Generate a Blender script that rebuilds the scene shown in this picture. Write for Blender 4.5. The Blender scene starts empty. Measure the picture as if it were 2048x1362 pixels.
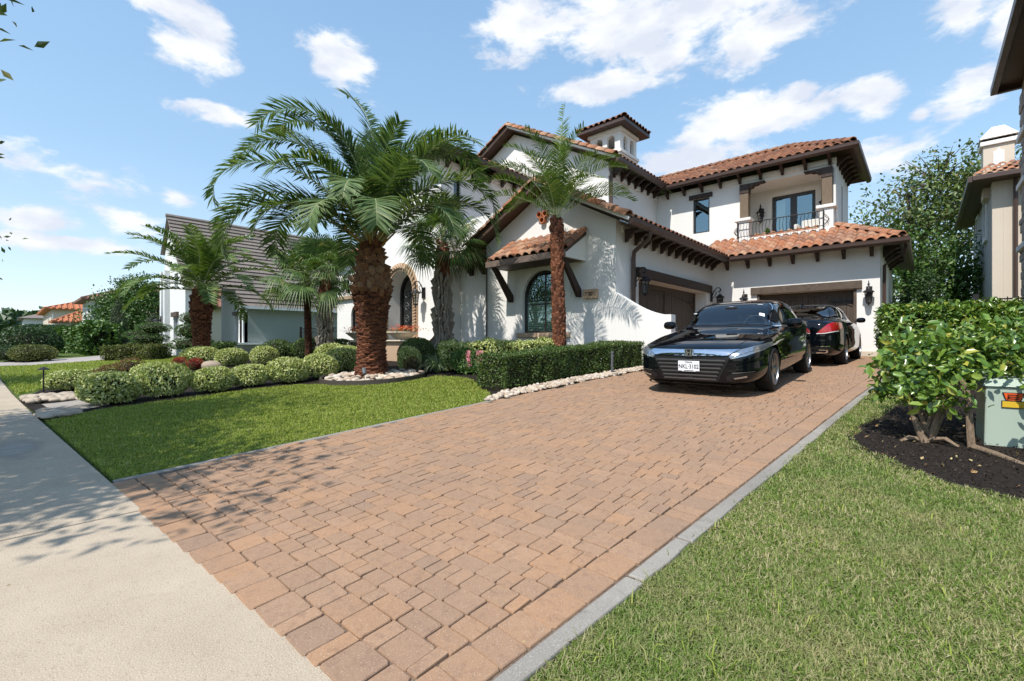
import bpy, bmesh, math, random
import numpy as np
from mathutils import Vector, Matrix, geometry
from mathutils.bvhtree import BVHTree
R = math.radians
SC = bpy.context.scene
COL = SC.collection
# ------------------------------------------------------------------ camera
# world axes: X runs along the street (to the right), Y from the street to the garage, Z up; sidewalk at Z = 0
cam = bpy.data.cameras.new('camera'); cam.lens = 16.0; cam.sensor_width = 36.0; cam.clip_start = .05; cam.clip_end = 3000
CAM = bpy.data.objects.new('camera', cam); COL.objects.link(CAM)
CAM.location = (0, 0, 1.18); CAM.rotation_euler = (R(90), 0, R(42.16)); SC.camera = CAM
# ------------------------------------------------------------------ world sky with clouds, sun
SUN_EL = 54.0
sun_dir = Vector((-.055, math.cos(R(SUN_EL)), -math.sin(R(SUN_EL)))).normalized()   # way the light travels
w = bpy.data.worlds.new('World'); SC.world = w; w.use_nodes = True
nt = w.node_tree; nt.nodes.clear()
def N(tree, typ, **kw):
    n = tree.nodes.new(typ)
    for k, v in kw.items():
        if k.startswith('i_'):
            key = k[2:]
            n.inputs[int(key) if key.isdigit() else key.replace('_', ' ')].default_value = v
        else: setattr(n, k, v)
    return n
def build_world():
    L = nt.links.new
    out = N(nt, 'ShaderNodeOutputWorld')
    sky = N(nt, 'ShaderNodeTexSky', sky_type='NISHITA', sun_disc=False)
    sky.sun_elevation = R(SUN_EL); sky.sun_rotation = math.atan2(-sun_dir.x, -sun_dir.y)
    sky.altitude = 0; sky.air_density = 1.0; sky.dust_density = .5; sky.ozone_density = 1.6
    bg = N(nt, 'ShaderNodeBackground', i_1=.15)
    L(sky.outputs[0], bg.inputs[0])
    tc = N(nt, 'ShaderNodeTexCoord')
    nz = N(nt, 'ShaderNodeVectorMath', operation='NORMALIZE'); L(tc.outputs['Generated'], nz.inputs[0])
    sp = N(nt, 'ShaderNodeSeparateXYZ'); L(nz.outputs[0], sp.inputs[0])
    az = N(nt, 'ShaderNodeMath', operation='ARCTAN2'); L(sp.outputs[0], az.inputs[0]); L(sp.outputs[1], az.inputs[1])
    el = N(nt, 'ShaderNodeMath', operation='ARCSINE'); L(sp.outputs[2], el.inputs[0])
    cb = N(nt, 'ShaderNodeCombineXYZ'); L(az.outputs[0], cb.inputs[0]); L(el.outputs[0], cb.inputs[1])
    st = N(nt, 'ShaderNodeVectorMath', operation='MULTIPLY'); st.inputs[1].default_value = (1, 1, 2.2); L(nz.outputs[0], st.inputs[0])
    no = N(nt, 'ShaderNodeTexNoise', i_Scale=8.5, i_Detail=10.0, i_Roughness=.62, i_Distortion=.15); L(st.outputs[0], no.inputs['Vector'])
    n2 = N(nt, 'ShaderNodeTexNoise', i_Scale=2.3, i_Detail=3.0); L(st.outputs[0], n2.inputs['Vector'])
    # cumulus puffs: azimuth, elevation (degrees), half width, half height
    puffs = [(-25.3,33.6,17,5),(-38,34.2,8,3.6),(-30.9,29.1,7,1.8),(-15.5,30.8,7,3),(-16.6,23.1,9,2.6),(-19.7,20.1,9,2.6),(-3.5,22.5,2.6,1.8),(2.6,21,3,2),(-2.1,17.3,3.6,2.5),(2.2,26.9,2.6,2),
             (-77,27.6,4.4,2.6),(-62.4,30.5,3.6,2.8),(-79.1,30.5,4.6,1.4),(-87,14.3,5.6,2.1),(-88.2,10.6,3.4,1.5),(-82.4,11.4,3,1.3),(-74.4,22.7,4,1.2),(-78.3,14.1,1.9,1),(-9.8,24.6,1.7,1.1),(-.3,20.3,1,.7),(-87,8.7,5,.9),(-11.7,18.9,3.6,1.6),(6,25.2,2,2.4)]
    acc = None
    for a, e, ra, re in puffs:
        s1 = N(nt, 'ShaderNodeVectorMath', operation='SUBTRACT'); s1.inputs[1].default_value = (R(a), R(e), 0); L(cb.outputs[0], s1.inputs[0])
        s2 = N(nt, 'ShaderNodeVectorMath', operation='MULTIPLY'); s2.inputs[1].default_value = (1/R(ra), 1/R(re), 0); L(s1.outputs[0], s2.inputs[0])
        s3 = N(nt, 'ShaderNodeVectorMath', operation='LENGTH'); L(s2.outputs[0], s3.inputs[0])
        s4 = N(nt, 'ShaderNodeMath', operation='SUBTRACT'); s4.inputs[0].default_value = 1.0; L(s3.outputs['Value'], s4.inputs[1])
        if acc is None: acc = s4
        else:
            m = N(nt, 'ShaderNodeMath', operation='MAXIMUM'); L(acc.outputs[0], m.inputs[0]); L(s4.outputs[0], m.inputs[1]); acc = m
    # everywhere else a loose scatter of the same puffs
    g = N(nt, 'ShaderNodeMapRange'); g.inputs[1].default_value = .5; g.inputs[2].default_value = .75; g.inputs[3].default_value = -1.2; g.inputs[4].default_value = -.25
    L(n2.outputs[0], g.inputs[0])
    mx = N(nt, 'ShaderNodeMath', operation='MAXIMUM'); L(acc.outputs[0], mx.inputs[0]); L(g.outputs[0], mx.inputs[1])
    cl = N(nt, 'ShaderNodeMath', operation='MAXIMUM'); cl.inputs[1].default_value = -.8; L(mx.outputs[0], cl.inputs[0])
    ns = N(nt, 'ShaderNodeMath', operation='MULTIPLY_ADD'); ns.inputs[1].default_value = 4.0; ns.inputs[2].default_value = -1.95; L(no.outputs[0], ns.inputs[0])
    ad = N(nt, 'ShaderNodeMath', operation='ADD'); L(cl.outputs[0], ad.inputs[0]); L(ns.outputs[0], ad.inputs[1])
    mr = N(nt, 'ShaderNodeMapRange', interpolation_type='SMOOTHSTEP'); mr.inputs[1].default_value = -.04; mr.inputs[2].default_value = .72; mr.inputs[4].default_value = .95
    L(ad.outputs[0], mr.inputs[0])
    # lavender shade inside the puffs
    n3 = N(nt, 'ShaderNodeTexNoise', i_Scale=11.0, i_Detail=4.0); L(st.outputs[0], n3.inputs['Vector'])
    cr = N(nt, 'ShaderNodeValToRGB'); cr.color_ramp.elements[0].position = .38; cr.color_ramp.elements[0].color = (.70, .74, .84, 1)
    cr.color_ramp.elements[1].position = .6; cr.color_ramp.elements[1].color = (.93, .945, .97, 1); L(n3.outputs[0], cr.inputs[0])
    bc = N(nt, 'ShaderNodeBackground', i_1=1.0); L(cr.outputs[0], bc.inputs[0])
    # horizon haze, plus a pale blue veil added to brighten sky and ambient
    vr = N(nt, 'ShaderNodeValToRGB'); vr.color_ramp.elements[0].color = (.80, .92, 1.0, 1); vr.color_ramp.elements[1].position = .32; vr.color_ramp.elements[1].color = (.47, .75, 1.0, 1); ve = vr.color_ramp.elements.new(.75); ve.color = (.33, .61, .98, 1); L(el.outputs[0], vr.inputs[0])
    veil = N(nt, 'ShaderNodeBackground', i_1=1.22); L(vr.outputs[0], veil.inputs[0]); mv = N(nt, 'ShaderNodeMixShader', i_0=.39); L(bg.outputs[0], mv.inputs[1]); L(veil.outputs[0], mv.inputs[2]); bg = mv
    mix = N(nt, 'ShaderNodeMixShader'); L(mr.outputs[0], mix.inputs[0]); L(bg.outputs[0], mix.inputs[1]); L(bc.outputs[0], mix.inputs[2])
    L(mix.outputs[0], out.inputs[0])
build_world()
sl = bpy.data.lights.new('sun', 'SUN'); sl.energy = 4.9; sl.angle = R(.55); sl.color = (1, .955, .89)
SUN = bpy.data.objects.new('sun', sl); COL.objects.link(SUN); SUN.rotation_euler = sun_dir.to_track_quat('-Z', 'Y').to_euler()
SC.view_settings.view_transform = 'Standard'; SC.view_settings.look = 'None'; SC.view_settings.exposure = 0.18; SC.view_settings.gamma = 1.0
SC.view_settings.use_curve_mapping = False
# ------------------------------------------------------------------ helpers
def tag(o, label=None, cat=None, group=None, kind=None):
    if label: o['label'] = label
    if cat: o['category'] = cat
    if group: o['group'] = group
    if kind: o['kind'] = kind
    return o
def empty(name, loc, label=None, cat=None, group=None, rz=0):
    o = bpy.data.objects.new(name, None); COL.objects.link(o); o.location = loc; o.rotation_euler = (0, 0, rz); o.empty_display_size = .2
    return tag(o, label, cat, group)
def link(name, me, parent=None, world=True):
    o = bpy.data.objects.new(name, me); COL.objects.link(o)
    if parent is not None:
        o.parent = parent
        if world:
            o.matrix_parent_inverse = wm(parent).inverted()
    return o
def wm(o):
    m = o.matrix_basis.copy()
    if o.parent is None: return m
    return wm(o.parent) @ o.matrix_parent_inverse @ m
class MB:
    def __init__(s): s.v = []; s.f = []
    def add(s, vs, fs):
        b = len(s.v); s.v += [tuple(q) for q in vs]; s.f += [tuple(i + b for i in f) for f in fs]; return s
    def poly(s, pts): return s.add(pts, [tuple(range(len(pts)))])
    def box(s, x0, x1, y0, y1, z0, z1):
        return s.add([(x0,y0,z0),(x1,y0,z0),(x1,y1,z0),(x0,y1,z0),(x0,y0,z1),(x1,y0,z1),(x1,y1,z1),(x0,y1,z1)],
                     [(0,3,2,1),(4,5,6,7),(0,1,5,4),(1,2,6,5),(2,3,7,6),(3,0,4,7)])
    def hexa(s, a): # 8 points, bottom 4 ccw then top 4
        return s.add(a, [(0,3,2,1),(4,5,6,7),(0,1,5,4),(1,2,6,5),(2,3,7,6),(3,0,4,7)])
    def prism(s, pts, fn, d0, d1): # closed 2d outline pts swept d0..d1 ; fn(a,b,d)->xyz
        n = len(pts)
        vs = [fn(a, b, d0) for a, b in pts] + [fn(a, b, d1) for a, b in pts]
        return s.add(vs, [tuple(range(n)), tuple(range(2*n-1, n-1, -1))] + [(i, i+n, (i+1) % n+n, (i+1) % n) for i in range(n)])
    def tube(s, pts, r, seg=6, cap=True):
        pts = [Vector(p) for p in pts]; n = len(pts)
        rs = r if isinstance(r, (list, tuple)) else [r]*n
        up = Vector((0, 0, 1)); vs = []; fs = []
        prev = None
        for i, p in enumerate(pts):
            t = (pts[min(i+1, n-1)] - pts[max(i-1, 0)])
            if t.length < 1e-9: t = Vector((0, 0, 1))
            t.normalize()
            if prev is None:
                a = t.cross(up) if abs(t.z) < .95 else t.cross(Vector((1, 0, 0)))
            else: a = prev - t * prev.dot(t)
            a.normalize(); b = t.cross(a); prev = a
            for k in range(seg):
                q = 2*math.pi*k/seg
                vs.append(p + (a*math.cos(q) + b*math.sin(q)) * rs[i])
        for i in range(n-1):
            for k in range(seg):
                k2 = (k+1) % seg
                fs.append((i*seg+k, i*seg+k2, (i+1)*seg+k2, (i+1)*seg+k))
        if cap: fs += [tuple(range(seg-1, -1, -1)), tuple((n-1)*seg+k for k in range(seg))]
        return s.add(vs, fs)
    def lathe(s, prof, c=(0, 0, 0), seg=16, cap=True): # prof [(r,z)]
        vs = []; fs = []; n = len(prof)
        for r, z in prof:
            for k in range(seg):
                q = 2*math.pi*k/seg; vs.append((c[0]+r*math.cos(q), c[1]+r*math.sin(q), c[2]+z))
        for i in range(n-1):
            for k in range(seg):
                k2 = (k+1) % seg; fs.append((i*seg+k, i*seg+k2, (i+1)*seg+k2, (i+1)*seg+k))
        if cap: fs += [tuple(range(seg-1, -1, -1)), tuple((n-1)*seg+k for k in range(seg))]
        return s.add(vs, fs)
    def xform(s, m):
        s.v = [tuple(m @ Vector(q)) for q in s.v]; return s
    def mesh(s, name, mat, smooth=None):
        me = bpy.data.meshes.new(name); me.from_pydata(s.v, [], s.f)
        mats = mat if isinstance(mat, (list, tuple)) else [mat]
        for m in mats: me.materials.append(m)
        if smooth:
            me.polygons.foreach_set('use_smooth', [True]*len(me.polygons))
            me.set_sharp_from_angle(angle=R(smooth))
        me.update(); return me
    def build(s, name, mat, parent=None, world=True, smooth=None, bevel=None):
        o = link(name, s.mesh(name, mat, smooth), parent, world)
        if bevel:
            b = o.modifiers.new('bevel', 'BEVEL'); b.width = bevel; b.segments = 2; b.limit_method = 'ANGLE'; b.angle_limit = R(40)
        return o
def np_mesh(name, V, F, mat, smooth=False):
    V = np.asarray(V, dtype=np.float32).reshape(-1, 3); F = np.asarray(F, dtype=np.int32)
    k = F.shape[1]; me = bpy.data.meshes.new(name)
    me.vertices.add(len(V)); me.vertices.foreach_set('co', V.ravel())
    me.loops.add(F.size); me.loops.foreach_set('vertex_index', F.ravel())
    me.polygons.add(len(F)); me.polygons.foreach_set('loop_start', np.arange(0, F.size, k, dtype=np.int32))
    me.polygons.foreach_set('use_smooth', np.full(len(F), smooth))
    for m in (mat if isinstance(mat, (list, tuple)) else [mat]): me.materials.append(m)
    me.update(calc_edges=True); return me
def unit(a): return a/np.maximum(np.linalg.norm(a, axis=1, keepdims=True), 1e-9)
def leaf_mesh(name, P, Nrm, rng, size=.05, asp=.5, mat=None, out=.5, fold=.18, jit=.35, droop=0., fine=False):
    """n leaves, each a folded four-cornered blade at P, turned about its outward normal"""
    n = len(P)
    d = unit(rng.normal(size=(n, 3)) + Nrm*out*2); d[:, 2] -= droop; d = unit(d)
    nn = unit(Nrm + rng.normal(size=(n, 3))*.6 + np.array([0, 0, .35]))
    sd = unit(np.cross(d, nn)); up = np.cross(sd, d)
    L = (size*(1 + jit*rng.uniform(-1, 1, n)))[:, None]; W = L*asp*.5
    if fine:   # rounder six-cornered blade with a bent tip
        b = P-d*L*.5; m1 = P-d*L*.18-up*L*fold*.2; m2 = P+d*L*.2-up*L*fold*.25; t = P+d*L*.5-up*L*fold*.9
        V = np.stack([b, m1+sd*W*.92+up*L*fold*.6, m2+sd*W*.8+up*L*fold*.45, t, m2-sd*W*.8+up*L*fold*.45, m1-sd*W*.92+up*L*fold*.6, (m1+m2)/2], 1).reshape(-1, 3); i = np.arange(n)[:, None]*7
        F = np.concatenate([i+np.array([[6, k, (k+1) % 6]]) for k in range(6)], 1).reshape(-1, 3); return np_mesh(name, V, F, mat, True)
    b = P - d*L*.4; t = P + d*L*.6; m = P + d*L*.02 + up*L*fold*-.5
    V = np.stack([b, m + sd*W + up*L*fold, t, m - sd*W + up*L*fold], 1).reshape(-1, 3)
    i = np.arange(n)[:, None]*4
    F = np.concatenate([i + np.array([[0, 1, 2]]), i + np.array([[0, 2, 3]])], 1).reshape(-1, 3)
    return np_mesh(name, V, F, mat)
# ------------------------------------------------------------------ materials
MAT = {}
def mat(name, rgb=(.5, .5, .5), rough=.7, spec=.5, metal=0., build=None, coat=0., trans=None):
    m = bpy.data.materials.new(name); m.use_nodes = True; t = m.node_tree
    b = t.nodes['Principled BSDF']; b.inputs['Base Color'].default_value = (*rgb, 1); b.inputs['Roughness'].default_value = rough
    b.inputs['Specular IOR Level'].default_value = spec; b.inputs['Metallic'].default_value = metal
    if coat: b.inputs['Coat Weight'].default_value = coat; b.inputs['Coat Roughness'].default_value = .01; b.inputs['Coat IOR'].default_value = 1.42
    if build: build(t, b)
    MAT[name] = m; return m
def ramp(t, stops, inp, interp='LINEAR'):
    r = N(t, 'ShaderNodeValToRGB'); cr = r.color_ramp; cr.interpolation = interp
    while len(cr.elements) < len(stops): cr.elements.new(.5)
    for e, (p, c) in zip(cr.elements, stops): e.position = p; e.color = (*c, 1)
    t.links.new(inp, r.inputs[0]); return r.outputs[0]
def coords(t, scale=(1, 1, 1), world=False):
    g = N(t, 'ShaderNodeNewGeometry') if world else N(t, 'ShaderNodeTexCoord')
    mp = N(t, 'ShaderNodeMapping'); mp.inputs['Scale'].default_value = scale
    t.links.new(g.outputs['Position' if world else 'Object'], mp.inputs[0]); return mp.outputs[0]
def noise(t, vec, scale, detail=4, rough=.55, dist=0):
    n = N(t, 'ShaderNodeTexNoise', i_Scale=scale, i_Detail=detail, i_Roughness=rough, i_Distortion=dist); t.links.new(vec, n.inputs['Vector']); return n.outputs[0]
def mixc(t, fac, a, b, mode='MIX'):
    m = N(t, 'ShaderNodeMix', data_type='RGBA', blend_type=mode)
    for s, v in ((m.inputs[0], fac), (m.inputs[6], a), (m.inputs[7], b)):
        if isinstance(v, (int, float)): s.default_value = v
        elif isinstance(v, tuple): s.default_value = (*v, 1)
        else: t.links.new(v, s)
    return m.outputs[2]
def math_(t, op, a, b=None, c=None):
    m = N(t, 'ShaderNodeMath', operation=op)
    for s, v in zip(m.inputs, (a, b, c)):
        if v is None: continue
        if isinstance(v, (int, float)): s.default_value = v
        else: t.links.new(v, s)
    return m.outputs[0]
def bump(t, b, h, strength=.3, dist=.01):
    n = N(t, 'ShaderNodeBump', i_Strength=strength, i_Distance=dist); t.links.new(h, n.inputs['Height']); t.links.new(n.outputs[0], b.inputs['Normal'])
def piece_random(t): # differs from piece to piece, whether an object of its own or an island of a joined mesh
    o = N(t, 'ShaderNodeObjectInfo'); g = N(t, 'ShaderNodeNewGeometry')
    return math_(t, 'FRACT', math_(t, 'ADD', o.outputs['Random'], g.outputs['Random Per Island']))
def rough_to(t, b, fac, lo, hi):
    m = N(t, 'ShaderNodeMapRange'); m.inputs[3].default_value = lo; m.inputs[4].default_value = hi; t.links.new(fac, m.inputs[0]); t.links.new(m.outputs[0], b.inputs['Roughness'])

def m_stucco(name, rgb, stain=.93, fine=70, bstr=.25):
    def f(t, b):
        v = coords(t, world=True); n1 = noise(t, v, .9, 5, .6); n2 = noise(t, v, fine, 3, .7)
        vs = coords(t, (1.6, 1.6, .16), world=True); n3 = noise(t, vs, 1.4, 4, .6)
        c = mixc(t, ramp(t, [(.3, (0, 0, 0)), (.75, (1, 1, 1))], n1), tuple(q*stain for q in rgb), rgb)
        c = mixc(t, ramp(t, [(.55, (0, 0, 0)), (.85, (.35, .35, .35))], n3), c, tuple(q*.84 for q in rgb))
        t.links.new(c, b.inputs['Base Color']); bump(t, b, n2, bstr, .006)
    return mat(name, rgb, .88, .25, build=f)
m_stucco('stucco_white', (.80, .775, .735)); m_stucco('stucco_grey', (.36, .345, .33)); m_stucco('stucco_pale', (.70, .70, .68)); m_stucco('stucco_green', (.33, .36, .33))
m_stucco('stucco_beige', (.62, .53, .43)); m_stucco('cast_stone', (.52, .365, .245), .85, 90, .35); m_stucco('trim_white', (.80, .77, .72), .95); m_stucco('planter_stone', (.66, .57, .45), .85, 120, .3)
def m_wood(name, a, b_, rough=.55, scale=(3, 40, 3)):
    def f(t, b):
        v = coords(t, scale); n = noise(t, v, 1.6, 6, .65, .6)
        t.links.new(ramp(t, [(.3, a), (.7, b_)], n), b.inputs['Base Color']); bump(t, b, n, .25, .004)
    return mat(name, a, rough, .4, build=f)
m_wood('beam_wood', (.022, .012, .008), (.062, .034, .022)); m_wood('soffit_wood', (.055, .032, .022), (.11, .065, .045)); m_wood('post_wood', (.11, .075, .045), (.19, .135, .085), .6, (30, 30, 2))
m_wood('garage_wood', (.045, .032, .022), (.10, .07, .048), .6, (30, 30, 1.5)); m_wood('fascia_wood', (.12, .085, .068), (.20, .15, .125), .6); m_wood('lintel_wood', (.06, .042, .03), (.12, .085, .06), .65)
def m_gut(t, b):
    n = noise(t, coords(t, world=True), 3, 4); rough_to(t, b, n, .32, .55)
mat('gutter_paint', (.066, .038, .029), .42, .5, build=m_gut)
def m_tile(name, stops, stain=(.10, .055, .035), amount=.55):
    def f(t, b):
        p = piece_random(t); v = coords(t, world=True)
        c = ramp(t, stops, p); n1 = noise(t, v, 5.5, 6, .7); n2 = noise(t, v, 38, 3, .6)
        c = mixc(t, ramp(t, [(.46, (0, 0, 0)), (.72, (amount,)*3)], n1), c, stain)
        c = mixc(t, ramp(t, [(.4, (0, 0, 0)), (.7, (.35,)*3)], n2), c, tuple(min(1, q*1.5) for q in stops[1][1]))
        t.links.new(c, b.inputs['Base Color']); bump(t, b, n2, .35, .006)
    return mat(name, stops[0][1], .82, .3, build=f)
m_tile('terracotta', [(0, (.33, .125, .06)), (.3, (.40, .19, .105)), (.5, (.30, .13, .075)), (.7, (.45, .28, .18)), (.85, (.19, .095, .065)), (1, (.30, .17, .115))], (.11, .065, .045), .5)
m_tile('terracotta_weathered', [(0, (.19, .075, .04)), (.3, (.27, .12, .065)), (.6, (.15, .065, .042)), (.8, (.30, .16, .10)), (1, (.10, .055, .04))], (.05, .032, .025), .7)
m_tile('terracotta_orange', [(0, (.40, .13, .055)), (.4, (.48, .18, .08)), (.8, (.36, .12, .06)), (1, (.44, .2, .11))], (.2, .08, .05), .4)
m_tile('terracotta_far', [(0, (.20, .10, .065)), (.4, (.27, .14, .095)), (.8, (.16, .085, .06)), (1, (.24, .13, .09))], (.10, .06, .045), .5)
m_tile('roof_grey', [(0, (.19, .158, .135)), (.4, (.23, .193, .165)), (.8, (.165, .138, .118)), (1, (.205, .172, .147))], (.10, .085, .07), .5)
def m_paver(t, b):
    p = piece_random(t); v = coords(t, world=True)
    c = ramp(t, [(0, (.36, .215, .127)), (.22, (.325, .205, .13)), (.45, (.385, .236, .143)), (.62, (.295, .194, .13)), (.8, (.39, .225, .126)), (1, (.345, .217, .134))], p)
    n1 = noise(t, v, 1.5, 6, .7); n2 = noise(t, v, 160, 2, .6); n3 = noise(t, v, 24, 5, .7); n4 = noise(t, v, 420, 1, .5)
    c = mixc(t, ramp(t, [(.42, (0, 0, 0)), (.7, (.5,)*3)], n1), c, (.275, .18, .122))
    c = mixc(t, ramp(t, [(.5, (0, 0, 0)), (.75, (.5,)*3)], n3), c, (.17, .105, .078))
    c = mixc(t, ramp(t, [(.60, (0, 0, 0)), (.68, (.75,)*3)], n2), c, (.46, .34, .26))
    c = mixc(t, ramp(t, [(.34, (.6,)*3), (.42, (0, 0, 0))], n4), c, (.13, .075, .055))
    t.links.new(c, b.inputs['Base Color']); bump(t, b, n2, .55, .003)
mat('paver', (.3, .17, .11), .9, .2, build=m_paver)
def m_sand(t, b):
    v = coords(t, world=True); n = noise(t, v, 60, 4, .7)
    t.links.new(ramp(t, [(.3, (.08, .057, .043)), (.7, (.23, .165, .12))], n), b.inputs['Base Color'])
mat('joint_sand', (.06, .045, .035), .95, .1, build=m_sand)
def m_conc(a, c_, agg, stain, damp=None):
    def f(t, b):
        v = coords(t, world=True); n1 = noise(t, v, 1.3, 6, .65); n2 = noise(t, v, 190, 2, .6); n3 = noise(t, v, 60, 3, .6); n4 = noise(t, v, 9, 5, .7)
        c = ramp(t, [(.3, a), (.7, c_)], n1)
        c = mixc(t, ramp(t, [(.57, (0, 0, 0)), (.66, (agg,)*3)], n2), c, (.62, .56, .47))
        c = mixc(t, ramp(t, [(.34, (agg,)*3), (.43, (0, 0, 0))], n2), c, (.17, .13, .10))
        c = mixc(t, ramp(t, [(.60, (0, 0, 0)), (.7, (.5,)*3)], n3), c, (.26, .21, .17))
        c = mixc(t, ramp(t, [(.58, (0, 0, 0)), (.78, (stain,)*3)], n4), c, tuple(q*.6 for q in a))
        if damp: # a damp stain with a soft ragged edge
            g = N(t, 'ShaderNodeNewGeometry'); s1 = N(t, 'ShaderNodeVectorMath', operation='SUBTRACT'); s1.inputs[1].default_value = (damp[0], damp[1], 0); t.links.new(g.outputs['Position'], s1.inputs[0])
            s2 = N(t, 'ShaderNodeVectorMath', operation='MULTIPLY'); s2.inputs[1].default_value = (1/damp[2], 1/damp[3], 0); t.links.new(s1.outputs[0], s2.inputs[0]); s3 = N(t, 'ShaderNodeVectorMath', operation='LENGTH'); t.links.new(s2.outputs[0], s3.inputs[0])
            k = math_(t, 'ADD', s3.outputs['Value'], math_(t, 'MULTIPLY', noise(t, v, 3.5, 5, .6), 1.1)); fac = ramp(t, [(.62, (.75,)*3), (.98, (0, 0, 0))], math_(t, 'MULTIPLY', k, .62)); c = mixc(t, fac, c, (.13, .115, .10)); rough_to(t, b, fac, .92, .3)
        t.links.new(c, b.inputs['Base Color']); bump(t, b, n2, .4, .003)
    return f
mat('sidewalk_concrete', (.4, .36, .3), .92, .2, build=m_conc((.38, .305, .222), (.475, .39, .292), .6, .4, (-7.3, .05, .75, .22)))
mat('edging_concrete', (.25, .23, .2), .92, .2, build=m_conc((.20, .182, .16), (.31, .285, .25), .35, .7))
mat('path_concrete', (.3, .27, .23), .92, .2, build=m_conc((.27, .235, .20), (.36, .32, .28), .35, .5))
mat('neighbour_drive', (.3, .27, .25), .92, .2, build=m_conc((.30, .265, .24), (.39, .35, .32), .3, .3))
def m_asph(t, b):
    v = coords(t, world=True); n = noise(t, v, 90, 3, .7); t.links.new(ramp(t, [(.3, (.035, .035, .035)), (.7, (.075, .073, .07))], n), b.inputs['Base Color']); bump(t, b, n, .4, .004)
mat('asphalt', (.05, .05, .05), .9, .2, build=m_asph)
def m_soil(t, b):
    v = coords(t, world=True); n = noise(t, v, 28, 6, .75); n2 = noise(t, v, 120, 3, .7)
    c = ramp(t, [(.3, (.010, .008, .007)), (.55, (.026, .02, .016)), (.8, (.055, .042, .032))], n)
    c = mixc(t, ramp(t, [(.63, (0, 0, 0)), (.72, (.8,)*3)], n2), c, (.12, .085, .06))
    t.links.new(c, b.inputs['Base Color']); bump(t, b, n, .9, .02)
mat('mulch', (.03, .022, .018), .95, .15, build=m_soil)
def m_lawn(t, b):
    v = coords(t, world=True); n1 = noise(t, v, .55, 4, .6); n2 = noise(t, v, 34, 5, .75); n3 = noise(t, v, 5, 4, .7)
    c = ramp(t, [(.3, (.05, .085, .016)), (.5, (.08, .125, .025)), (.72, (.12, .15, .04))], n2)
    c = mixc(t, ramp(t, [(.4, (0, 0, 0)), (.7, (.5,)*3)], n3), c, (.10, .115, .035))
    t.links.new(c, b.inputs['Base Color']); bump(t, b, n2, .9, .03)
mat('lawn_ground', (.06, .09, .02), .95, .15, build=m_lawn)
def m_leaf(name, stops, rough=.5, trans=.3, spec=.4, patch=None, patch2=None):
    """leaf: colour differs from leaf to leaf, some light passes through"""
    m = bpy.data.materials.new(name); m.use_nodes = True; t = m.node_tree; b = t.nodes['Principled BSDF']; out = t.nodes['Material Output']
    p = piece_random(t); c = ramp(t, stops, p)
    if patch:
        n = noise(t, coords(t, world=True), patch[0], 3, .6); c = mixc(t, ramp(t, [(.42, (0, 0, 0)), (.68, (patch[2],)*3)], n), c, patch[1])
    if patch2:
        n = noise(t, coords(t, world=True), patch2[0], 4, .7); c = mixc(t, ramp(t, [(.5, (0, 0, 0)), (.66, (patch2[2],)*3)], n), c, patch2[1])
    t.links.new(c, b.inputs['Base Color']); b.inputs['Roughness'].default_value = rough; b.inputs['Specular IOR Level'].default_value = spec
    tr = N(t, 'ShaderNodeBsdfTranslucent'); cc = mixc(t, 1.0, c, (1.25, 1.35, .55), 'MULTIPLY'); t.links.new(cc, tr.inputs[0])
    mx = N(t, 'ShaderNodeMixShader', i_0=trans); t.links.new(b.outputs[0], mx.inputs[1]); t.links.new(tr.outputs[0], mx.inputs[2]); t.links.new(mx.outputs[0], out.inputs[0])
    MAT[name] = m; return m
m_leaf('grass_green', [(0, (.12, .18, .02)), (.3, (.235, .30, .046)), (.6, (.31, .365, .065)), (.85, (.37, .395, .09)), (1, (.38, .34, .15))], .6, .3, .25)
m_leaf('grass_dry', [(0, (.12, .19, .03)), (.35, (.18, .265, .05)), (.55, (.24, .31, .07)), (.62, (.42, .37, .19)), (.88, (.54, .46, .28)), (1, (.33, .28, .14))], .65, .3, .25, (1.6, (.13, .22, .04), .6), (3.3, (.40, .35, .18), .55))
m_leaf('leaf_variegated', [(0, (.16, .22, .05)), (.25, (.31, .37, .085)), (.5, (.50, .53, .19)), (.7, (.66, .65, .31)), (.85, (.28, .35, .07)), (1, (.74, .71, .40))], .4, .15, .5)
m_leaf('leaf_boxwood', [(0, (.028, .062, .010)), (.4, (.055, .105, .016)), (.75, (.09, .145, .025)), (1, (.16, .20, .045))], .4, .15, .5)
m_leaf('leaf_laurel', [(0, (.05, .11, .014)), (.4, (.095, .18, .024)), (.7, (.15, .245, .036)), (.92, (.22, .30, .05)), (1, (.40, .36, .06))], .28, .15, .6)
m_leaf('leaf_bright', [(0, (.08, .15, .018)), (.4, (.15, .24, .03)), (.75, (.24, .33, .05)), (.95, (.32, .38, .07)), (1, (.42, .38, .06))], .3, .15, .6)
m_leaf('leaf_dark', [(0, (.016, .04, .010)), (.5, (.032, .07, .015)), (1, (.06, .105, .024))], .45, .15, .4)
m_leaf('leaf_oak', [(0, (.05, .085, .02)), (.5, (.095, .145, .034)), (.85, (.15, .20, .05)), (1, (.21, .17, .06))], .45, .15, .4)
m_leaf('leaf_mid', [(0, (.03, .075, .012)), (.5, (.06, .125, .02)), (1, (.11, .18, .035))], .45, .15, .4)
m_leaf('leaf_olive', [(0, (.06, .08, .016)), (.5, (.11, .13, .025)), (1, (.17, .175, .04))], .5, .15, .35)
m_leaf('leaf_greygreen', [(0, (.04, .055, .03)), (.5, (.07, .09, .05)), (1, (.10, .12, .07))], .55, .2, .35)
m_leaf('palm_leaflet', [(0, (.06, .105, .034)), (.5, (.105, .17, .055)), (.85, (.16, .225, .085)), (1, (.24, .27, .12))], .55, .25, .3)
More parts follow.
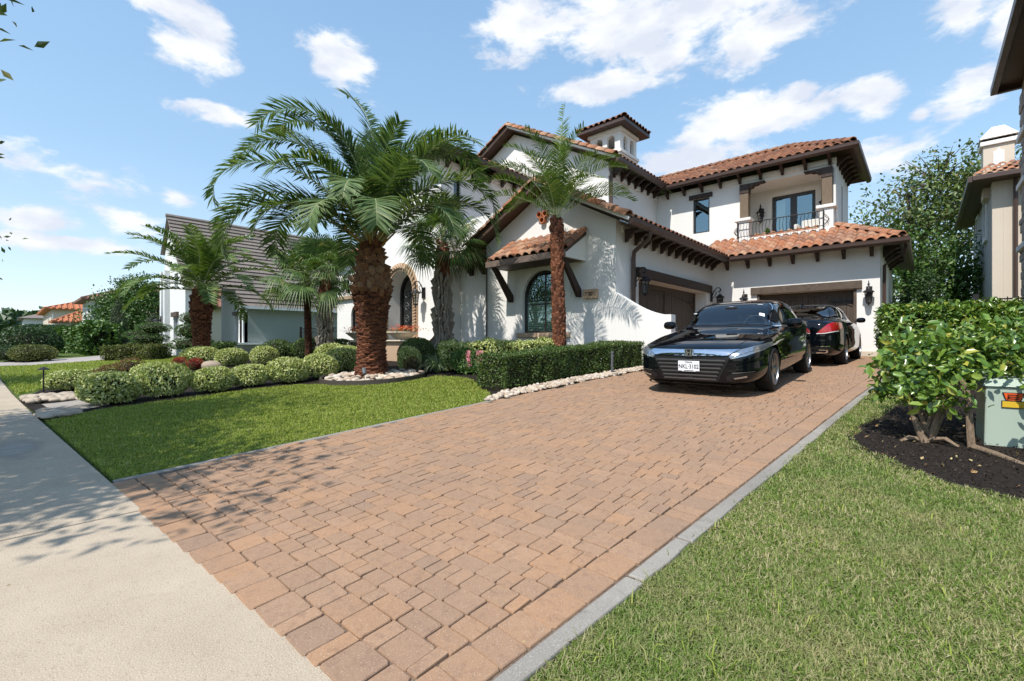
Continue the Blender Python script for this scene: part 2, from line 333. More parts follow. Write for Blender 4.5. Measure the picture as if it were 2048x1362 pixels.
m_leaf('palm_leaflet_bright', [(0, (.06, .11, .024)), (.5, (.10, .165, .035)), (.85, (.15, .215, .05)), (1, (.24, .25, .08))], .55, .25, .3)
m_leaf('fan_leaflet', [(0, (.055, .10, .028)), (.5, (.09, .15, .042)), (.9, (.13, .2, .06)), (1, (.3, .27, .12))], .5, .25, .3)
m_leaf('petal_pink', [(0, (.55, .16, .24)), (.5, (.70, .30, .38)), (1, (.75, .42, .48))], .6, .35, .2)
m_leaf('petal_red', [(0, (.55, .03, .02)), (.5, (.70, .09, .05)), (.8, (.75, .25, .08)), (1, (.75, .4, .35))], .6, .35, .2)
m_leaf('leaf_red', [(0, (.20, .02, .015)), (.5, (.35, .04, .03)), (1, (.42, .10, .06))], .5, .3, .3)
m_leaf('leaf_copper', [(0, (.12, .05, .03)), (.5, (.22, .12, .05)), (1, (.20, .20, .07))], .5, .3, .3)
m_leaf('blade_silver', [(0, (.13, .20, .10)), (.5, (.2, .28, .14)), (1, (.32, .38, .22))], .45, .3, .35)
m_leaf('bark_chip', [(0, (.012, .009, .007)), (.6, (.035, .026, .02)), (1, (.075, .055, .04))], .9, .0, .15)
m_leaf('dry_leaf', [(0, (.25, .13, .06)), (.5, (.42, .27, .13)), (1, (.55, .45, .22))], .7, .2, .2)
def m_rough_bark(name, a, b_, sc=(6, 6, 2)):
    def f(t, b):
        v = coords(t, sc, world=True); n = noise(t, v, 3, 6, .7, .4); t.links.new(ramp(t, [(.3, a), (.7, b_)], n), b.inputs['Base Color']); bump(t, b, n, .7, .02)
    return mat(name, a, .9, .2, build=f)
m_rough_bark('bark_oak', (.07, .05, .038), (.17, .13, .10)); m_rough_bark('bark_shrub', (.13, .09, .06), (.30, .22, .15), (20, 20, 6)); m_rough_bark('core_shade', (.012, .012, .007), (.03, .028, .014), (20, 20, 20))  # the last is near-black: the shade inside foliage put into its colour
m_rough_bark('palm_core', (.03, .013, .008), (.075, .032, .018), (8, 8, 8)); m_rough_bark('palm_core_grey', (.03, .022, .017), (.075, .055, .042), (8, 8, 8))
def m_boot(name, stops):
    def f(t, b):
        p = piece_random(t); c = ramp(t, stops, p); v = coords(t, world=True); n = noise(t, v, 40, 4, .7)
        c = mixc(t, ramp(t, [(.4, (0, 0, 0)), (.75, (.7,)*3)], n), c, tuple(q*.35 for q in stops[0][1]))
        t.links.new(c, b.inputs['Base Color']); bump(t, b, n, .5, .006)
    return mat(name, stops[0][1], .8, .25, build=f)
m_boot('palm_boot', [(0, (.085, .03, .016)), (.4, (.155, .055, .027)), (.75, (.22, .085, .04)), (1, (.12, .045, .024))])
m_boot('palm_boot_cut', [(0, (.17, .085, .045)), (.4, (.27, .14, .072)), (.8, (.20, .085, .04)), (1, (.33, .2, .12))])
m_boot('palm_boot_grey', [(0, (.27, .23, .19)), (.5, (.40, .35, .29)), (1, (.22, .18, .14))])
mat('palm_rachis', (.36, .38, .2), .45, .4); mat('palm_petiole', (.30, .17, .035), .5, .4)
def m_stone(name, stops, rough=.75):
    def f(t, b):
        p = piece_random(t); c = ramp(t, stops, p); n = noise(t, coords(t, world=True), 30, 5, .7)
        c = mixc(t, ramp(t, [(.4, (0, 0, 0)), (.75, (.45,)*3)], n), c, (.25, .19, .14)); t.links.new(c, b.inputs['Base Color']); bump(t, b, n, .2, .004)
    return mat(name, stops[0][1], rough, .35, build=f)
m_stone('river_stone', [(0, (.52, .42, .31)), (.25, (.62, .54, .43)), (.45, (.36, .25, .17)), (.6, (.58, .47, .36)), (.75, (.26, .2, .16)), (.9, (.66, .6, .52)), (1, (.42, .30, .2))])
m_stone('flag_stone', [(0, (.38, .31, .23)), (.5, (.48, .40, .31)), (1, (.33, .26, .19))]); m_stone('boulder_stone', [(0, (.33, .26, .19)), (1, (.38, .3, .22))])
m_stone('stone_wall', [(0, (.30, .27, .24)), (.5, (.38, .345, .31)), (1, (.26, .23, .2))], .9)
# hard things
mat('black_iron', (.012, .011, .011), .5, .4); mat('bronze_frame', (.03, .024, .02), .4, .5); mat('dark_room', (.012, .012, .012), .9, .1)
mat('steel_edging', (.06, .048, .038), .6, .4); mat('bollard_grey', (.10, .11, .115), .45, .5); mat('white_paint', (.78, .77, .75), .5, .4)
mat('car_black', (.002, .003, .005), .6, .0, coat=1.0); mat('chrome', (.78, .78, .8), .06, .5, 1.0); mat('car_trim', (.008, .008, .009), .45, .4); mat('rubber', (.014, .014, .014), .85, .3)
mat('alloy', (.30, .30, .31), .36, .5, 1.0); mat('alloy_dark', (.05, .05, .055), .3, .5, .8); mat('car_interior', (.05, .052, .058), .8, .2); mat('seat_leather', (.12, .12, .125), .65, .3); mat('light_reflector', (.5, .52, .55), .12, .6, .9)
mat('plate_white', (.76, .77, .78), .45, .4); mat('plate_ink', (.015, .02, .045), .5, .3); mat('sticker_white', (.75, .78, .8), .5, .3); mat('lens_dark', (.30, .32, .34), .2, .6, .7, coat=1)
mat('tail_red', (.36, .006, .01), .12, .6, coat=1); mat('rock_speaker', (.25, .2, .16), .8, .2)
mat('green_box', (.36, .43, .36), .5, .4, build=lambda t, b: rough_to(t, b, noise(t, coords(t, world=True), 6, 5), .4, .65)); mat('decal_yellow', (.62, .40, .03), .5, .3); mat('decal_orange', (.72, .10, .02), .5, .3); mat('decal_black', (.012, .012, .012), .5, .3)
mat('blind', (.72, .74, .66), .6, .3); mat('curtain', (.62, .58, .50), .8, .2); mat('cushion', (.62, .60, .56), .9, .1); mat('pot_terracotta', (.5, .16, .09), .7, .2)
def m_glass(name, tint, fac, rough=.0, refl=(1, 1, 1)):
    m = bpy.data.materials.new(name); m.use_nodes = True; t = m.node_tree; t.nodes.clear(); out = N(t, 'ShaderNodeOutputMaterial')
    tr = N(t, 'ShaderNodeBsdfTransparent', i_0=(*tint, 1)); gl = N(t, 'ShaderNodeBsdfGlossy', i_0=(*refl, 1), i_Roughness=rough)
    fr = N(t, 'ShaderNodeFresnel', i_IOR=1.55); ad = math_(t, 'ADD', fr.outputs[0], fac)
    mx = N(t, 'ShaderNodeMixShader'); t.links.new(ad, mx.inputs[0]); t.links.new(tr.outputs[0], mx.inputs[1]); t.links.new(gl.outputs[0], mx.inputs[2]); t.links.new(mx.outputs[0], out.inputs[0]); MAT[name] = m; return m
m_glass('window_glass', (.84, .95, .90), .22, .0, (.72, .94, 1.0)); m_glass('car_glass', (.66, .74, .78), .03); m_glass('car_glass_dark', (.03, .035, .04), .08); m_glass('lamp_glass', (.75, .75, .72), .06, .1)
m_glass('lens_clear', (.8, .82, .85), .08, .02)
# ------------------------------------------------------------------ ground height
PROF = [(-3000, 0), (.6, 0), (7.75, .40), (10.6, .53), (13, .60), (18.46, .68), (3000, .70)]
def gz(y):
    for (a, za), (b, zb) in zip(PROF, PROF[1:]):
        if y <= b: return za + (zb-za)*(y-a)/(b-a)
    return .7
def gzv(y): return np.interp(y, [p[0] for p in PROF], [p[1] for p in PROF])
def in_poly(x, y, poly):
    x = np.asarray(x); y = np.asarray(y); r = np.zeros(x.shape, bool); n = len(poly)
    for i in range(n):
        x1, y1 = poly[i]; x2, y2 = poly[(i+1) % n]
        c = ((y1 > y) != (y2 > y)) & (x < (x2-x1)*(y-y1)/(y2-y1+1e-12)+x1); r ^= c
    return r
# ================================================================== GROUND, DRIVEWAY, BEDS
def sheet(name, poly, m, off, kind='structure', parent=None, extra=()):
    bm = bmesh.new(); bm.faces.new([bm.verts.new((x, y, 0)) for x, y in poly])
    for yb in [p[0] for p in PROF[1:-1]] + list(extra):
        bmesh.ops.bisect_plane(bm, geom=bm.verts[:]+bm.edges[:]+bm.faces[:], plane_co=(0, yb, 0), plane_no=(0, 1, 0), dist=1e-5)
    bmesh.ops.triangulate(bm, faces=bm.faces[:])
    for v in bm.verts: v.co.z = gz(v.co.y)+off
    for f in bm.faces:
        f.normal_update()
        if f.normal.z < 0: f.normal_flip()
    me = bpy.data.meshes.new(name); bm.to_mesh(me); bm.free(); me.materials.append(m); o = link(name, me, parent)
    if kind: tag(o, kind=kind)
    return o
tag(sheet('ground', [(-1500, -1500), (1500, -1500), (1500, 2500), (-1500, 2500)], MAT['lawn_ground'], -.03), kind='structure')
def edge_y(x): # house-side edge of the sidewalk
    xs = [-60, -35, -21, -14.6, -9.63, -4.98, -1.49, 12]; ys = [-2.2, -.7, -.2, .05, .30, .56, .76, 1.5]
    return float(np.interp(x, xs, ys))
sw = tag(empty('sidewalk', (-4, -.2, 0)), kind='structure')
cuts = [9.2, 5.9, 2.6, -.7, -4.0, -7.3, -9.55, -10.6, -11.7, -12.8, -14, -17, -20, -23, -26, -29, -32, -36, -40]
for a, b in zip(cuts, cuts[1:]):
    m = MB(); x0, x1 = b+.006, a-.006
    n = 5; e = [x0+(x1-x0)*i/(n-1) for i in range(n)]
    top = [(x, edge_y(x)-1.55) for x in e]+[(x, edge_y(x)) for x in reversed(e)]
    m.prism(top, lambda p, q, d: (p, q, d), -.12, .012+random.Random(b).uniform(-.002, .002))
    m.build('slab', MAT['sidewalk_concrete'], sw, bevel=.006)
tag(sheet('street', [(-200, -13), (200, -13), (200, -3.9), (-200, -3.9)], MAT['asphalt'], -.10+.085), kind='structure')
kb = MB(); kb.box(-120, 120, -3.9, -3.72, -.05, .1); tag(kb.build('kerb', MAT['edging_concrete'], bevel=.02), kind='structure')
def blob(cx, cy, rx, ry, seed, n=28, amp=.18):
    r = random.Random(seed); ph = [r.uniform(0, 6.28) for _ in range(4)]
    return [(cx+rx*(1+amp*sum(math.sin((k+2)*a+ph[k])/(k+1.2) for k in range(4)))*math.cos(a), cy+ry*(1+amp*sum(math.sin((k+2)*a+ph[k])/(k+1.2) for k in range(4)))*math.sin(a)) for a in [2*math.pi*i/n for i in range(n)]]
# ---- driveway
XL = lambda y: float(np.interp(y, [0, 5.1, 9.4, 10.9, 10.95, 18.5], [-4.97, -4.9, -4.72, -4.62, -6.05, -6.05]))
XR = lambda y: -1.15+.06*y
drv = tag(empty('driveway', (-3, .7, 0)), kind='structure')
sheet('sand_bed', [(-4.99, .54), (-1.06, .79), (-.05, 18.5), (-6.05, 18.44), (-6.05, 10.95), (-4.6, 10.9), (-4.72, 9.4), (-4.9, 5.1)], MAT['joint_sand'], .001, None, drv)
def paver_tpl(seed):
    r = random.Random(seed); ring = []
    c = .05
    for sx, sy in ((1, -1), (1, 1), (-1, 1), (-1, -1)):
        p = (.5*sx, .5*sy)
        a = (p[0]-c*sx*r.uniform(.6, 1.5), p[1]); b = (p[0], p[1]-c*sy*r.uniform(.6, 1.5))
        ring += [b, a] if sx*sy > 0 else [a, b]
    ring = [(x*(1+r.uniform(-.01, .004)), y*(1+r.uniform(-.01, .004))) for x, y in ring]
    V = [(x*.972, y*.972, .0) for x, y in ring]+[(x, y, -.0045) for x, y in ring]+[(x, y, -.05) for x, y in ring]
    F = [(0, i, i+1) for i in range(1, 7)]
    for o in (0, 8):
        for i in range(8):
            j = (i+1) % 8; F += [(o+i, o+8+i, o+8+j), (o+i, o+8+j, o+j)]
    return np.array(V, float), np.array(F)
TPL = [paver_tpl(s) for s in range(5)]
# make sure the faces look outward
for k, (V, F) in enumerate(TPL):
    a, b, c = V[F[0]]
    if np.cross(b-a, c-a)[2] < 0: TPL[k] = (V, F[:, ::-1])
TPLM = [np_mesh('paver', V, F, MAT['paver']) for V, F in TPL]
def gen_pavers():
    r = random.Random(11); L = []
    shear = lambda x, y: y + .062*(x+2.2)*max(0., 1-max(0, y-.7)/5.0)
    y = .70; first = True
    while y < 18.2:
        h = .175 if first else r.choice([.10, .135, .15, .135, .12])
        xr = XR(y)-.185; x = XL(y)+.02 + (0 if first else r.uniform(-.06, 0))
        while x < xr-.04:
            wd = r.choice([.18, .12, .085, .15, .2]) if first else r.choice([.09, .135, .135, .18, .18, .075, .16])
            if xr-(x+wd) < .06: wd = xr-x
            cx = x+wd/2
            if x > XL(y)-.03: L.append((cx, shear(cx, y+h/2), wd, h, r.uniform(-.6, .6)))
            x += wd
        y += h; first = False
    y = .62
    while y < 18.1: # border course along the right edge
        h = r.choice([.14, .19, .10, .22]); cx = XR(y+h/2)-.09
        L.append((cx, y+h/2+.10, .18, h, -3.43)); y += h
    return L
PV = gen_pavers()
def cam_uv(x, y, z):
    D = -.6712*x+.7413*y; Rr = .7413*x+.6712*y
    return (1024+910*Rr/D, 681-910*(z-1.18)/D, D) if D > .2 else (0, 0, -1)
def paver_rank(p):
    u, v, D = cam_uv(p[0], p[1], gz(p[1])); 
    return D if (D > 0 and -60 < u < 2100 and v < 1460) else 999
PV.sort(key=paver_rank)
rp = random.Random(4); vs = []; fs = []; nb = 0
for i, (x, y, wd, h, rot) in enumerate(PV):
    k = rp.randrange(5); g = .0025+rp.random()*.0045
    sx, sy = wd-g, h-g; z = gz(y)+.012+rp.uniform(-.003, .003)
    slope = math.atan2(gz(y+.1)-gz(y-.1), .2)
    M = Matrix.Translation((x, y, z)) @ Matrix.Rotation(slope+R(rp.gauss(0, .6)), 4, 'X') @ Matrix.Rotation(R(rp.gauss(0, .5)), 4, 'Y') @ Matrix.Rotation(R(rot+rp.gauss(0, .35)), 4, 'Z')
    if rp.random() < .5: sx, sy = -sx, -sy
    if i < 300:
        o = link('paver', TPLM[k], drv); o.matrix_basis = M @ Matrix.Diagonal((sx, sy, 1, 1))
    else:
        V, F = TPL[k]; q = np.c_[V*np.array([sx, sy, 1]), np.ones(len(V))] @ np.array(M).T
        vs.append(q[:, :3]); fs.append(F+nb); nb += len(V)
tag(link('paver_field', np_mesh('paver_field', np.concatenate(vs), np.concatenate(fs), MAT['paver']), drv), kind='stuff')
# concrete edging, right side in lengths with cracks, left side a narrow ribbon
re_ = random.Random(8); y = .84
while y < 14:
    l = re_.choice([.5, 1.1, .8, 1.6]); m = MB(); n = 3; j = [re_.uniform(-.008, .008) for _ in range(8)]
    ys = [y+.006+(l-.012)*i/(n-1) for i in range(n)]
    pts = [(XR(q)+.002+j[i]*.3, q) for i, q in enumerate(ys)]+[(XR(q)+.085+j[i+3], q+j[i+4]) for i, q in reversed(list(enumerate(ys)))]
    m.prism(pts, lambda p, q, d: (p, q, gz(q)+d), -.08, .008+j[0]*.5)
    m.build('edging_block', MAT['edging_concrete'], drv, bevel=.008); y += l
y = .58
while y < 5.0:
    l = re_.choice([1.2, .9]); l = min(l, 5.04-y); m = MB()
    m.prism([(XL(y)-.085, y), (XL(y)-.008, y), (XL(y+l)-.008, y+l-.008), (XL(y+l)-.085, y+l-.008)], lambda p, q, d: (p, q, gz(q)+d), -.08, .01)
    m.build('edging_block', MAT['edging_concrete'], drv, bevel=.008); y += l
# ---- planting beds
BED_L = [(-9.62, .36), (-9.75, .5), (-10.28, .95), (-10.36, 1.7), (-10.4, 2.65), (-10.5, 3.4), (-10.25, 4.4), (-9.6, 4.62), (-8.5, 5.6), (-8.6, 6.75), (-7.9, 6.95), (-7.2, 6.72), (-5.5, 5.55), (-4.99, 5.06), (-4.80, 9.4), (-4.70, 10.8),
         (-11, 10.8), (-21, 10.3), (-24, 8), (-20.5, 4.4), (-17.2, 2.0), (-16.0, .55), (-13.3, .12)]
tag(sheet('planting_bed', BED_L, MAT['mulch'], -.008), kind='structure')
BED_R = [(-.52, 5.05), (-.30, 4.75), (-.06, 4.42), (.35, 4.2), (.9, 4.1), (2.2, 4.2), (2.4, 9.0), (.2, 9.6), (-.25, 8.0), (-.42, 6.4), (-.55, 5.6)]
tag(sheet('planting_bed', BED_R, MAT['mulch'], -.008), kind='structure')
ND = [(-31.5, -.5), (-38, -.75), (-39.5, 3), (-43, 7), (-36, 8.2), (-33.0, 4.2), (-31.8, 2)]
tag(sheet('neighbour_driveway', ND, MAT['neighbour_drive'], -.012), kind='structure')
tag(sheet('stepping_path', [(-10.3, .52), (-12.1, .40), (-12.3, 1.25), (-10.75, 1.2)], MAT['path_concrete'], .004), kind='structure')
# ---- grass
LAWN_L = [(-5.06, .60), (-4.99, 5.02), (-5.45, 5.48), (-7.2, 6.68), (-7.9, 6.9), (-8.55, 6.75), (-8.45, 5.8), (-8.9, 4.85), (-9.6, 4.6), (-10.25, 4.35), (-10.48, 3.4), (-10.38, 2.65), (-10.34, 1.7), (-10.25, .95), (-9.72, .48), (-9.6, .36)]
LAWN_R = [(-1.04, .70), (-.51, 9.6), (-.18, 8.0), (-.36, 6.45), (-.50, 5.95), (-.47, 5.65), (-.51, 5.4), (-.44, 5.1), (-.34, 4.9), (-.22, 4.80), (-.10, 4.55), (.02, 4.46), (.15, 4.30), (.37, 4.25), (.60, 4.13), (.92, 4.15), (1.4, 4.1), (2.2, 4.25), (2.6, .95)]
LAWN_N = [(-16.2, .6), (-20.7, 4.4), (-24, 7.9), (-31, 7), (-31.5, 3), (-31.3, -.4), (-21, -.12), (-15, .1)]
def grass(name, poly, dens, hgt, wid, m, seed, lean=.75):
    """dens(D) blades per square metre; blades of three triangles"""
    rng = np.random.default_rng(seed); P = np.array(poly); x0, y0 = P.min(0); x1, y1 = P.max(0)
    mx = dens(1.3); n = int((x1-x0)*(y1-y0)*mx); n = min(n, 1600000)
    mx = n/((x1-x0)*(y1-y0))
    x = rng.uniform(x0, x1, n); y = rng.uniform(y0, y1, n); D = np.maximum(-.6712*x+.7413*y, .3); Rr = (.7413*x+.6712*y)/D
    k = (rng.random(n) < dens(D)/mx) & (np.abs(Rr) < 1.22) & (D > .8); x, y, D = x[k], y[k], D[k]
    k = in_poly(x, y, poly); x, y, D = x[k], y[k], D[k]; n = len(x)
    z = gzv(y)-.03; a = rng.uniform(0, 2*np.pi, n); le = np.abs(rng.normal(lean, .35, n))
    cl = .75+.5*np.sin(x*7+np.sin(y*5)*2)*np.sin(y*6.3+np.cos(x*4))   # tufts
    h = hgt(D)*(.7+.6*rng.random(n))*(.75+.25*cl); wd = wid(D)*(.7+.6*rng.random(n))
    d = np.c_[np.cos(a), np.sin(a), np.zeros(n)]; s = np.c_[-np.sin(a), np.cos(a), np.zeros(n)]; u = np.array([0, 0, 1.])
    b = np.c_[x, y, z]; hh = h[:, None]; ll = le[:, None]; ww = wd[:, None]
    mid = b+u*hh*.62+d*hh*ll*.3; tip = b+u*hh*np.maximum(.35, 1-.28*ll*ll)+d*hh*ll*.95
    V = np.stack([b-s*ww, b+s*ww, mid+s*ww*.8, mid-s*ww*.8, tip], 1).reshape(-1, 3)
    i = np.arange(n)[:, None]*5
    F = np.concatenate([i+[[0, 1, 2]], i+[[0, 2, 3]], i+[[3, 2, 4]]], 1).reshape(-1, 3)
    return tag(link(name, np_mesh(name, V, F, m)), kind='stuff')
tag(grass('lawn_grass', LAWN_R, lambda D: np.clip(30000*(2.1/np.maximum(D, 1.6))**1.7, 1800, 26000), lambda D: .036+.0025*D, lambda D: .0011+.00055*D, MAT['grass_dry'], 1), 'short mown lawn with dry straw tips right of the driveway', 'grass')
tag(grass('lawn_weeds', LAWN_R, lambda D: np.clip(130*np.ones_like(np.asarray(D, float)), 0, 130), lambda D: .075, lambda D: .0028, MAT['grass_green'], 4, 1.1), 'scattered broad weed blades in the lawn right of the driveway', 'grass')
tag(grass('lawn_grass', LAWN_L, lambda D: np.clip(12500*(4.0/np.maximum(D, 3.))**1.6, 1400, 13000), lambda D: .040+.0018*D, lambda D: .0018+.0005*D, MAT['grass_green'], 2), 'green mown lawn between the driveway and the rounded shrubs', 'grass')
tag(grass('lawn_grass', LAWN_N, lambda D: np.clip(900*(12/np.maximum(D, 8.))**1.3, 200, 1000), lambda D: .05+.0015*D, lambda D: .004+.0005*D, MAT['grass_green'], 3), 'strip of lawn beside the grey roofed house', 'grass')
# ---- stones
def pebble_tpl(seed, sub=1):
    bm = bmesh.new(); bmesh.ops.create_icosphere(bm, subdivisions=sub, radius=.5); r = random.Random(seed)
    ax = [Vector((r.gauss(0, 1), r.gauss(0, 1), r.gauss(0, 1))).normalized() for _ in range(5)]; am = [r.uniform(-.22, .12) for _ in range(5)]
    for v in bm.verts:
        n = v.co.normalized(); v.co *= 1+sum(a*max(0, n.dot(q))**2 for a, q in zip(am, ax))
    V = np.array([v.co[:] for v in bm.verts]); F = np.array([[v.index for v in f.verts] for f in bm.faces]); bm.free(); return V, F
PEB = [pebble_tpl(s) for s in range(5)]; PEBM = [np_mesh('stone', V, F, MAT['river_stone'], True) for V, F in PEB]; FLGM = [np_mesh('flat_stone', V, F, MAT['flag_stone'], True) for V, F in [pebble_tpl(s+20, 2) for s in range(4)]]
def pebbles(name, pts, smin, smax, seed, lab):
    r = random.Random(seed); vs = []; fs = []; nb = 0
    for x, y, z in pts:
        V, F = r.choice(PEB); s = r.uniform(smin, smax)
        M = (Matrix.Translation((x, y, z)) @ Matrix.Rotation(r.uniform(0, 6.3), 4, 'Z') @ Matrix.Rotation(r.gauss(0, .35), 4, 'X') @ Matrix.Diagonal((s*1.3, s, s*.7, 1)))
        q = np.c_[V, np.ones(len(V))] @ np.array(M).T; vs.append(q[:, :3]); fs.append(F+nb); nb += len(V)
    return tag(link(name, np_mesh(name, np.concatenate(vs), np.concatenate(fs), MAT['river_stone'], True)), lab, 'gravel', kind='stuff')
r = random.Random(31); pts = []
for i in range(1150):
    y = r.uniform(4.95, 10.7); xr = XL(y)-.03; wd = .44 if y > 5.6 else .25+.2*(y-4.95)
    x = xr-r.random()*wd
    if y < 5.6 and x < -5.05-(y-4.95)*.35: continue
    pts.append((x, y, gz(y)+.012+r.random()*.03))
pebbles('river_gravel', pts, .055, .095, 3, 'pale river pebbles in a strip between the boxwood hedge and the driveway')
ring = empty('palm_ring', (-9.6, 5.75, gz(5.75)), 'low round dark edging filled with river stones around the big palm', 'tree ring')
m = MB(); n = 40
for i in range(n):
    a0, a1 = 2*math.pi*i/n, 2*math.pi*(i+1)/n
    q = [(-9.6+(1.2+o)*math.cos(a), 5.75+(1.12+o)*math.sin(a)) for a in (a0, a1) for o in (0, .045)]
    lo = min(gz(p[1]) for p in q)-.06; hi = .44
    m.hexa([(q[0][0], q[0][1], lo), (q[1][0], q[1][1], lo), (q[3][0], q[3][1], lo), (q[2][0], q[2][1], lo), (q[0][0], q[0][1], hi-.02), (q[1][0], q[1][1], hi-.02), (q[3][0], q[3][1], hi-.02), (q[2][0], q[2][1], hi-.02)])
# the edging follows the lawn: low on the uphill side
m.v = [(x, y, (gz(y)+.10 if z > .3 else gz(y)-.06)) for x, y, z in m.v]
m.build('edging', MAT['steel_edging'], ring)
r = random.Random(77); cnt = 0; placed = []
while cnt < 150 and len(placed) < 4000:
    a = r.uniform(0, 6.28); d = math.sqrt(r.random())*1.15; x = -9.6+d*math.cos(a); y = 5.75+d*.94*math.sin(a); placed.append(1)
    if (x+9.85)**2+(y-5.85)**2 < .34**2: continue
    s = r.uniform(.1, .19); o = link('stone', r.choice(PEBM), ring)
    o.matrix_basis = Matrix.Translation((x, y, gz(y)+.055+r.random()*.04)) @ Matrix.Rotation(r.uniform(0, 6.3), 4, 'Z') @ Matrix.Diagonal((s*1.3, s, s*.65, 1)); cnt += 1
fl = empty('flat_stone_border', (-12.6, .3, 0), 'flat tan stones laid beside the sidewalk below the path light', 'stone border')
r = random.Random(13)
for i in range(70):
    x = r.uniform(-13.6, -12.3); y = edge_y(x)+.08+r.random()*.75
    s = r.uniform(.13, .25); o = link('stone', r.choice(FLGM), fl); o.matrix_basis = Matrix.Translation((x, y, .03+r.random()*.02)) @ Matrix.Rotation(r.uniform(0, 6.3), 4, 'Z') @ Matrix.Diagonal((s*1.25, s*.8, .11, 1))
fl2 = empty('flat_stone_border', (-10.2, .4, 0), 'flat tan stones at the lawn corner beside the path slab', 'stone border')
for i in range(36):
    x = r.uniform(-10.75, -9.75); y = edge_y(x)+.06+r.random()*.42
    s = r.uniform(.13, .25); o = link('stone', r.choice(FLGM), fl2); o.matrix_basis = Matrix.Translation((x, y, .02+r.random()*.02)) @ Matrix.Rotation(r.uniform(0, 6.3), 4, 'Z') @ Matrix.Diagonal((s*1.25, s*.8, .09, 1))
# fallen leaves and chips on the mulch and lawn on the right
def litter(name, poly, n, size, m, seed, lab):
    rng = np.random.default_rng(seed); P = np.array(poly); x0, y0 = P.min(0); x1, y1 = P.max(0); x = rng.uniform(x0, x1, n); y = rng.uniform(y0, y1, n)
    k = in_poly(x, y, poly); x, y = x[k], y[k]; pt = np.c_[x, y, gzv(y)+.008]
    return tag(link(name, leaf_mesh(name, pt, np.tile([[0, 0, 1.]], (len(x), 1)), rng, size, .5, m, out=.02, fold=.2)), lab, 'leaf litter', kind='stuff')
litter('bark_chips', BED_R, 9000, .022, MAT['bark_chip'], 6, 'dark bark chips covering the mulch bed on the right'); litter('leaf_litter', [(-5, .6), (-1.1, .8), (-.6, 9), (-4.7, 9), (-9, .3), (-9, -.6), (0, -.3)], 130, .024, MAT['dry_leaf'], 7, 'few dry leaf scraps scattered over driveway and sidewalk')
litter('leaf_litter', BED_R, 420, .035, MAT['dry_leaf'], 5, 'dry leaves and chips scattered on the dark mulch')
# ================================================================== MAIN HOUSE
def fY(Y, sgn=1): return lambda a, b, d: (a, Y+sgn*d, b)      # wall facing -Y: a = X, b = Z, d goes into the wall
def fX(X, sgn=-1): return lambda a, b, d: (X+sgn*d, a, b)     # wall facing +X: a = Y
def wall(name, fn, outer, holes, thick, m, parent, **kw):
    loops = [outer]+list(holes); P = [[Vector((a, b, 0)) for a, b in l] for l in loops]; T = geometry.tessellate_polygon(P)
    flat = [q for l in loops for q in l]; n = len(flat); mb = MB()
    mb.v = [fn(a, b, 0) for a, b in flat]+[fn(a, b, thick) for a, b in flat]
    mb.f = [tuple(t) for t in T]+[tuple(i+n for i in reversed(t)) for t in T]
    o = 0
    for l in loops:
        k = len(l); mb.f += [(o+i, o+(i+1) % k, o+(i+1) % k+n, o+i+n) for i in range(k)]; o += k
    me = mb.mesh(name, m); bm = bmesh.new(); bm.from_mesh(me); bmesh.ops.recalc_face_normals(bm, faces=bm.faces[:]); bm.to_mesh(me); bm.free()
    return link(name, me, parent)
def rect(a0, a1, b0, b1): return [(a0, b0), (a1, b0), (a1, b1), (a0, b1)]
def arch(c, hw, b0, spring, n=14, ry=None):
    ry = ry or hw
    return [(c-hw, b0), (c+hw, b0)]+[(c+hw*math.cos(math.pi*i/n), spring+ry*math.sin(math.pi*i/n)) for i in range(n+1)]
def ring_of(shape_in, shape_out): # closed band between two outlines of equal length
    return shape_in, shape_out
def band(name, fn, inner, outer, d0, d1, m, parent, smooth=None):
    mb = MB(); n = len(inner); V = [fn(a, b, d) for d in (d0, d1) for l in (inner, outer) for a, b in l]
    F = []
    for i in range(n):
        j = (i+1) % n
        F += [(i, j, n+j, n+i), (2*n+i, 3*n+i, 3*n+j, 2*n+j), (n+i, n+j, 3*n+j, 3*n+i), (i, 2*n+i, 2*n+j, j)]
    mb.add(V, F); me = mb.mesh(name, m, smooth); bm = bmesh.new(); bm.from_mesh(me); bmesh.ops.recalc_face_normals(bm, faces=bm.faces[:]); bm.to_mesh(me); bm.free()
    return link(name, me, parent)
HOUSE = empty('villa', (-8.5, 14, .6), 'white stucco villa with terracotta tile roofs, dark corbels and a cupola', 'house')
WH = MAT['stucco_white']
# ---- walls
win_h = arch(-8.58, .80, 1.42, 2.52)
wall('front_gable_wall', fY(10.85), [(-11.0, .3), (-6.09, .3), (-6.09, 4.42), (-8.5, 5.72), (-11.0, 4.38)], [win_h], .25, WH, HOUSE)
cv = [(-6.09+1.5*t, 2.46-.64*math.sin(min(1, t*1.02)*math.pi/2)) for t in [i/12 for i in range(13)]]
wall('curved_wing_wall', fY(10.852), [(-6.088, .3), (-4.58, .3), (-4.58, 1.82)]+[(a, b) for a, b in reversed(cv[:-1])], [], .26, WH, HOUSE)
wall('garage_side_wall', fX(-6.09), [(11.1, .3), (18.46, .3), (18.46, 4.42), (11.1, 4.42)], [rect(12.15, 17.65, .34, 2.98)], .45, WH, HOUSE)
wall('garage_front_wall', fY(18.46), [(-6.54, .3), (-1.03, .3), (-1.03, 4.42), (-6.54, 4.42)], [rect(-4.55, -1.62, .34, 2.86)], .30, WH, HOUSE)
wall('garage_end_wall', fX(-1.03), [(18.76, .3), (26, .3), (26, 4.42), (18.76, 4.42)], [], .25, WH, HOUSE)
wall('upper_wing_wall', fY(19.76), [(-9.0, 4.4), (-2.33, 4.4), (-2.33, 7.72), (-9.0, 7.72)], [rect(-7.37, -6.69, 5.76, 7.22), rect(-5.45, -2.40, 5.18, 7.36)], .25, WH, HOUSE)
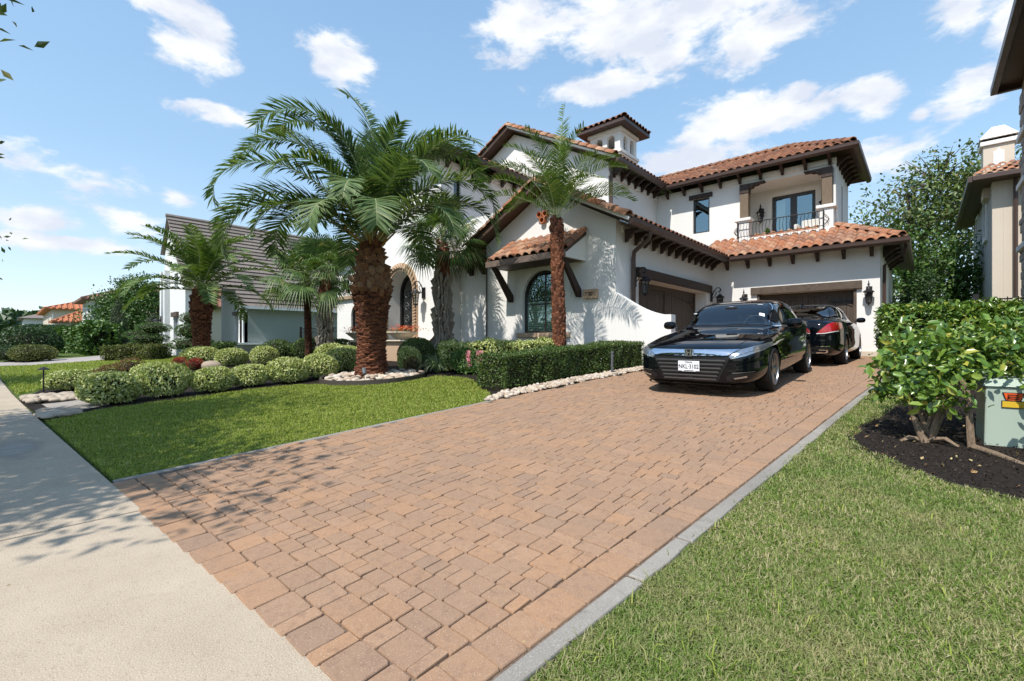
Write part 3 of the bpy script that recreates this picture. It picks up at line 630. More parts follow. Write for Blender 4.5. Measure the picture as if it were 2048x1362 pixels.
wall('upper_wing_end_wall', fX(-2.33), [(20.01, 4.4), (23.3, 4.4), (23.3, 7.72), (20.01, 7.72)], [rect(21.25, 21.6, 5.3, 7.1)], .25, WH, HOUSE)
wall('upper_wing_back_wall', fY(23.05), [(-9.0, 4.4), (-2.58, 4.4), (-2.58, 7.72), (-9, 7.72)], [], .25, WH, HOUSE)
wall('upper_side_wall', fX(-9.0), [(15.72, 4.4), (20.0, 4.4), (20.0, 7.72), (15.72, 7.72)], [], .25, WH, HOUSE)
wall('main_gable_wall', fY(15.47), [(-18.7, 3.5), (-9.0, 3.5), (-9.0, 8.05), (-13.87, 10.58), (-18.7, 8.05)], [], .25, WH, HOUSE)
d_in = arch(-15.3, .85, 1.16, 3.07, 18); w_l = arch(-18.8, .5, 1.6, 2.3); w_s = arch(-19.62, .17, 3.35, 3.82, 8)
wall('entry_wall', fY(10.35), [(-17.3, .3), (-12.8, .3), (-12.8, 7.72), (-17.3, 7.72)], [d_in], .30, WH, HOUSE)
wall('entry_side_wall', fX(-12.8), [(10.65, .3), (15.47, .3), (15.47, 7.72), (10.65, 7.72)], [arch(11.12, .17, 6.0, 7.2, 8)], .25, WH, HOUSE)
wall('entry_left_wall', fX(-17.3, 1), [(10.65, 3), (15.4, 3), (15.4, 7.72), (10.65, 7.72)], [], .25, WH, HOUSE)
wall('low_left_wall', fY(10.42), [(-20.6, .3), (-17.302, .3), (-17.302, 4.9), (-20.6, 4.9)], [w_l, w_s], .28, WH, HOUSE)
wall('low_left_end_wall', fX(-20.6, 1), [(10.7, .3), (16, .3), (16, 4.9), (10.7, 4.9)], [], .25, WH, HOUSE)
wall('niche_wall', fY(11.28), [(-12.798, .3), (-11.0, .3), (-11.0, 5.6), (-12.798, 5.6)], [], .25, WH, HOUSE)
MB().box(-12.0, -9.1, 15.6, 15.65, 4, 5).build('inner_panel', MAT['dark_room'], HOUSE)
# bands under the eaves, plinth, ledges
def mould(name, b, m='trim_white', bevel=.012): return MB().box(*b).build(name, MAT[m], HOUSE, bevel=bevel)
mould('cornice', (-6.085, -6.03, 11.1, 18.4, 4.12, 4.30)); mould('cornice', (-6.03, -1.0, 18.40, 18.455, 4.12, 4.30)); mould('cornice', (-8.995, -8.94, 15.4, 19.7, 7.50, 7.70)); mould('cornice', (-8.94, -2.30, 19.70, 19.755, 7.50, 7.70))
mould('cornice', (-12.795, -12.74, 10.3, 15.4, 7.50, 7.70)); mould('cornice', (-17.3, -12.74, 10.29, 10.345, 7.50, 7.70))
mould('plinth', (-1.62, -1.0, 18.42, 18.455, .5, .84), 'planter_stone'); mould('plinth', (-6.0, -4.55, 18.42, 18.455, .5, .84), 'planter_stone')
mould('porch_step', (-16.9, -13.0, 9.1, 10.345, .3, 1.14), 'cast_stone', .02); mould('porch_floor', (-17.0, -12.92, 8.98, 10.345, 1.145, 1.20), 'planter_stone', .02)
mould('ledge', (-20.7, -17.35, 10.28, 10.415, 3.05, 3.20), 'cast_stone', .02)
# wall below the porch light ledge
mould('window_sill', (-9.55, -7.55, 10.74, 10.845, 1.27, 1.41), 'cast_stone', .015)
# ---- windows
def window(fn, shape, depth, cx=None, bars_v=(), bars_h=(), fw=.055, name='window', room=True, glass='window_glass'):
    a = [p[0] for p in shape]; b = [p[1] for p in shape]; ca, cb_ = (min(a)+max(a))/2, (min(b)+max(b))/2; sa = (max(a)-min(a)-2*fw)/(max(a)-min(a)); sb = (max(b)-min(b)-2*fw)/(max(b)-min(b))
    inn = [(ca+(p-ca)*sa, cb_+(q-cb_)*sb) for p, q in shape]
    fr = band(name, fn, inn, shape, depth-.05, depth+.02, MAT['bronze_frame'], HOUSE)
    g = MB(); g.poly([fn(p, q, depth) for p, q in inn]); g.build('pane', MAT[glass], fr)
    for v in bars_v: m = MB(); m.prism(rect(v-.014, v+.014, min(b)+fw, max(b)-fw), fn, depth-.03, depth+.005); m.build('muntin', MAT['bronze_frame'], fr)
    for v in bars_h: m = MB(); m.prism(rect(min(a)+fw, max(a)-fw, v-.014, v+.014), fn, depth-.032, depth+.006); m.build('muntin', MAT['bronze_frame'], fr)
    if room:
        m = MB(); A0, A1, B0, B1 = min(a)-.35, max(a)+.35, min(b)-.3, max(b)+.3; d0, d1 = .5, 1.6
        V = [fn(p, q, d) for d in (d0, d1) for p, q in rect(A0, A1, B0, B1)]
        m.add(V, [(4, 5, 6, 7), (0, 1, 5, 4), (1, 2, 6, 5), (2, 3, 7, 6), (3, 0, 4, 7)]); m.build('room', MAT['dark_room'], fr)
    return fr
aw = window(fY(10.85), win_h, .16, bars_v=(-8.58,), bars_h=(2.3,))
band('window_surround', fY(10.85), [( -8.58+(p+8.58)*1.01, q) for p, q in arch(-8.58, .86, 1.42, 2.52)], arch(-8.58, 1.06, 1.42, 2.52), -.03, .0, MAT['trim_white'], HOUSE)
for k in range(17): MB().box(-9.34, -7.82, 11.045, 11.06, 1.46+k*.055, 1.505+k*.055).build('blind_slat', MAT['blind'], aw)
uw = window(fY(19.76), rect(-7.37, -6.69, 5.76, 7.22), .1, bars_h=())
MB().box(-7.52, -6.56, 19.66, 19.755, 7.22, 7.40).build('window_lintel', MAT['beam_wood'], uw, bevel=.01)
window(fY(10.42), w_l, .12, bars_v=(-18.8,)); window(fY(10.42), w_s, .12, fw=.03, room=False, glass='car_glass_dark'); window(fX(-12.8), arch(11.12, .17, 6.0, 7.2, 8), .12, fw=.03, room=False, glass='car_glass_dark')
window(fX(-2.33), rect(21.25, 21.6, 5.3, 7.1), .1, room=False, glass='car_glass_dark')
# ---- entry door: rope-moulded stone surround, iron scroll door
band('door_surround', fY(10.35), arch(-15.3, .85, 1.2, 3.07, 18), arch(-15.3, 1.16, 1.2, 3.07, 18), -.05, .0, MAT['cast_stone'], HOUSE)
rp_ = []
for i in range(19): rp_.append((-15.3+1.03*math.cos(math.pi*i/18), 3.07+1.03*math.sin(math.pi*i/18)))
path = [(-14.27, 1.25+1.82*i/16) for i in range(16)]+rp_+[(-16.33, 3.07-1.82*i/16) for i in range(1, 17)]
for i in range(len(path)-1):
    (a0, b0), (a1, b1) = path[i], path[i+1]; L = math.hypot(a1-a0, b1-b0); nx, nz = (b1-b0)/L, -(a1-a0)/L
    m = MB(); m.tube([(a0-nx*.085, 10.26, b0-nz*.085), ((a0+a1)/2, 10.235, (b0+b1)/2), (a1+nx*.085, 10.26, b1+nz*.085)], [.03, .055, .03], 6); m.build('rope_twist', MAT['cast_stone'], HOUSE, smooth=60)
door = band('entry_door', fY(10.35), arch(-15.3, .74, 1.28, 3.07, 18), arch(-15.3, .85, 1.2, 3.07, 18), .55, .62, MAT['black_iron'], HOUSE)
wall('door_reveal', fY(10.65), [(-16.6, 1.0), (-14.0, 1.0), (-14.0, 4.3), (-16.6, 4.3)], [arch(-15.3, .85, 1.16, 3.07, 18)], .3, WH, HOUSE)
g = MB(); g.poly([(a, 10.96, b) for a, b in arch(-15.3, .76, 1.28, 3.07, 18)]); g.build('door_glass', MAT['car_glass_dark'], door)
MB().box(-15.32, -15.28, 10.89, 10.93, 1.28, 3.8).build('meeting_stile', MAT['black_iron'], door)
def scroll(cx, cz, r, turns, sgn, yy): return [(cx+sgn*r*(1-.85*t)*math.cos(turns*2*math.pi*t), yy, cz+r*(1-.85*t)*math.sin(turns*2*math.pi*t)) for t in [i/20 for i in range(21)]]
for sx in (-1, 1):
    for zc in (1.55, 2.05, 2.55, 3.05):
        m = MB(); m.tube(scroll(-15.3+sx*.38, zc, .2, 1.5, sx, 10.91), .014, 5); m.build('scroll', MAT['bollard_grey'], door)
# ---- garage doors of planks with strap hinges
def garage_door(fn, a0, a1, b0, b1, n, name):
    d = band(name, fn, rect(a0+.12, a1-.12, b0+.14, b1-.16), rect(a0, a1, b0, b1), 0, .06, MAT['garage_wood'], HOUSE)
    rr = random.Random(a0); w_ = (a1-a0-.24)/n
    m = MB(); m.prism(rect(a0-.02, a1+.02, b0-.02, b1+.02), fn, .062, .09); m.build('backing', MAT['dark_room'], d)
    for i in range(n):
        m = MB(); p = a0+.12+i*w_; m.prism(rect(p+.004, p+w_-.004, b0+.14, b1-.16), fn, .015+rr.uniform(0, .006), .05); m.build('plank', MAT['garage_wood'], d)
    m = MB(); mid = (a0+a1)/2; m.prism(rect(mid-.07, mid+.07, b0+.14, b1-.16), fn, -.012, .04); m.build('centre_stile', MAT['garage_wood'], d)
    for s in (0, 1):
        for zz in (b0+.35, b1-.38):
            m = MB(); L = .62
            e = a0+.14 if s == 0 else a1-.14; sg = 1 if s == 0 else -1
            shp = [(0, .035), (.25, .03), (.3, .055), (.34, .03), (.46, .025), (.5, .06), (.56, .025), (L, 0)]
            pl = [(e+sg*p, zz+q) for p, q in shp]+[(e+sg*p, zz-q) for p, q in reversed(shp[:-1])]
            m.prism(pl, fn, -.018, .012); m.build('strap_hinge', MAT['black_iron'], d)
        m = MB(); c0 = mid+(-.09 if s == 0 else .09); m.prism(rect(c0-.015, c0+.015, b0+.9, b0+1.25), fn, -.05, .0); m.build('pull_handle', MAT['black_iron'], d)
        m = MB(); e0 = (a0+.14 if s == 0 else a1-.14)
        pts = [(mid+(e0-mid)*t, b1-.2-.0-.30*(abs(t)**2.2)) for t in [i/10 for i in range(11)]]
        m.prism([(p, q) for p, q in pts]+[(p, q-.05) for p, q in reversed(pts)], fn, -.01, .014); m.build('arched_rail', MAT['garage_wood'], d)
    return d
garage_door(fY(18.72), -4.55, -1.62, .66, 2.87, 15, 'garage_door'); garage_door(fX(-6.50), 12.15, 17.65, .6, 2.99, 28, 'garage_door')
MB().box(-4.75, -1.48, 18.36, 18.47, 2.86, 3.12).build('lintel', MAT['lintel_wood'], HOUSE, bevel=.012); MB().box(-6.1, -5.98, 11.98, 18.0, 3.0, 3.27).build('lintel', MAT['beam_wood'], HOUSE, bevel=.012)
MB().box(-4.55, -4.47, 18.44, 18.7, .66, 2.855).build('door_jamb', MAT['lintel_wood'], HOUSE); MB().box(-1.70, -1.62, 18.44, 18.7, .66, 2.855).build('door_jamb', MAT['lintel_wood'], HOUSE)
# ---- roofs
TW, TLN = .285, .40
_px = [(-.1425, .004), (-.108, .012), (-.085, .052), (-.045, .08), (.0, .088), (.045, .08), (.085, .052), (.108, .012), (.1425, .004)]
def tile_tpl():
    n = len(_px); V = []; F = []
    for y, dz in ((-.0, .03), (TLN, .0)):
        V += [(x, y, h+dz) for x, h in _px]
    V += [(x, 0, h+.03-.022) for x, h in _px]
    for i in range(n-1): F += [(i, i+1, n+i+1), (i, n+i+1, n+i), (2*n+i, 2*n+i+1, i+1), (2*n+i, i+1, i)]
    return np.array(V), np.array(F)
def cap_tpl(L=.42, r=.14):
    V = []; F = []; n = 8
    for y, rr in ((0, r), (L, r*.82)):
        V += [(rr*math.cos(math.pi*(i/(n-1))), y, rr*.9*math.sin(math.pi*(i/(n-1)))) for i in range(n)]
    V += [((r-.025)*math.cos(math.pi*(i/(n-1))), 0, (r-.025)*.9*math.sin(math.pi*(i/(n-1)))) for i in range(n)]
    for i in range(n-1): F += [(i, n+i+1, i+1), (i, n+i, n+i+1), (2*n+i, i, i+1), (2*n+i, i+1, 2*n+i+1)]
    return np.array(V), np.array(F)
RT = {'tile': tile_tpl(), 'cap': cap_tpl(), 'rake': cap_tpl(.50, .19)}
RTM = {}
def rt_mesh(k, mk):
    if (k, mk) not in RTM: RTM[(k, mk)] = np_mesh('roof_tile' if k == 'tile' else 'ridge_tile', *RT[k], MAT[mk], True)
    return RTM[(k, mk)]
TILES = []   # (matrix, template, material, owner)
def frame_m(o, e, s, n): return Matrix(((e[0], s[0], n[0], o[0]), (e[1], s[1], n[1], o[1]), (e[2], s[2], n[2], o[2]), (0, 0, 0, 1)))
def roof_plane(name, pts, mk, parent, deck='soffit_wood', th=.1, seed=0, tiles=True, owner=None):
    """pts: eave A, eave B, then the rest counter-clockwise seen from above"""
    P = [Vector(p) for p in pts]; e = (P[1]-P[0]).normalized(); n = None
    for i in range(2, len(P)):
        c = e.cross(P[i]-P[0])
        if c.length > 1e-6: n = c.normalized(); break
    if n.z < 0: n = -n
    s = n.cross(e)
    mb = MB(); k = len(P); mb.add([p for p in P]+[p-n*th for p in P], [tuple(range(k)), tuple(range(2*k-1, k-1, -1))]+[(i, (i+1) % k, (i+1) % k+k, i+k) for i in range(k)])
    me = mb.mesh(name, MAT[deck]); bm = bmesh.new(); bm.from_mesh(me); bmesh.ops.recalc_face_normals(bm, faces=bm.faces[:]); bm.to_mesh(me); bm.free()
    o = link(name, me, parent); own = owner or o
    if tiles:
        p2 = [((p-P[0]).dot(e), (p-P[0]).dot(s)) for p in P]; r = random.Random(seed)
        us = [p[0] for p in p2]; vs_ = [p[1] for p in p2]
        nu = int((max(us)-min(us))/TW); off = (max(us)-min(us)-nu*TW)/2
        for i in range(nu):
            for j in range(int(max(vs_)/.335)+1):
                u_ = min(us)+off+(i+.5)*TW; v_ = j*.335-.03
                if not in_poly([u_], [v_+.12], p2)[0]: continue
                q = P[0]+e*(u_+r.uniform(-.006, .006))+s*(v_+r.uniform(-.01, .01))+n*.012
                TILES.append((frame_m(q, e, s, n) @ Matrix.Rotation(r.gauss(0, .012), 4, 'Z'), 'tile', mk, own))
    return o
def ridge(a, b, mk, owner, seed=0, lift=.07, tp='cap'):
    a, b = Vector(a), Vector(b); s = (b-a).normalized(); e = s.cross(Vector((0, 0, 1))).normalized(); n = e.cross(s); L = (b-a).length; k = max(1, round(L/(.37 if tp == 'cap' else .44))); r = random.Random(seed)
    for i in range(k):
        q = a+s*(L*i/k)+n*lift
        TILES.append((frame_m(q, e, s, n) @ Matrix.Rotation(r.gauss(0, .02), 4, 'Z') @ Matrix.Rotation(-.03, 4, 'X'), tp, mk, owner))
EL, EU = 4.26, 7.88     # eave heights
# front gable roof over the left garage: ridge along Y at X = -8.5
GR = roof_plane('garage_gable_roof', [(-5.45, 10.35, EL), (-5.45, 18.0, EL), (-8.5, 18.0, 5.86), (-8.5, 10.35, 5.86)], 'terracotta_weathered', HOUSE, seed=1)
roof_plane('garage_gable_roof', [(-11.55, 15.47, EL), (-11.55, 10.35, EL), (-8.5, 10.35, 5.86), (-8.5, 15.47, 5.86)], 'terracotta', HOUSE, seed=2)
ridge((-8.5, 10.4, 5.86), (-8.5, 15.4, 5.86), 'terracotta', GR)
ridge((-5.5, 10.40, EL+.0), (-8.5, 10.40, 5.84), 'terracotta', GR, 3, .03, 'rake'); ridge((-11.5, 10.40, EL+.0), (-8.5, 10.40, 5.84), 'terracotta', GR, 4, .03, 'rake')
# skirt roof over the right garage, hipped at the corner
SR = roof_plane('garage_skirt_roof', [(-6.6, 17.86, EL), (-.43, 17.86, EL), (-2.33, 19.76, 5.24), (-6.6, 19.76, 5.24)], 'terracotta', HOUSE, seed=5)
roof_plane('garage_skirt_roof', [(-.43, 17.86, EL), (-.43, 26.0, EL), (-2.33, 26.0, 5.24), (-2.33, 19.76, 5.24)], 'terracotta', HOUSE, seed=6)
ridge((-.5, 17.93, EL+.02), (-2.33, 19.76, 5.24), 'terracotta', SR, 7)
mould('roof_flashing', (-6.0, -5.5, 17.80, 17.9, EL+.0, EL+.14), 'edging_concrete')
# upper wing roof, hipped right
UR = roof_plane('upper_wing_roof', [(-11.0, 19.14, EU), (-1.73, 19.14, EU), (-4.13, 21.54, 9.1), (-11.0, 21.54, 9.1)], 'terracotta_weathered', HOUSE, seed=8)
roof_plane('upper_wing_roof', [(-1.73, 19.14, EU), (-1.73, 23.94, EU), (-4.13, 21.54, 9.1)], 'terracotta_weathered', HOUSE, seed=9)
roof_plane('upper_wing_roof', [(-1.73, 23.94, EU), (-11, 23.94, EU), (-11, 21.54, 9.1), (-4.13, 21.54, 9.1)], 'terracotta_weathered', HOUSE, seed=9, tiles=False)
ridge((-1.8, 19.21, EU+.02), (-4.13, 21.54, 9.1), 'terracotta_weathered', UR, 10); ridge((-4.13, 21.54, 9.1), (-10.6, 21.54, 9.1), 'terracotta_weathered', UR, 11)
# main block gable, ridge along Y at X = -13.87
MR = roof_plane('main_roof', [(-8.4, 14.95, EU+.1), (-8.4, 26, EU+.1), (-13.87, 26, 10.8), (-13.87, 14.95, 10.8)], 'terracotta_weathered', HOUSE, seed=12)
roof_plane('main_roof', [(-19.34, 26, EU+.1), (-19.34, 14.95, EU+.1), (-13.87, 14.95, 10.8), (-13.87, 26, 10.8)], 'terracotta_weathered', HOUSE, seed=13, tiles=False)
ridge((-8.45, 15.0, EU+.12), (-13.87, 15.0, 10.78), 'terracotta', MR, 14, .03, 'rake'); ridge((-19.3, 15.0, EU+.12), (-13.87, 15.0, 10.78), 'terracotta', MR, 15, .03, 'rake'); ridge((-13.87, 15.0, 10.8), (-13.87, 25, 10.8), 'terracotta_weathered', MR, 16)
# entry block hip roof
ER = roof_plane('entry_roof', [(-17.9, 9.75, EU), (-12.2, 9.75, EU), (-15.05, 12.6, 9.3)], 'terracotta_weathered', HOUSE, seed=17)
roof_plane('entry_roof', [(-12.2, 9.75, EU), (-12.2, 15.4, EU), (-15.05, 15.4, 9.3), (-15.05, 12.6, 9.3)], 'terracotta_weathered', HOUSE, seed=18)
roof_plane('entry_roof', [(-17.9, 15.4, EU), (-17.9, 9.75, EU), (-15.05, 12.6, 9.3), (-15.05, 15.4, 9.3)], 'terracotta_weathered', HOUSE, seed=19, tiles=False)
ridge((-12.27, 9.82, EU), (-15.05, 12.6, 9.3), 'terracotta_weathered', ER, 20)
LR = roof_plane('low_left_roof', [(-21.1, 9.95, 4.9), (-17.35, 9.95, 4.9), (-17.35, 13, 6.3), (-20.0, 13, 6.3)], 'terracotta_weathered', HOUSE, seed=40)
NR = roof_plane('niche_skirt_roof', [(-12.78, 10.74, 4.05), (-11.05, 10.74, 4.05), (-11.05, 11.28, 4.36), (-12.78, 11.28, 4.36)], 'terracotta', HOUSE, seed=21)
# awning over the arched window
AR = roof_plane('window_awning', [(-9.98, 9.86, 3.60), (-7.02, 9.86, 3.60), (-7.02, 10.83, 4.24), (-9.98, 10.83, 4.24)], 'terracotta', HOUSE, seed=22, th=.08)
ridge((-7.06, 9.88, 3.60), (-7.06, 10.8, 4.22), 'terracotta', AR, 23, .05)
m = MB(); m.box(-9.98, -7.02, 9.80, 9.87, 3.40, 3.58); m.build('awning_fascia', MAT['fascia_wood'], HOUSE, bevel=.01)
for xa in (-7.10, -9.97): m = MB(); m.prism([(9.872, 3.41), (10.845, 3.41), (10.845, 4.12), (9.872, 3.52)], lambda a, b, d: (d, a, b), xa, xa+.07); m.build('awning_cheek', MAT['stucco_white'], HOUSE)
m = MB(); m.box(-9.89, -7.11, 9.872, 10.845, 3.42, 3.45); m.build('awning_soffit', MAT['soffit_wood'], HOUSE)
for x in (-9.80, -7.22):
    m = MB(); m.prism([(9.93, 3.405), (10.14, 3.405), (10.845, 2.62), (10.845, 2.40), (10.70, 2.40)], lambda a, b, d: (d, a, b), x-.055, x+.055); m.build('awning_bracket', MAT['beam_wood'], HOUSE, bevel=.015)
# cupola
CU = (-9.98, 18.15, 1.55)    # near corner, side
cx, cy, cl_ = CU
ca = [arch(cx-cl_*.70, .2, 9.75, 10.2, 8), arch(cx-cl_*.30, .2, 9.75, 10.2, 8)]
wall('cupola_wall', fY(cy), [(cx-cl_, 8.0), (cx, 8.0), (cx, 10.66), (cx-cl_, 10.66)], ca, .14, WH, HOUSE)
wall('cupola_wall', fX(cx), [(cy+.14, 8.0), (cy+cl_, 8.0), (cy+cl_, 10.66), (cy+.14, 10.66)], [arch(cy+cl_*.32, .18, 9.75, 10.2, 8), arch(cy+cl_*.72, .18, 9.75, 10.2, 8)], .14, WH, HOUSE)
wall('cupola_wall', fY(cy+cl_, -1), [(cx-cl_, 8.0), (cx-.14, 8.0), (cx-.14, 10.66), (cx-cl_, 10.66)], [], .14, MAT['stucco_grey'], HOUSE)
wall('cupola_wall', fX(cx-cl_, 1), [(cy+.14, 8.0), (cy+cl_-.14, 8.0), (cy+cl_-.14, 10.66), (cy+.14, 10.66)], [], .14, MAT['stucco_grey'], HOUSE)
m = MB(); m.box(cx-cl_-.1, cx+.1, cy-.1, cy+cl_+.1, 9.52, 9.66); m.box(cx-cl_-.05, cx+.05, cy-.05, cy+cl_+.05, 9.44, 9.518); m.build('cupola_band', MAT['trim_white'], HOUSE, bevel=.02)
m = MB(); m.box(cx-cl_-.09, cx+.09, cy-.09, cy+cl_+.09, 10.5, 10.66); m.build('cupola_cornice', MAT['trim_white'], HOUSE, bevel=.02)
ex0, ex1, ey0, ey1, ez = cx-cl_-.45, cx+.45, cy-.45, cy+cl_+.45, 10.82; ap = ((ex0+ex1)/2, (ey0+ey1)/2, 11.42)
MB().box(ex0, ex1, ey0, ey1, 10.662, 10.80).build('cupola_fascia', MAT['gutter_paint'], HOUSE, bevel=.01)
CR = roof_plane('cupola_roof', [(ex0, ey0, ez), (ex1, ey0, ez), ap], 'terracotta_weathered', HOUSE, seed=30, th=.02); roof_plane('cupola_roof', [(ex1, ey0, ez), (ex1, ey1, ez), ap], 'terracotta_weathered', HOUSE, seed=31, th=.02)
roof_plane('cupola_roof', [(ex1, ey1, ez), (ex0, ey1, ez), ap], 'terracotta_weathered', HOUSE, seed=32, th=.02); roof_plane('cupola_roof', [(ex0, ey1, ez), (ex0, ey0, ez), ap], 'terracotta_weathered', HOUSE, seed=33, th=.02)
for p in ((ex0, ey0), (ex1, ey0), (ex1, ey1), (ex0, ey1)): ridge((p[0], p[1], ez), ap, 'terracotta_weathered', CR, 34, .03)
# ---- link the tiles: the 300 that show largest stand alone
def tile_rank(t):
    p = t[0].to_translation(); u, v, D = cam_uv(p.x, p.y, p.z); nrm = (t[0].to_3x3() @ Vector((0, 0, 1))).normalized(); view = (Vector((0, 0, 1.18))-p).normalized()
    face = nrm.dot(view)
    return D-(6*face if t[1] == 'tile' else 0)-(6 if t[1] != 'tile' and p.y < 15.2 else 0) if (D > 0 and -20 < u < 2070 and (face > .02 or t[1] != 'tile')) else 999
TILES.sort(key=tile_rank); grp = {}
for i, (M, k, mk, own) in enumerate(TILES):
    if i < 300: o = link('roof_tile' if k == 'tile' else 'ridge_tile', rt_mesh(k, mk), own); o.matrix_basis = M
    else: grp.setdefault((own.name, mk), []).append((M, k, own))
for (nm, mk), L in grp.items():
    vs = []; fs = []; nb = 0
    for M, k, own in L:
        V, F = RT[k]; q = np.c_[V, np.ones(len(V))] @ np.array(M).T; vs.append(q[:, :3]); fs.append(F+nb); nb += len(V)
    tag(link('tile_field', np_mesh('tile_field', np.concatenate(vs), np.concatenate(fs), MAT[mk], True), L[0][2]), kind='stuff')
# ---- gutters, barge boards, corbels, downspouts
def gutter(a, b, out):
    a, b, out = Vector(a), Vector(b), Vector(out); s = (b-a).normalized(); up = Vector((0, 0, 1))
    pr = [(-.04, -.17), (.05, -.17), (.115, -.12), (.125, -.02), (.135, .0), (.11, .0), (.10, -.03), (-.04, -.03)]
    m = MB(); L = (b-a).length; m.prism(pr, lambda p, q, d: tuple(a+out*p+up*q+s*d), 0, L); return m.build('gutter', MAT['gutter_paint'], HOUSE, bevel=.008)
gutter((-5.45, 10.37, EL), (-5.45, 17.74, EL), (1, 0, 0)); gutter((-5.30, 17.86, EL), (-.31, 17.86, EL), (0, -1, 0)); gutter((-.43, 17.87, EL), (-.43, 26, EL), (1, 0, 0))
gutter((-8.4, 15.0, EU+.08), (-8.4, 19.02, EU+.08), (1, 0, 0)); gutter((-8.25, 19.14, EU), (-1.61, 19.14, EU), (0, -1, 0)); gutter((-1.73, 19.15, EU), (-1.73, 23.9, EU), (1, 0, 0))
gutter((-17.9, 9.75, EU), (-12.08, 9.75, EU), (0, -1, 0)); gutter((-12.2, 9.76, EU), (-12.2, 15.4, EU), (1, 0, 0)); gutter((-12.78, 10.74, 4.05), (-11.1, 10.74, 4.05), (0, -1, 0))
def barge(a, b, mk='soffit_wood', dp=.19):
    a, b = Vector(a), Vector(b); s = (b-a).normalized(); n = Vector((-s.z, 0, s.x)); n = n if n.z > 0 else -n; L = (b-a).length
    m = MB(); m.prism([(-.03, -dp), (.04, -dp), (.04, -.0), (-.03, -.0)], lambda p, q, d: tuple(a+Vector((0, 1, 0))*p+n*q+s*d), 0, L); m.build('barge_board', MAT[mk], HOUSE, bevel=.01)
barge((-5.42, 10.35, EL), (-8.5, 10.35, 5.87), 'trim_white', .09); barge((-11.55, 10.35, EL), (-8.5, 10.35, 5.87)); barge((-8.4, 14.95, EU+.1), (-13.87, 14.95, 10.81), 'trim_white', .09); barge((-19.3, 14.95, EU+.1), (-13.87, 14.95, 10.81))
_cb = [(0, 0), (.50, -.0), (.52, -.05), (.46, -.10), (.40, -.10), (.33, -.17), (.25, -.20), (.2, -.30), (.12, -.33), (.09, -.40), (0, -.42)]
def corbel(p, out, w_=.10, sc=.84):
    p, out = Vector(p), Vector(out); sd = Vector((-out.y, out.x, 0)); up = Vector((0, 0, 1))
    m = MB(); m.prism([(a*sc, b*sc) for a, b in _cb], lambda a, b, d: tuple(p+out*a+up*b+sd*d), -w_/2, w_/2); return m.build('corbel', MAT['beam_wood'], HOUSE, bevel=.01)
for i in range(13): corbel((-6.028, 11.25+i*.56, EL-.06), (1, 0, 0))
for i in range(7): corbel((-5.55+i*.72, 18.398, EL-.06), (0, -1, 0))
for i in range(7): corbel((-8.938, 15.75+i*.58, EU-.04), (1, 0, 0))
for i in range(9): corbel((-8.45+i*.745, 19.698, EU-.08), (0, -1, 0))
for i in range(6): corbel((-2.328, 20.0+i*.58, EU-.08), (1, 0, 0))
for i in range(5): corbel((-.98, 18.9+i*.9, EL-.06), (1, 0, 0))
for i in range(7): corbel((-12.738, 10.55+i*.72, EU-.08), (1, 0, 0), .12, .95)
for i in range(6): corbel((-17+i*.72, 10.288, EU-.08), (0, -1, 0), .12, .95)
for x in (-12.15, -11.5): corbel((x, 11.278, 3.93), (0, -1, 0), .16, 1.0)
m = MB(); m.box(-12.75, -11.02, 10.70, 11.275, 3.93, 3.98); m.build('niche_beam', MAT['beam_wood'], HOUSE)
def downspout(pts, r=.045): m = MB(); m.tube(pts, r, 6); return m.build('downspout', MAT['gutter_paint'], HOUSE, smooth=50)
downspout([(-5.42, 11.5, EL-.14), (-5.45, 11.5, EL-.34), (-5.95, 11.62, EL-.62), (-5.99, 11.65, EL-.8), (-5.99, 11.65, .5)], .06)
downspout([(-10.93, 10.80, 4.0), (-10.93, 10.80, .45)], .025); downspout([(-8.93, 15.55, 7.7), (-8.93, 15.55, 5.9)], .06)
downspout([(-.4, 18.3, EL-.14), (-.45, 18.35, EL-.4), (-.93, 18.62, EL-.7), (-.95, 18.62, .6)], .05)
# ---- gable pipes, medallion, house number
for x, z in ((-8.62, 4.98), (-8.40, 4.98), (-8.51, 4.80)):
    m = MB(); n = 12; 
    for i in range(n):
        a0, a1 = 2*math.pi*i/n, 2*math.pi*(i+1)/n
        for r0, r1, y0, y1 in ((.10, .10, 10.72, 10.845), (.075, .10, 10.72, 10.72), (.075, .075, 10.84, 10.72)):
            m.poly([(x+r0*math.cos(a0), y0, z+r0*math.sin(a0)), (x+r0*math.cos(a1), y0, z+r0*math.sin(a1)), (x+r1*math.cos(a1), y1, z+r1*math.sin(a1)), (x+r1*math.cos(a0), y1, z+r1*math.sin(a0))])
    m.build('vent_pipe', MAT['terracotta_orange'], HOUSE, smooth=40)
    m = MB(); m.poly([(x+.076*math.cos(2*math.pi*i/n), 10.83, z+.076*math.sin(2*math.pi*i/n)) for i in range(n)]); m.build('vent_hole', MAT['dark_room'], HOUSE)
mc = (-13.87+.0, 9.05)
q = [(mc[0]+(.42+.13*math.cos(4*t))*math.cos(t)*1.0, mc[1]+(.48+.15*math.cos(4*t))*math.sin(t)) for t in [2*math.pi*i/32 for i in range(32)]]
m = MB(); m.prism(q, fY(15.47), -.08, .0); m.prism([(mc[0]+(a-mc[0])*.6, mc[1]+(b-mc[1])*.6) for a, b in q], fY(15.47), -.13, -.081); m.build('medallion', MAT['trim_white'], HOUSE, bevel=.02)
pl = band('number_plaque', fY(10.85), rect(-7.0, -6.70, 2.41, 2.52), rect(-7.08, -6.62, 2.34, 2.60), -.09, .0, MAT['cast_stone'], HOUSE)
MB().box(-7.0, -6.70, 10.80, 10.845, 2.41, 2.52).build('plaque_face', MAT['cast_stone'], pl)
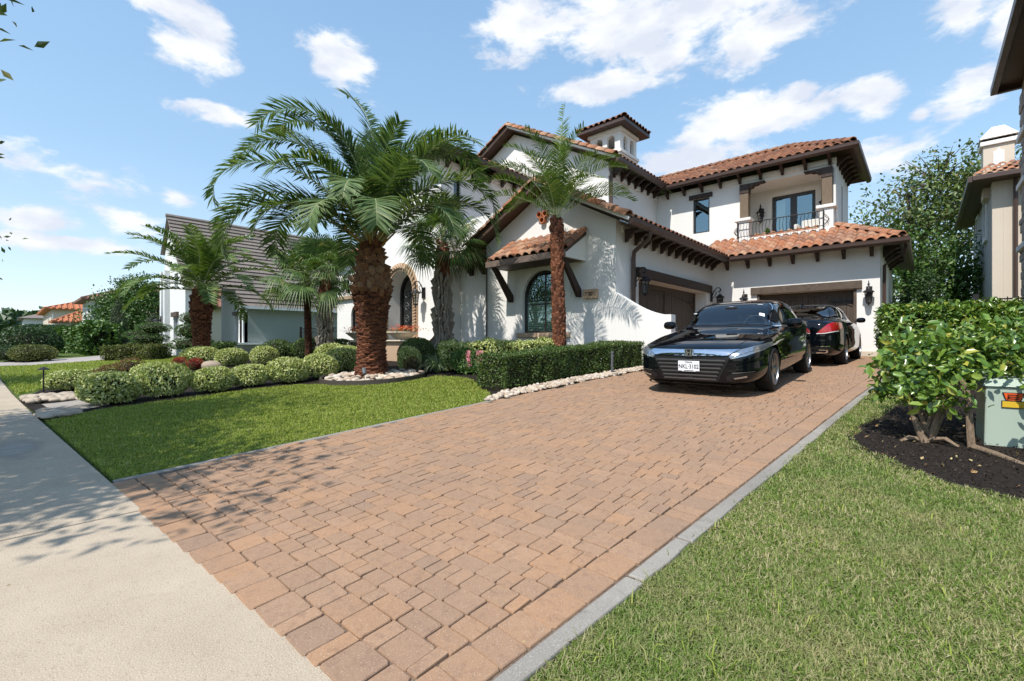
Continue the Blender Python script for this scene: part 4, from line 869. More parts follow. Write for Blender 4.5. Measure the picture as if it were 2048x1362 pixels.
def text_mesh(name, s, size, m, parent, M, ext=.002, bold=0., sx=1.):
    cu = bpy.data.curves.new(name, 'FONT'); cu.body = s; cu.size = size; cu.extrude = ext; cu.align_x = 'CENTER'; cu.align_y = 'CENTER'; cu.offset = bold; cu.resolution_u = 3
    t = bpy.data.objects.new(name, cu); COL.objects.link(t); dg = bpy.context.evaluated_depsgraph_get(); dg.update()
    me = bpy.data.meshes.new_from_object(t.evaluated_get(dg)); bpy.data.objects.remove(t); me.transform(M @ Matrix.Diagonal((sx, 1, 1, 1))); me.materials.clear(); me.materials.append(m)
    return link(name, me, parent)
text_mesh('house_number', '35', .12, MAT['decal_black'], pl, Matrix.Translation((-6.85, 10.796, 2.465)) @ Matrix.Rotation(R(90), 4, 'X'), .003, .003)
# ---- balcony
MB().box(-5.62, -2.30, 19.30, 19.755, 4.75, 5.17).build('balcony_base', WH, HOUSE, bevel=.01); MB().box(-5.5, -2.35, 19.76, 21.2, 5.05, 5.165).build('balcony_floor', MAT['planter_stone'], HOUSE)
wall('balcony_back_wall', fY(21.0), [(-5.7, 5.1), (-2.58, 5.1), (-2.58, 7.7), (-5.7, 7.7)], [rect(-4.62, -3.12, 5.17, 7.05)], .2, WH, HOUSE)
MB().box(-5.70, -5.46, 20.012, 21.0, 5.1, 7.7).build('balcony_side_wall', WH, HOUSE); MB().box(-5.46, -2.58, 20.012, 21.0, 7.37, 7.45).build('balcony_ceiling', MAT['trim_white'], HOUSE)
band('door_casing', fY(21.0), rect(-4.62, -3.12, 5.17, 7.05), rect(-4.80, -2.94, 5.17, 7.2), -.04, .0, MAT['trim_white'], HOUSE)
fd = band('balcony_door', fY(21.0), rect(-4.5, -3.24, 5.25, 6.93), rect(-4.62, -3.12, 5.17, 7.05), .05, .11, MAT['bronze_frame'], HOUSE)
MB().box(-3.98, -3.76, 21.04, 21.12, 5.25, 6.93).build('door_stile', MAT['bronze_frame'], fd)
for a, b in ((-4.5, -3.98), (-3.76, -3.24)):
    g = MB(); g.poly([(x, 21.09, z) for x, z in rect(a, b, 5.25, 6.93)]); g.build('pane', MAT['window_glass'], fd)
MB().box(-4.5, -4.2, 21.25, 21.28, 5.2, 6.95).build('curtain', MAT['curtain'], fd); MB().box(-5, -2.7, 21.7, 21.75, 5.1, 7.3).build('room_back', MAT['dark_room'], fd)
for x0, sg in ((-5.44, 1), (-2.72, -1)):
    x1 = x0+.31
    MB().box(x0-.06, x1+.06, 19.34, 19.72, 5.172, 5.86).build('pedestal', WH, HOUSE, bevel=.01); MB().box(x0-.14, x1+.14, 19.27, 19.80, 5.862, 5.98).build('pedestal_cap', MAT['trim_white'], HOUSE, bevel=.02)
    MB().box(x0, x1, 19.52, 19.83, 5.982, 7.0).build('post', MAT['post_wood'], HOUSE, bevel=.012)
    h0, h1 = (x0-.01, x1+.55) if sg > 0 else (x0-.55, x1+.01)
    c0 = x0-.01; c1 = x1+.01
    o_ = [(c0, 7.002), (c1, 7.002), (c1, 7.36), (c0, 7.36)]
    m = MB(); m.prism(o_, fY(19.50), .0, .34)
    far = c1 if sg > 0 else c0; t = sg
    pr = [(far, 7.18), (far+t*.12, 7.20), (far+t*.16, 7.26), (far+t*.30, 7.27), (far+t*.34, 7.31), (far+t*.52, 7.32), (far+t*.56, 7.36), (far, 7.36)]
    m.prism(pr, fY(19.50), .02, .32); m.build('post_bracket', MAT['beam_wood'], HOUSE, bevel=.008)
ir = MB(); ir.tube([(-5.42, 19.18, 5.74), (-2.62, 19.18, 5.74)], .018, 6); rail = ir.build('balcony_rail', MAT['black_iron'], HOUSE)
ir = MB(); ir.tube([(-5.42, 19.18, 5.22), (-2.62, 19.18, 5.22)], .014, 6); ir.build('bottom_rail', MAT['black_iron'], rail)
bz = [(0, .0), (-.01, .10), (-.085, .2), (-.12, .1+.2), (-.07, .40), (-.005, .48), (0, .54)]
bal = MB(); bal.tube([(0, p*1.0, .52-q) for p, q in bz], .0085, 5); bme = bal.mesh('baluster', MAT['black_iron'], 60)
for i in range(26):
    o = link('baluster', bme, rail); o.matrix_basis = Matrix.Translation((-5.42+2.8*i/25, 19.18, 5.22))
for x, s in ((-5.42, -1), (-2.62, 1)):
    m = MB(); m.box(x-.02, x+.02, 19.16, 19.20, 5.14, 5.78); m.tube([(x, 19.18, 5.74), (x, 19.5, 5.74)], .016, 5); m.tube([(x, 19.18, 5.22), (x, 19.5, 5.22)], .014, 5); m.build('rail_end', MAT['black_iron'], rail)
    for j in range(4):
        m = MB(); m.tube([(x-s*p, 19.22+j*.08, 5.74-q) for p, q in [(a*1.3, b) for a, b in bz]], .0085, 5); m.build('baluster', MAT['black_iron'], rail, smooth=60)
# ---- wall lanterns
def lantern(loc, face, kind, label, s=1.0):
    """face: angle of the outward wall normal; local +X points out of the wall"""
    L = empty('wall_lantern', loc, label, 'lantern', 'wall lanterns on the villa', face); L.scale = (s, s, s)
    def b(mb, n, m, **kw): return mb.build(n, m, L, world=False, **kw)
    I = MAT['black_iron']; cx = .26 if kind == 'scroll' else .17; zt = 0
    b(MB().box(0, .03, -.065, .065, -.12, .16), 'back_plate', I, bevel=.008)
    m = MB()
    if kind == 'scroll':
        m.tube([(.03, 0, .05), (.08, 0, .2), (.17, 0, .30), (.26, 0, .29), (.29, 0, .22), (.25, 0, .17), (.21, 0, .19)], .014, 6); m.tube([(cx, 0, .28), (cx, 0, .08)], .008, 5); m.tube([(.03, 0, -.03), (.12, 0, .06), (.16, 0, .16), (.10, 0, .2)], .010, 5)
    else:
        m.tube([(.03, 0, -.02), (.1, 0, .10), (cx, 0, .13)], .013, 6); m.lathe([(.0, .40), (.008, .40), (.014, .33), (.03, .30), (.012, .27), (.05, .22), (.06, .16)], (cx, 0, -.1), 8, False)
    b(m, 'arm', I, smooth=50)
    b(MB().lathe([(.012, .10), (.04, .09), (.06, .06), (.135, .01), (.14, -.01), (.10, -.01)], (cx, 0, 0), 6), 'roof_cap', I)
    b(MB().lathe([(.088, -.02), (.055, -.27)], (cx, 0, 0), 6), 'glass', MAT['lamp_glass'])
    m = MB()
    for k in range(6):
        a = math.pi*2*k/6; m.tube([(cx+.094*math.cos(a), .094*math.sin(a), -.01), (cx+.06*math.cos(a), .06*math.sin(a), -.28)], .008, 4)
        a2 = math.pi*2*(k+.5)/6; c_, s_ = math.cos(a2), math.sin(a2)
        for zz in (-.09, -.18): m.tube([(cx+(.078+zz*.1)*c_-.03*s_*math.cos(q), (.078+zz*.1)*s_+.03*c_*math.cos(q), zz+.035*math.sin(q)) for q in [i*math.pi/3 for i in range(7)]], .005, 4, False)
    m.lathe([(.066, -.275), (.066, -.30), (.02, -.33), (.008, -.36)], (cx, 0, 0), 6); b(m, 'cage', I)
    b(MB().lathe([(.012, -.27), (.012, -.13), (.004, -.12)], (cx, 0, 0), 8), 'candle', MAT['cushion']); return L
lantern((-13.78, 10.345, 2.92), R(-90), 'scroll', 'large black scroll-arm lantern beside the arched entry door', 1.45)
lantern((-6.085, 11.88, 2.85), 0, 'scroll', 'black scroll-arm lantern by the downspout of the shaded garage door', 1.25)
lantern((-6.085, 18.15, 2.82), 0, 'scroll', 'black scroll-arm lantern in the inner corner between the garage doors', 1.25)
lantern((-4.95, 18.455, 2.72), R(-90), 'post', 'black lantern on the sunlit garage wall beside the inner corner', 1.2)
lantern((-1.30, 18.455, 2.72), R(-90), 'post', 'black lantern on the sunlit pier between garage door and hedge', 1.2)
lantern((-5.0, 20.995, 6.45), R(-90), 'post', 'black balcony lantern on the wall side nearer the small window', 1.25)
lantern((-2.83, 20.995, 6.45), R(-90), 'post', 'black balcony lantern beside the corner post with the end wall', 1.25)
# things on the balcony
sofa = empty('outdoor_sofa', (-3.05, 20.3, 5.166), 'pale cushioned sofa on the balcony behind the railing', 'sofa')
MB().box(-3.5, -2.62, 20.0, 20.6, 5.17, 5.42).build('seat', MAT['cushion'], sofa, bevel=.05); MB().box(-3.5, -2.62, 20.45, 20.65, 5.43, 5.8).build('backrest', MAT['cushion'], sofa, bevel=.05); MB().box(-3.68, -3.52, 20.0, 20.6, 5.17, 5.6).build('armrest', MAT['cushion'], sofa, bevel=.05)
def pot_plant(loc, label):
    t = empty('potted_plant', loc, label, 'plant'); MB().lathe([(.06, 0), (.09, .16), (.10, .16), (.08, .15)], (0, 0, 0), 10).build('pot', MAT['pot_terracotta'], t, world=False, smooth=40)
    rng = np.random.default_rng(3); P = rng.normal(size=(40, 3))*[.05, .05, .06]+[0, 0, .26]; link('leaves', leaf_mesh('leaves', P, unit(rng.normal(size=(40, 3))*[1, 1, .2]+[0, 0, 1]), rng, .2, .25, MAT['leaf_mid'], out=.9), t, False)
pot_plant((-4.55, 19.9, 5.166), 'small spiky plant in a red pot on the balcony floor')
# ================================================================== PALMS
CR_, CF_ = Vector((.7413, .6712, 0)), Vector((-.6712, .7413, 0))   # two level directions used for bearings
def bearing(deg): return CR_*math.cos(R(deg))+CF_*math.sin(R(deg))
def frond(base, az, e0, L, k, p=1.6, leaf=.42, nl=58, mats=None, seed=0, side=0., vee=.35, wid=.013, start=.14, roll=0., r0=.022):
    """feather leaf: rachis path + two rows of leaflets; e0 start elevation, k total droop (deg)"""
    r = random.Random(seed); n = 26; h = bearing(az); pts = [Vector(base)]; tang = []
    for i in range(n):
        t = i/(n-1); e = R(e0-k*t**p); hh = bearing(az+side*t*t)
        d = hh*math.cos(e)+Vector((0, 0, 1))*math.sin(e); tang.append(d)
        if i < n-1: pts.append(pts[-1]+d*(L/(n-1)))
    V = []; F = []; MI = []
    rad = [r0*(1-.88*i/(n-1)) for i in range(n)]
    mb = MB(); mb.tube(pts, rad, 4, False); V += mb.v; F += mb.f; MI += [0]*len(mb.f)
    for i in range(nl*2):
        sgn = 1 if i % 2 else -1; t = start+(1-start)*((i//2)+r.random()*.7)/nl
        if t > .995: t = .995
        x = t*(n-1); j = int(x); f = x-j; P = pts[j].lerp(pts[j+1], f); T = tang[j].lerp(tang[j+1], f).normalized()
        sd = T.cross(Vector((0, 0, 1)))
        if sd.length < .15: sd = T.cross(h)
        sd.normalize(); up = sd.cross(T).normalized()
        if roll: q = Matrix.Rotation(R(roll*t), 3, T); sd = q @ sd; up = q @ up
        env = (.35+.65*min(1, (t-start)/.22))*(1-.55*max(0, (t-.55)/.45)**1.5)
        ln = leaf*env*r.uniform(.85, 1.1)
        al = R(13+28*t+r.gauss(0, 5)); ve = vee+r.gauss(0, .10)
        d = (sd*sgn*math.cos(al)+T*math.sin(al)+up*ve).normalized()
        drp = Vector((0, 0, -1))*ln*(.10+.12*r.random())
        nrm = d.cross(up if abs(d.dot(up)) < .95 else T).normalized()
        w_ = wid*r.uniform(.8, 1.2)
        # blade width lies roughly along the rachis
        wv = (T-d*T.dot(d)).normalized()*w_
        a, m_, e_ = P, P+d*ln*.55+drp*.25, P+d*ln+drp
        b = len(V); V += [tuple(a-wv*.6), tuple(a+wv*.6), tuple(m_+wv), tuple(m_-wv), tuple(e_)]; F += [(b, b+1, b+2, b+3), (b+3, b+2, b+4)]; MI += [1, 1]
    me = bpy.data.meshes.new('frond'); me.from_pydata(V, [], F)
    for m in mats: me.materials.append(m)
    me.polygons.foreach_set('material_index', MI); me.update(); return me
def boot_tpl():
    V = np.array([(-.5, 0, -.1), (.5, 0, -.1), (-.28, .45, -.5), (.28, .45, -.5), (-.26, 1, .32), (.26, 1, .32), (-.3, 0, .75), (.3, 0, .75)], float)
    F = np.array([(2, 3, 5), (2, 5, 4), (4, 5, 7), (4, 7, 6), (0, 2, 4), (0, 4, 6), (3, 1, 7), (3, 7, 5), (0, 1, 3), (0, 3, 2)]); return V, F
BV, BF = boot_tpl()
# lens template for the lower trunk
BMESH = {k: np_mesh('leaf_base', BV, BF, MAT[k]) for k in ('palm_boot', 'palm_boot_cut', 'palm_boot_grey')}
def trunk_with_bases(root, base, prof, lean, spec, core, single=0, seed=0):
    """prof [(z, radius)] from the ground; spec(z_frac)->(width,height,out,matkey,gap)"""
    r = random.Random(seed); z1 = prof[-1][0]; zz = [p[0] for p in prof]; rr = [p[1] for p in prof]
    rad = lambda z: float(np.interp(z, zz, rr)); cen = lambda z: Vector((base[0]+lean[0]*z, base[1]+lean[1]*z, base[2]+z))
    m = MB(); k = 24; m.tube([cen(z1*i/k) for i in range(k+1)], [rad(z1*i/k) for i in range(k+1)], 14); tr = m.build('trunk', MAT[core], root, smooth=60)
    L = []; z = .0; row = 0
    while z < z1:
        wd, ht, out, mk, gap = spec(z/z1); c = rad(z); n = max(5, int(2*math.pi*c/(wd*.92)))
        for i in range(n):
            a = 2*math.pi*(i+.5*(row % 2))/n+r.gauss(0, .03); P = cen(z+r.gauss(0, gap*.3)); o = Vector((math.cos(a), math.sin(a), 0)); s = Vector((-o.y, o.x, 0))
            P = P+o*(c-.012); w_, h_, d_ = wd*(.55 if mk == 'palm_boot_grey' else 1)*r.uniform(.75, 1.25), ht*r.uniform(.7, 1.3), out*r.uniform(.5, 1.6)
            M = frame_m(P, -s*w_+Vector((0, 0, r.gauss(0, .012))), o*d_, Vector((0, 0, h_))+s*r.gauss(0, .15)*h_); view = (Vector((0, 0, 1.2))-P); view.z = 0
            L.append((o.dot(view.normalized()), M, mk))
        z += gap; row += 1
    L.sort(key=lambda t: -t[0]); grp = {}
    for i, (f, M, mk) in enumerate(L):
        if i < single: o = link('leaf_base', BMESH[mk], tr); o.matrix_basis = M
        else: grp.setdefault(mk, []).append(np.c_[BV, np.ones(8)] @ np.array(M).T)
    for mk, q in grp.items():
        V = np.concatenate([a[:, :3] for a in q]); F = np.concatenate([BF+8*i for i in range(len(q))])
        tag(link('leaf_bases', np_mesh('leaf_bases', V, F, MAT[mk]), tr), kind='stuff')
    return tr, cen
PM = [MAT['palm_rachis'], MAT['palm_leaflet']]; PB = [MAT['palm_rachis'], MAT['palm_leaflet_bright']]
# ---- the big date palm
bp = (-9.85, 5.85, gz(5.85)-.02)
big = empty('date_palm', bp, 'big date palm with pineapple trunk inside the ring of river stones', 'palm tree')
def spec_big(f):
    if f < .50: return .19, .055, .04, 'palm_boot', .055
    if f < .62: return .18, .075, .06, 'palm_boot', .07
    return .19, .15, .12, ('palm_boot_cut' if f < .93 else 'palm_boot'), .115
trunk_with_bases(big, bp, [(0, .42), (.2, .36), (.45, .325), (.8, .31), (1.25, .33), (1.7, .375), (2.05, .405), (2.3, .385), (2.65, .29), (3.0, .21), (3.25, .15)], (.0, .0), spec_big, 'palm_core', 300, 1)
top = Vector((bp[0], bp[1], bp[2]+3.0))
FR = [ # bearing, e0, length, droop, power, side
 (171, 95, 3.95, 74, 3.0, -16), (191, 85, 4.85, 150, 2.28, -4.5), (196, 56, 4.58, 164, 2.14, 31), (184, 48, 4.63, 157, 1.8, 12), (168, 63, 4.7, 68, 2.7, -28), (9, 65.6, 4.44, 156, 2.9, 53), (5, 66, 4.05, 125, 3.1, -45), (5, 46, 3.8, 141, 2.0, -4), (178, 37, 3.53, 158, 2.5, -49),
 (268, 80, 2.6, 170, 1.5, 0), (250, 55, 2.6, 150, 1.5, 0), (290, 56, 2.6, 150, 1.5, 0), (60, 62, 3.8, 130, 2.2, 0), (85, 74, 3.8, 120, 2.4, 0), (110, 66, 3.8, 130, 2.2, 0), (135, 58, 3.9, 130, 2.1, 0), (75, 40, 3.6, 120, 1.9, 0), (120, 38, 3.6, 120, 1.9, 0),
 (225, 70, 3.2, 140, 2.0, 0), (318, 70, 3.2, 140, 2.0, 0), (210, 45, 3.0, 130, 1.8, 0), (330, 44, 3.0, 130, 1.8, 0), (60, 82, 3.3, 60, 2.4, 0), (215, 84, 3.0, 60, 2.4, 0), (330, 85, 2.9, 50, 2.4, 0), (150, 80, 3.6, 70, 2.6, 0), (100, 85, 3.4, 50, 2.4, 0), (20, 80, 3.4, 70, 2.5, 0), (186, 70, 4.5, 150, 2.3, 10), (176, 78, 4.5, 120, 2.6, -10), (12, 74, 4.2, 140, 2.8, 10), (190, 40, 4.2, 150, 1.9, 20), (-5, 55, 4.0, 150, 2.2, 20)]
for i, (az, e0, L, k, p, sd) in enumerate(FR):
    b = top+Vector((0, 0, .30*(e0/90)))+bearing(az)*.13*(1-e0/110)
    link('frond', frond(b, az, e0, L, k, p, .74, 104, PM, i, sd, .18, .021), big)
# young orange leaf stalks around the heart
for i in range(26):
    r = random.Random(500+i); az = i*137.5; e = R(r.uniform(42, 80)); d = bearing(az)*math.cos(e)+Vector((0, 0, math.sin(e))); s = top+Vector((0, 0, r.uniform(-.1, .18)))
    m = MB(); m.tube([s, s+d*.4, s+d*.85+Vector((0, 0, -.03))], [.045, .03, .018], 5); m.build('leaf_stalk', MAT['palm_petiole'], big)
# ---- slim date palm before the arched window
sp_ = (-6.70, 9.18, gz(9.18)-.02)
slim = empty('slim_palm', sp_, 'slim young date palm with red-brown trunk before the arched window', 'palm tree')
trunk_with_bases(slim, sp_, [(0, .20), (.3, .165), (1.5, .145), (2.8, .14), (3.55, .155), (3.75, .12)], (-.018, -.018), lambda f: (.115, .15, .035, 'palm_boot', .105), 'palm_core', 0, 2)
tp = Vector((sp_[0]-.065, sp_[1]-.065, sp_[2]+3.72))
for i, (az, e0, L, k, p, sd) in enumerate([(20, 84, 2.35, 10, 2, 0), (170, 70, 2.0, 75, 1.8, 0), (150, 62, 2.0, 85, 1.7, 0), (185, 42, 1.9, 85, 1.6, 0), (195, 25, 1.75, 75, 1.5, 0), (178, 54, 2.1, 100, 1.8, 0), (5, 58, 1.95, 70, 1.8, 0), (15, 40, 1.9, 80, 1.6, 0), (-10, 28, 1.7, 75, 1.5, 0), (-20, 52, 1.8, 90, 1.7, 0),
        (70, 60, 1.9, 70, 1.7, 0), (110, 66, 1.9, 70, 1.7, 0), (90, 35, 1.8, 75, 1.6, 0), (130, 35, 1.8, 80, 1.6, 0), (45, 45, 1.8, 80, 1.6, 0), (230, 62, 1.6, 85, 1.6, 0), (270, 72, 1.5, 75, 1.6, 0), (310, 62, 1.6, 85, 1.6, 0), (250, 40, 1.5, 80, 1.5, 0), (300, 38, 1.5, 80, 1.5, 0), (210, 75, 1.9, 60, 1.8, 0), (330, 78, 1.9, 50, 1.8, 0), (60, 80, 2.1, 30, 1.8, 0)]):
    link('frond', frond(tp+Vector((0, 0, .1*e0/90)), az, min(88, e0+8), L*1.2, k, p*1.15, .40, 60, PB, 100+i, sd, .38, .0115, .16, 0, .013), slim)
# ---- date palm by the grey roofed house
lp = (-21.6, 5.2, gz(5.2)-.02)
lpalm = empty('date_palm', lp, 'date palm with dark stout trunk before the grey roofed house', 'palm tree')
trunk_with_bases(lpalm, lp, [(0, .36), (.3, .30), (1.0, .28), (1.9, .32), (2.4, .36), (2.75, .30), (3.05, .2)], (0, 0), lambda f: (.19, .09, .06, 'palm_boot', .085) if f < .6 else (.22, .17, .08, 'palm_boot', .13), 'palm_core', 0, 3)
tl = Vector((lp[0], lp[1], lp[2]+2.9))
for i in range(34):
    r = random.Random(900+i); az = i*137.5+r.uniform(-12, 12); f = i/33; e0 = 84-72*f**1.1+r.uniform(-5, 5); L = 2.6+.6*math.sin(f*3)
    link('frond', frond(tl+Vector((0, 0, .3*(1-f))), az, e0, L, 55+45*r.random(), 1.6, .55, 60, PB, 300+i, 0, .28, .024, .14), lpalm)
# ---- cabbage palms with fan leaves
def fan(base, az, e0, pet, rad, mats, seed, droop=.25, ns=30):
    r = random.Random(seed); h = bearing(az); e = R(e0); d0 = h*math.cos(e)+Vector((0, 0, math.sin(e)))
    d1 = (d0+Vector((0, 0, -.35))).normalized(); P = [Vector(base), Vector(base)+d0*pet*.55, Vector(base)+d0*pet*.55+d1*pet*.5]
    mb = MB(); mb.tube(P, [.022, .014, .010], 4, False); V = list(mb.v); F = list(mb.f); MI = [0]*len(F)
    c = P[-1]; ax = d1; sd = ax.cross(Vector((0, 0, 1))); sd = sd.normalized() if sd.length > .1 else ax.cross(h).normalized(); up = sd.cross(ax).normalized()
    tw = r.uniform(-.5, .5); q = Matrix.Rotation(tw, 3, ax); sd = q @ sd; up = q @ up
    for i in range(ns):
        a = R(-128+256*i/(ns-1)); d = (ax*math.cos(a)+sd*math.sin(a)+up*(.22*math.cos(a)-.1)).normalized(); ln = rad*(1-.28*abs(a)/2.2)*r.uniform(.88, 1.08)
        wv = (sd*math.cos(a)-ax*math.sin(a)).normalized()*rad*.026
        g = Vector((0, 0, -1))*ln*(droop+.25*r.random()**2)
        a_, m_, e_ = c+ax*.02, c+d*ln*.58+g*.14, c+d*ln*.95+g
        b = len(V); V += [tuple(a_-wv*.3), tuple(a_+wv*.3), tuple(m_+wv), tuple(m_-wv), tuple(e_)]; F += [(b, b+1, b+2, b+3), (b+3, b+2, b+4)]; MI += [1, 1]
    me = bpy.data.meshes.new('fan_leaf'); me.from_pydata(V, [], F)
    for m in mats: me.materials.append(m)
    me.polygons.foreach_set('material_index', MI); me.update(); return me
FM = [MAT['palm_rachis'], MAT['fan_leaflet']]
def cabbage(base, h, r0, label, n, pet, rad, seed, spec, core, lean=(0, 0)):
    t = empty('cabbage_palm', base, label, 'palm tree'); _, cen = trunk_with_bases(t, base, [(0, r0*1.12), (h*.1, r0), (h*.8, r0*.92), (h*.95, r0*.8), (h, r0*.5)], lean, spec, core, 0, seed)
    c = cen(h-.05)
    for i in range(n):
        r = random.Random(seed*97+i); f = i/(n-1); az = i*137.5+r.uniform(-15, 15); e0 = 82-98*f+r.uniform(-8, 8)
        link('fan_leaf', fan(c+Vector((0, 0, .25*(1-f)-.1)), az, e0, pet*r.uniform(.8, 1.1), rad*r.uniform(.9, 1.1), FM, seed*50+i, .20+.3*f), t)
    return t
sab = lambda f: (.17, .34, .13, 'palm_boot_grey', .17) if f < .72 else (.2, .22, .05, 'palm_boot', .15)
cabbage((-11.6, 9.45, gz(9.45)-.02), 3.9, .23, 'cabbage palm with criss-cross grey leaf bases beside the entry lantern', 34, .85, .85, 7, sab, 'palm_core_grey')
cabbage((-16.1, 7.68, gz(7.68)-.02), 3.1, .19, 'cabbage palm with grey criss-cross trunk left of the entry', 32, .95, .85, 8, sab, 'palm_core_grey')
cabbage((-17.0, 7.5, gz(7.5)-.02), 3.1, .13, 'fan palm with smooth red-brown trunk left of the entry', 30, .9, .85, 9, lambda f: (.14, .05, .008, 'palm_boot', .10) if f < .85 else (.16, .16, .05, 'palm_boot', .12), 'palm_core', (-.02, -.02))
# ================================================================== SHRUBS, HEDGES, TREES
def lumps(P, seed, f=2.3, amp=.09):
    r = np.random.default_rng(seed); s = np.zeros(len(P))
    for k in range(5):
        d = r.normal(size=3); s += np.sin(P @ (d*f*(1+k*.5))+r.uniform(0, 6.3))/(1+.5*k)
    return 1+amp*s*.5
def dome_leaves(n, seed, flat=.55, depth=.16, lump=.07, power=2.15):
    """leaf positions over a unit dome (radius 1, height 1 from z=0), slightly boxy"""
    rng = np.random.default_rng(seed); d = unit(rng.normal(size=(n, 3))); d[:, 2] = np.where(d[:, 2] < -.8, -d[:, 2], d[:, 2])
    d = unit(d); q = (np.abs(d)**power).sum(1)**(-1/power); rad = q*lumps(d, seed, 2.6, lump)*(1-depth*rng.random(n)**1.6)
    P = d*rad[:, None]; P[:, 2] = .50+P[:, 2]*.50; nn = d.copy(); k = P[:, 2] > .0
    return P[k], nn[k], rng
def dome_core(s=.8, seg=12):  # solid fill that stops the view through; its dark colour is interior shade
    m = MB(); m.lathe([(.2*s, .0), (.5*s, .12), (.85*s, .3), (.95*s, .5), (.84*s, .73), (.5*s, .87), (.12*s, .92)], (0, 0, 0), seg); m.v = [(x, y, z*.93) for x, y, z in m.v]; return m
SH = {}
def shrub_proto(key, n, size, asp, m, seed, **kw):
    P, Nn, rng = dome_leaves(n, seed, **kw); SH[key] = (leaf_mesh('foliage', P, Nn, rng, size, asp, MAT[m], out=.45), dome_core().mesh('dark_core', MAT['core_shade'], 60))
for s in range(3): shrub_proto(('var', s), 4200, .105, .6, 'leaf_variegated', 10+s)
for s in range(2): shrub_proto(('box', s), 5200, .075, .5, 'leaf_boxwood', 20+s, lump=.05); shrub_proto(('olive', s), 3800, .085, .5, 'leaf_olive', 30+s, lump=.06); shrub_proto(('dark', s), 3600, .095, .5, 'leaf_dark', 40+s)
shrub_proto(('mid', 0), 3600, .1, .5, 'leaf_mid', 50); shrub_proto(('copper', 0), 1500, .12, .4, 'leaf_copper', 51, lump=.2); shrub_proto(('red', 0), 900, .16, .4, 'leaf_red', 52, lump=.3)
def shrub(key, x, y, wx, wy, h, label, cat='shrub', group=None, name='shrub', z=None, rz=0.):
    t = empty(name, (x, y, (gz(y) if z is None else z)-.02), label, cat, group, rz)
    f, c = SH[key]
    for n_, me in (('foliage', f), ('dark_core', c)):
        o = link(n_, me, t, False); o.scale = (wx/2, wy/2, h)
    return t
V_ = 'clipped rounded shrubs in the front bed'
for i, (x, y, wd, h, lab) in enumerate([
    (-11.06, 1.25, 1.15, .70, 'wide cream-green shrub at the lawn corner beside the path slab'), (-11.1, 2.05, .98, .80, 'tall cream-green shrub second along the lawn edge from the path slab'),
    (-10.95, 2.85, .95, .62, 'round cream-green shrub third along the lawn edge from the path slab'), (-11.15, 3.60, .9, .60, 'small round cream-green shrub fourth along the lawn edge from the path slab'),
    (-10.95, 4.35, 1.1, .70, 'cream-green shrub fifth along the lawn edge, nearing the palm ring'), (-11.1, 5.15, 1.0, .72, 'cream-green shrub touching the ring of the big palm'),
    (-11.9, 6.2, 1.15, .80, 'large cream-green shrub behind the big palm trunk'), (-14.9, .95, 1.1, .58, 'cream-green shrub behind the black path light'),
    (-20.9, 5.0, 1.5, .85, 'cream-green dome shrub before the stout trunk of the dark date palm'), (-18.6, 5.4, 1.2, .78, 'cream-green dome shrub between boulder and downspout of the grey roofed house'), (-18.0, 6.3, 1.1, .80, 'cream-green dome shrub before the grey-green side wall'),
    (-14.9, 7.3, 1.2, .85, 'cream-green shrub before the grey criss-cross palm trunk'), (-16.2, 1.6, 1.0, .50, 'low cream-green shrub with reddish tips near the path light'), (-14.8, 2.55, 1.1, .62, 'cream-green shrub at the back of the bed beside the red plants'),
    (-10.1, 7.1, .75, .80, 'narrow cream-green shrub right of the big palm trunk'), (-13.2, 7.0, 1.1, .82, 'cream-green shrub below the left stone planter')]):
    shrub(('var', i % 3), x, y, wd*.90, wd*.84, h*.84, lab, 'shrub', V_, rz=i*1.3)
shrub(('box', 0), -10.95, 7.95, 1.2, .95, .86, 'dark green clipped shrub below the planter bowl of red flowers', name='boxwood')
shrub(('box', 1), -9.9, 8.35, .9, .8, .80, 'bright green clipped shrub right of the cabbage palm by the entry', name='boxwood')
shrub(('box', 1), -19.4, 7.3, 1.6, 1.2, .86, 'dark green dome shrub before the black iron gate', name='boxwood'); shrub(('box', 0), -18.2, 8.0, 1.5, 1.2, .90, 'dark green dome shrub at the foot of the red-brown fan palm', name='boxwood')
shrub(('box', 0), -16.4, 8.4, 1.3, 1.1, .82, 'dark green dome shrub between the two fan palm trunks and the planter', name='boxwood')
shrub(('copper', 0), -15.2, 1.7, .8, .7, .5, 'wispy copper-coloured shrub near the path light'); shrub(('copper', 0), -17.3, 2.4, 1.0, .8, .55, 'wispy pale shrub with bronze tips at the bed edge'); shrub(('red', 0), -18.9, 3.9, .55, .5, .42, 'red-leaved plant beside the tan boulder', 'plant', name='red_plant'); shrub(('red', 0), -18.2, 4.2, .5, .5, .38, 'small red-leaved plant next to the olive grass clump', 'plant', name='red_plant')
shrub(('copper', 0), -9.75, 6.95, .45, .45, .4, 'small wispy bronze plant behind the palm ring', 'plant'); shrub(('mid', 0), -8.55, 7.7, .8, .7, .6, 'loose mid-green plant right of the silver grass clump', 'plant')
shrub(('mid', 0), -8.2, 7.5, .9, .8, .55, 'loose mid-green shrub behind the pink flowers', 'shrub')
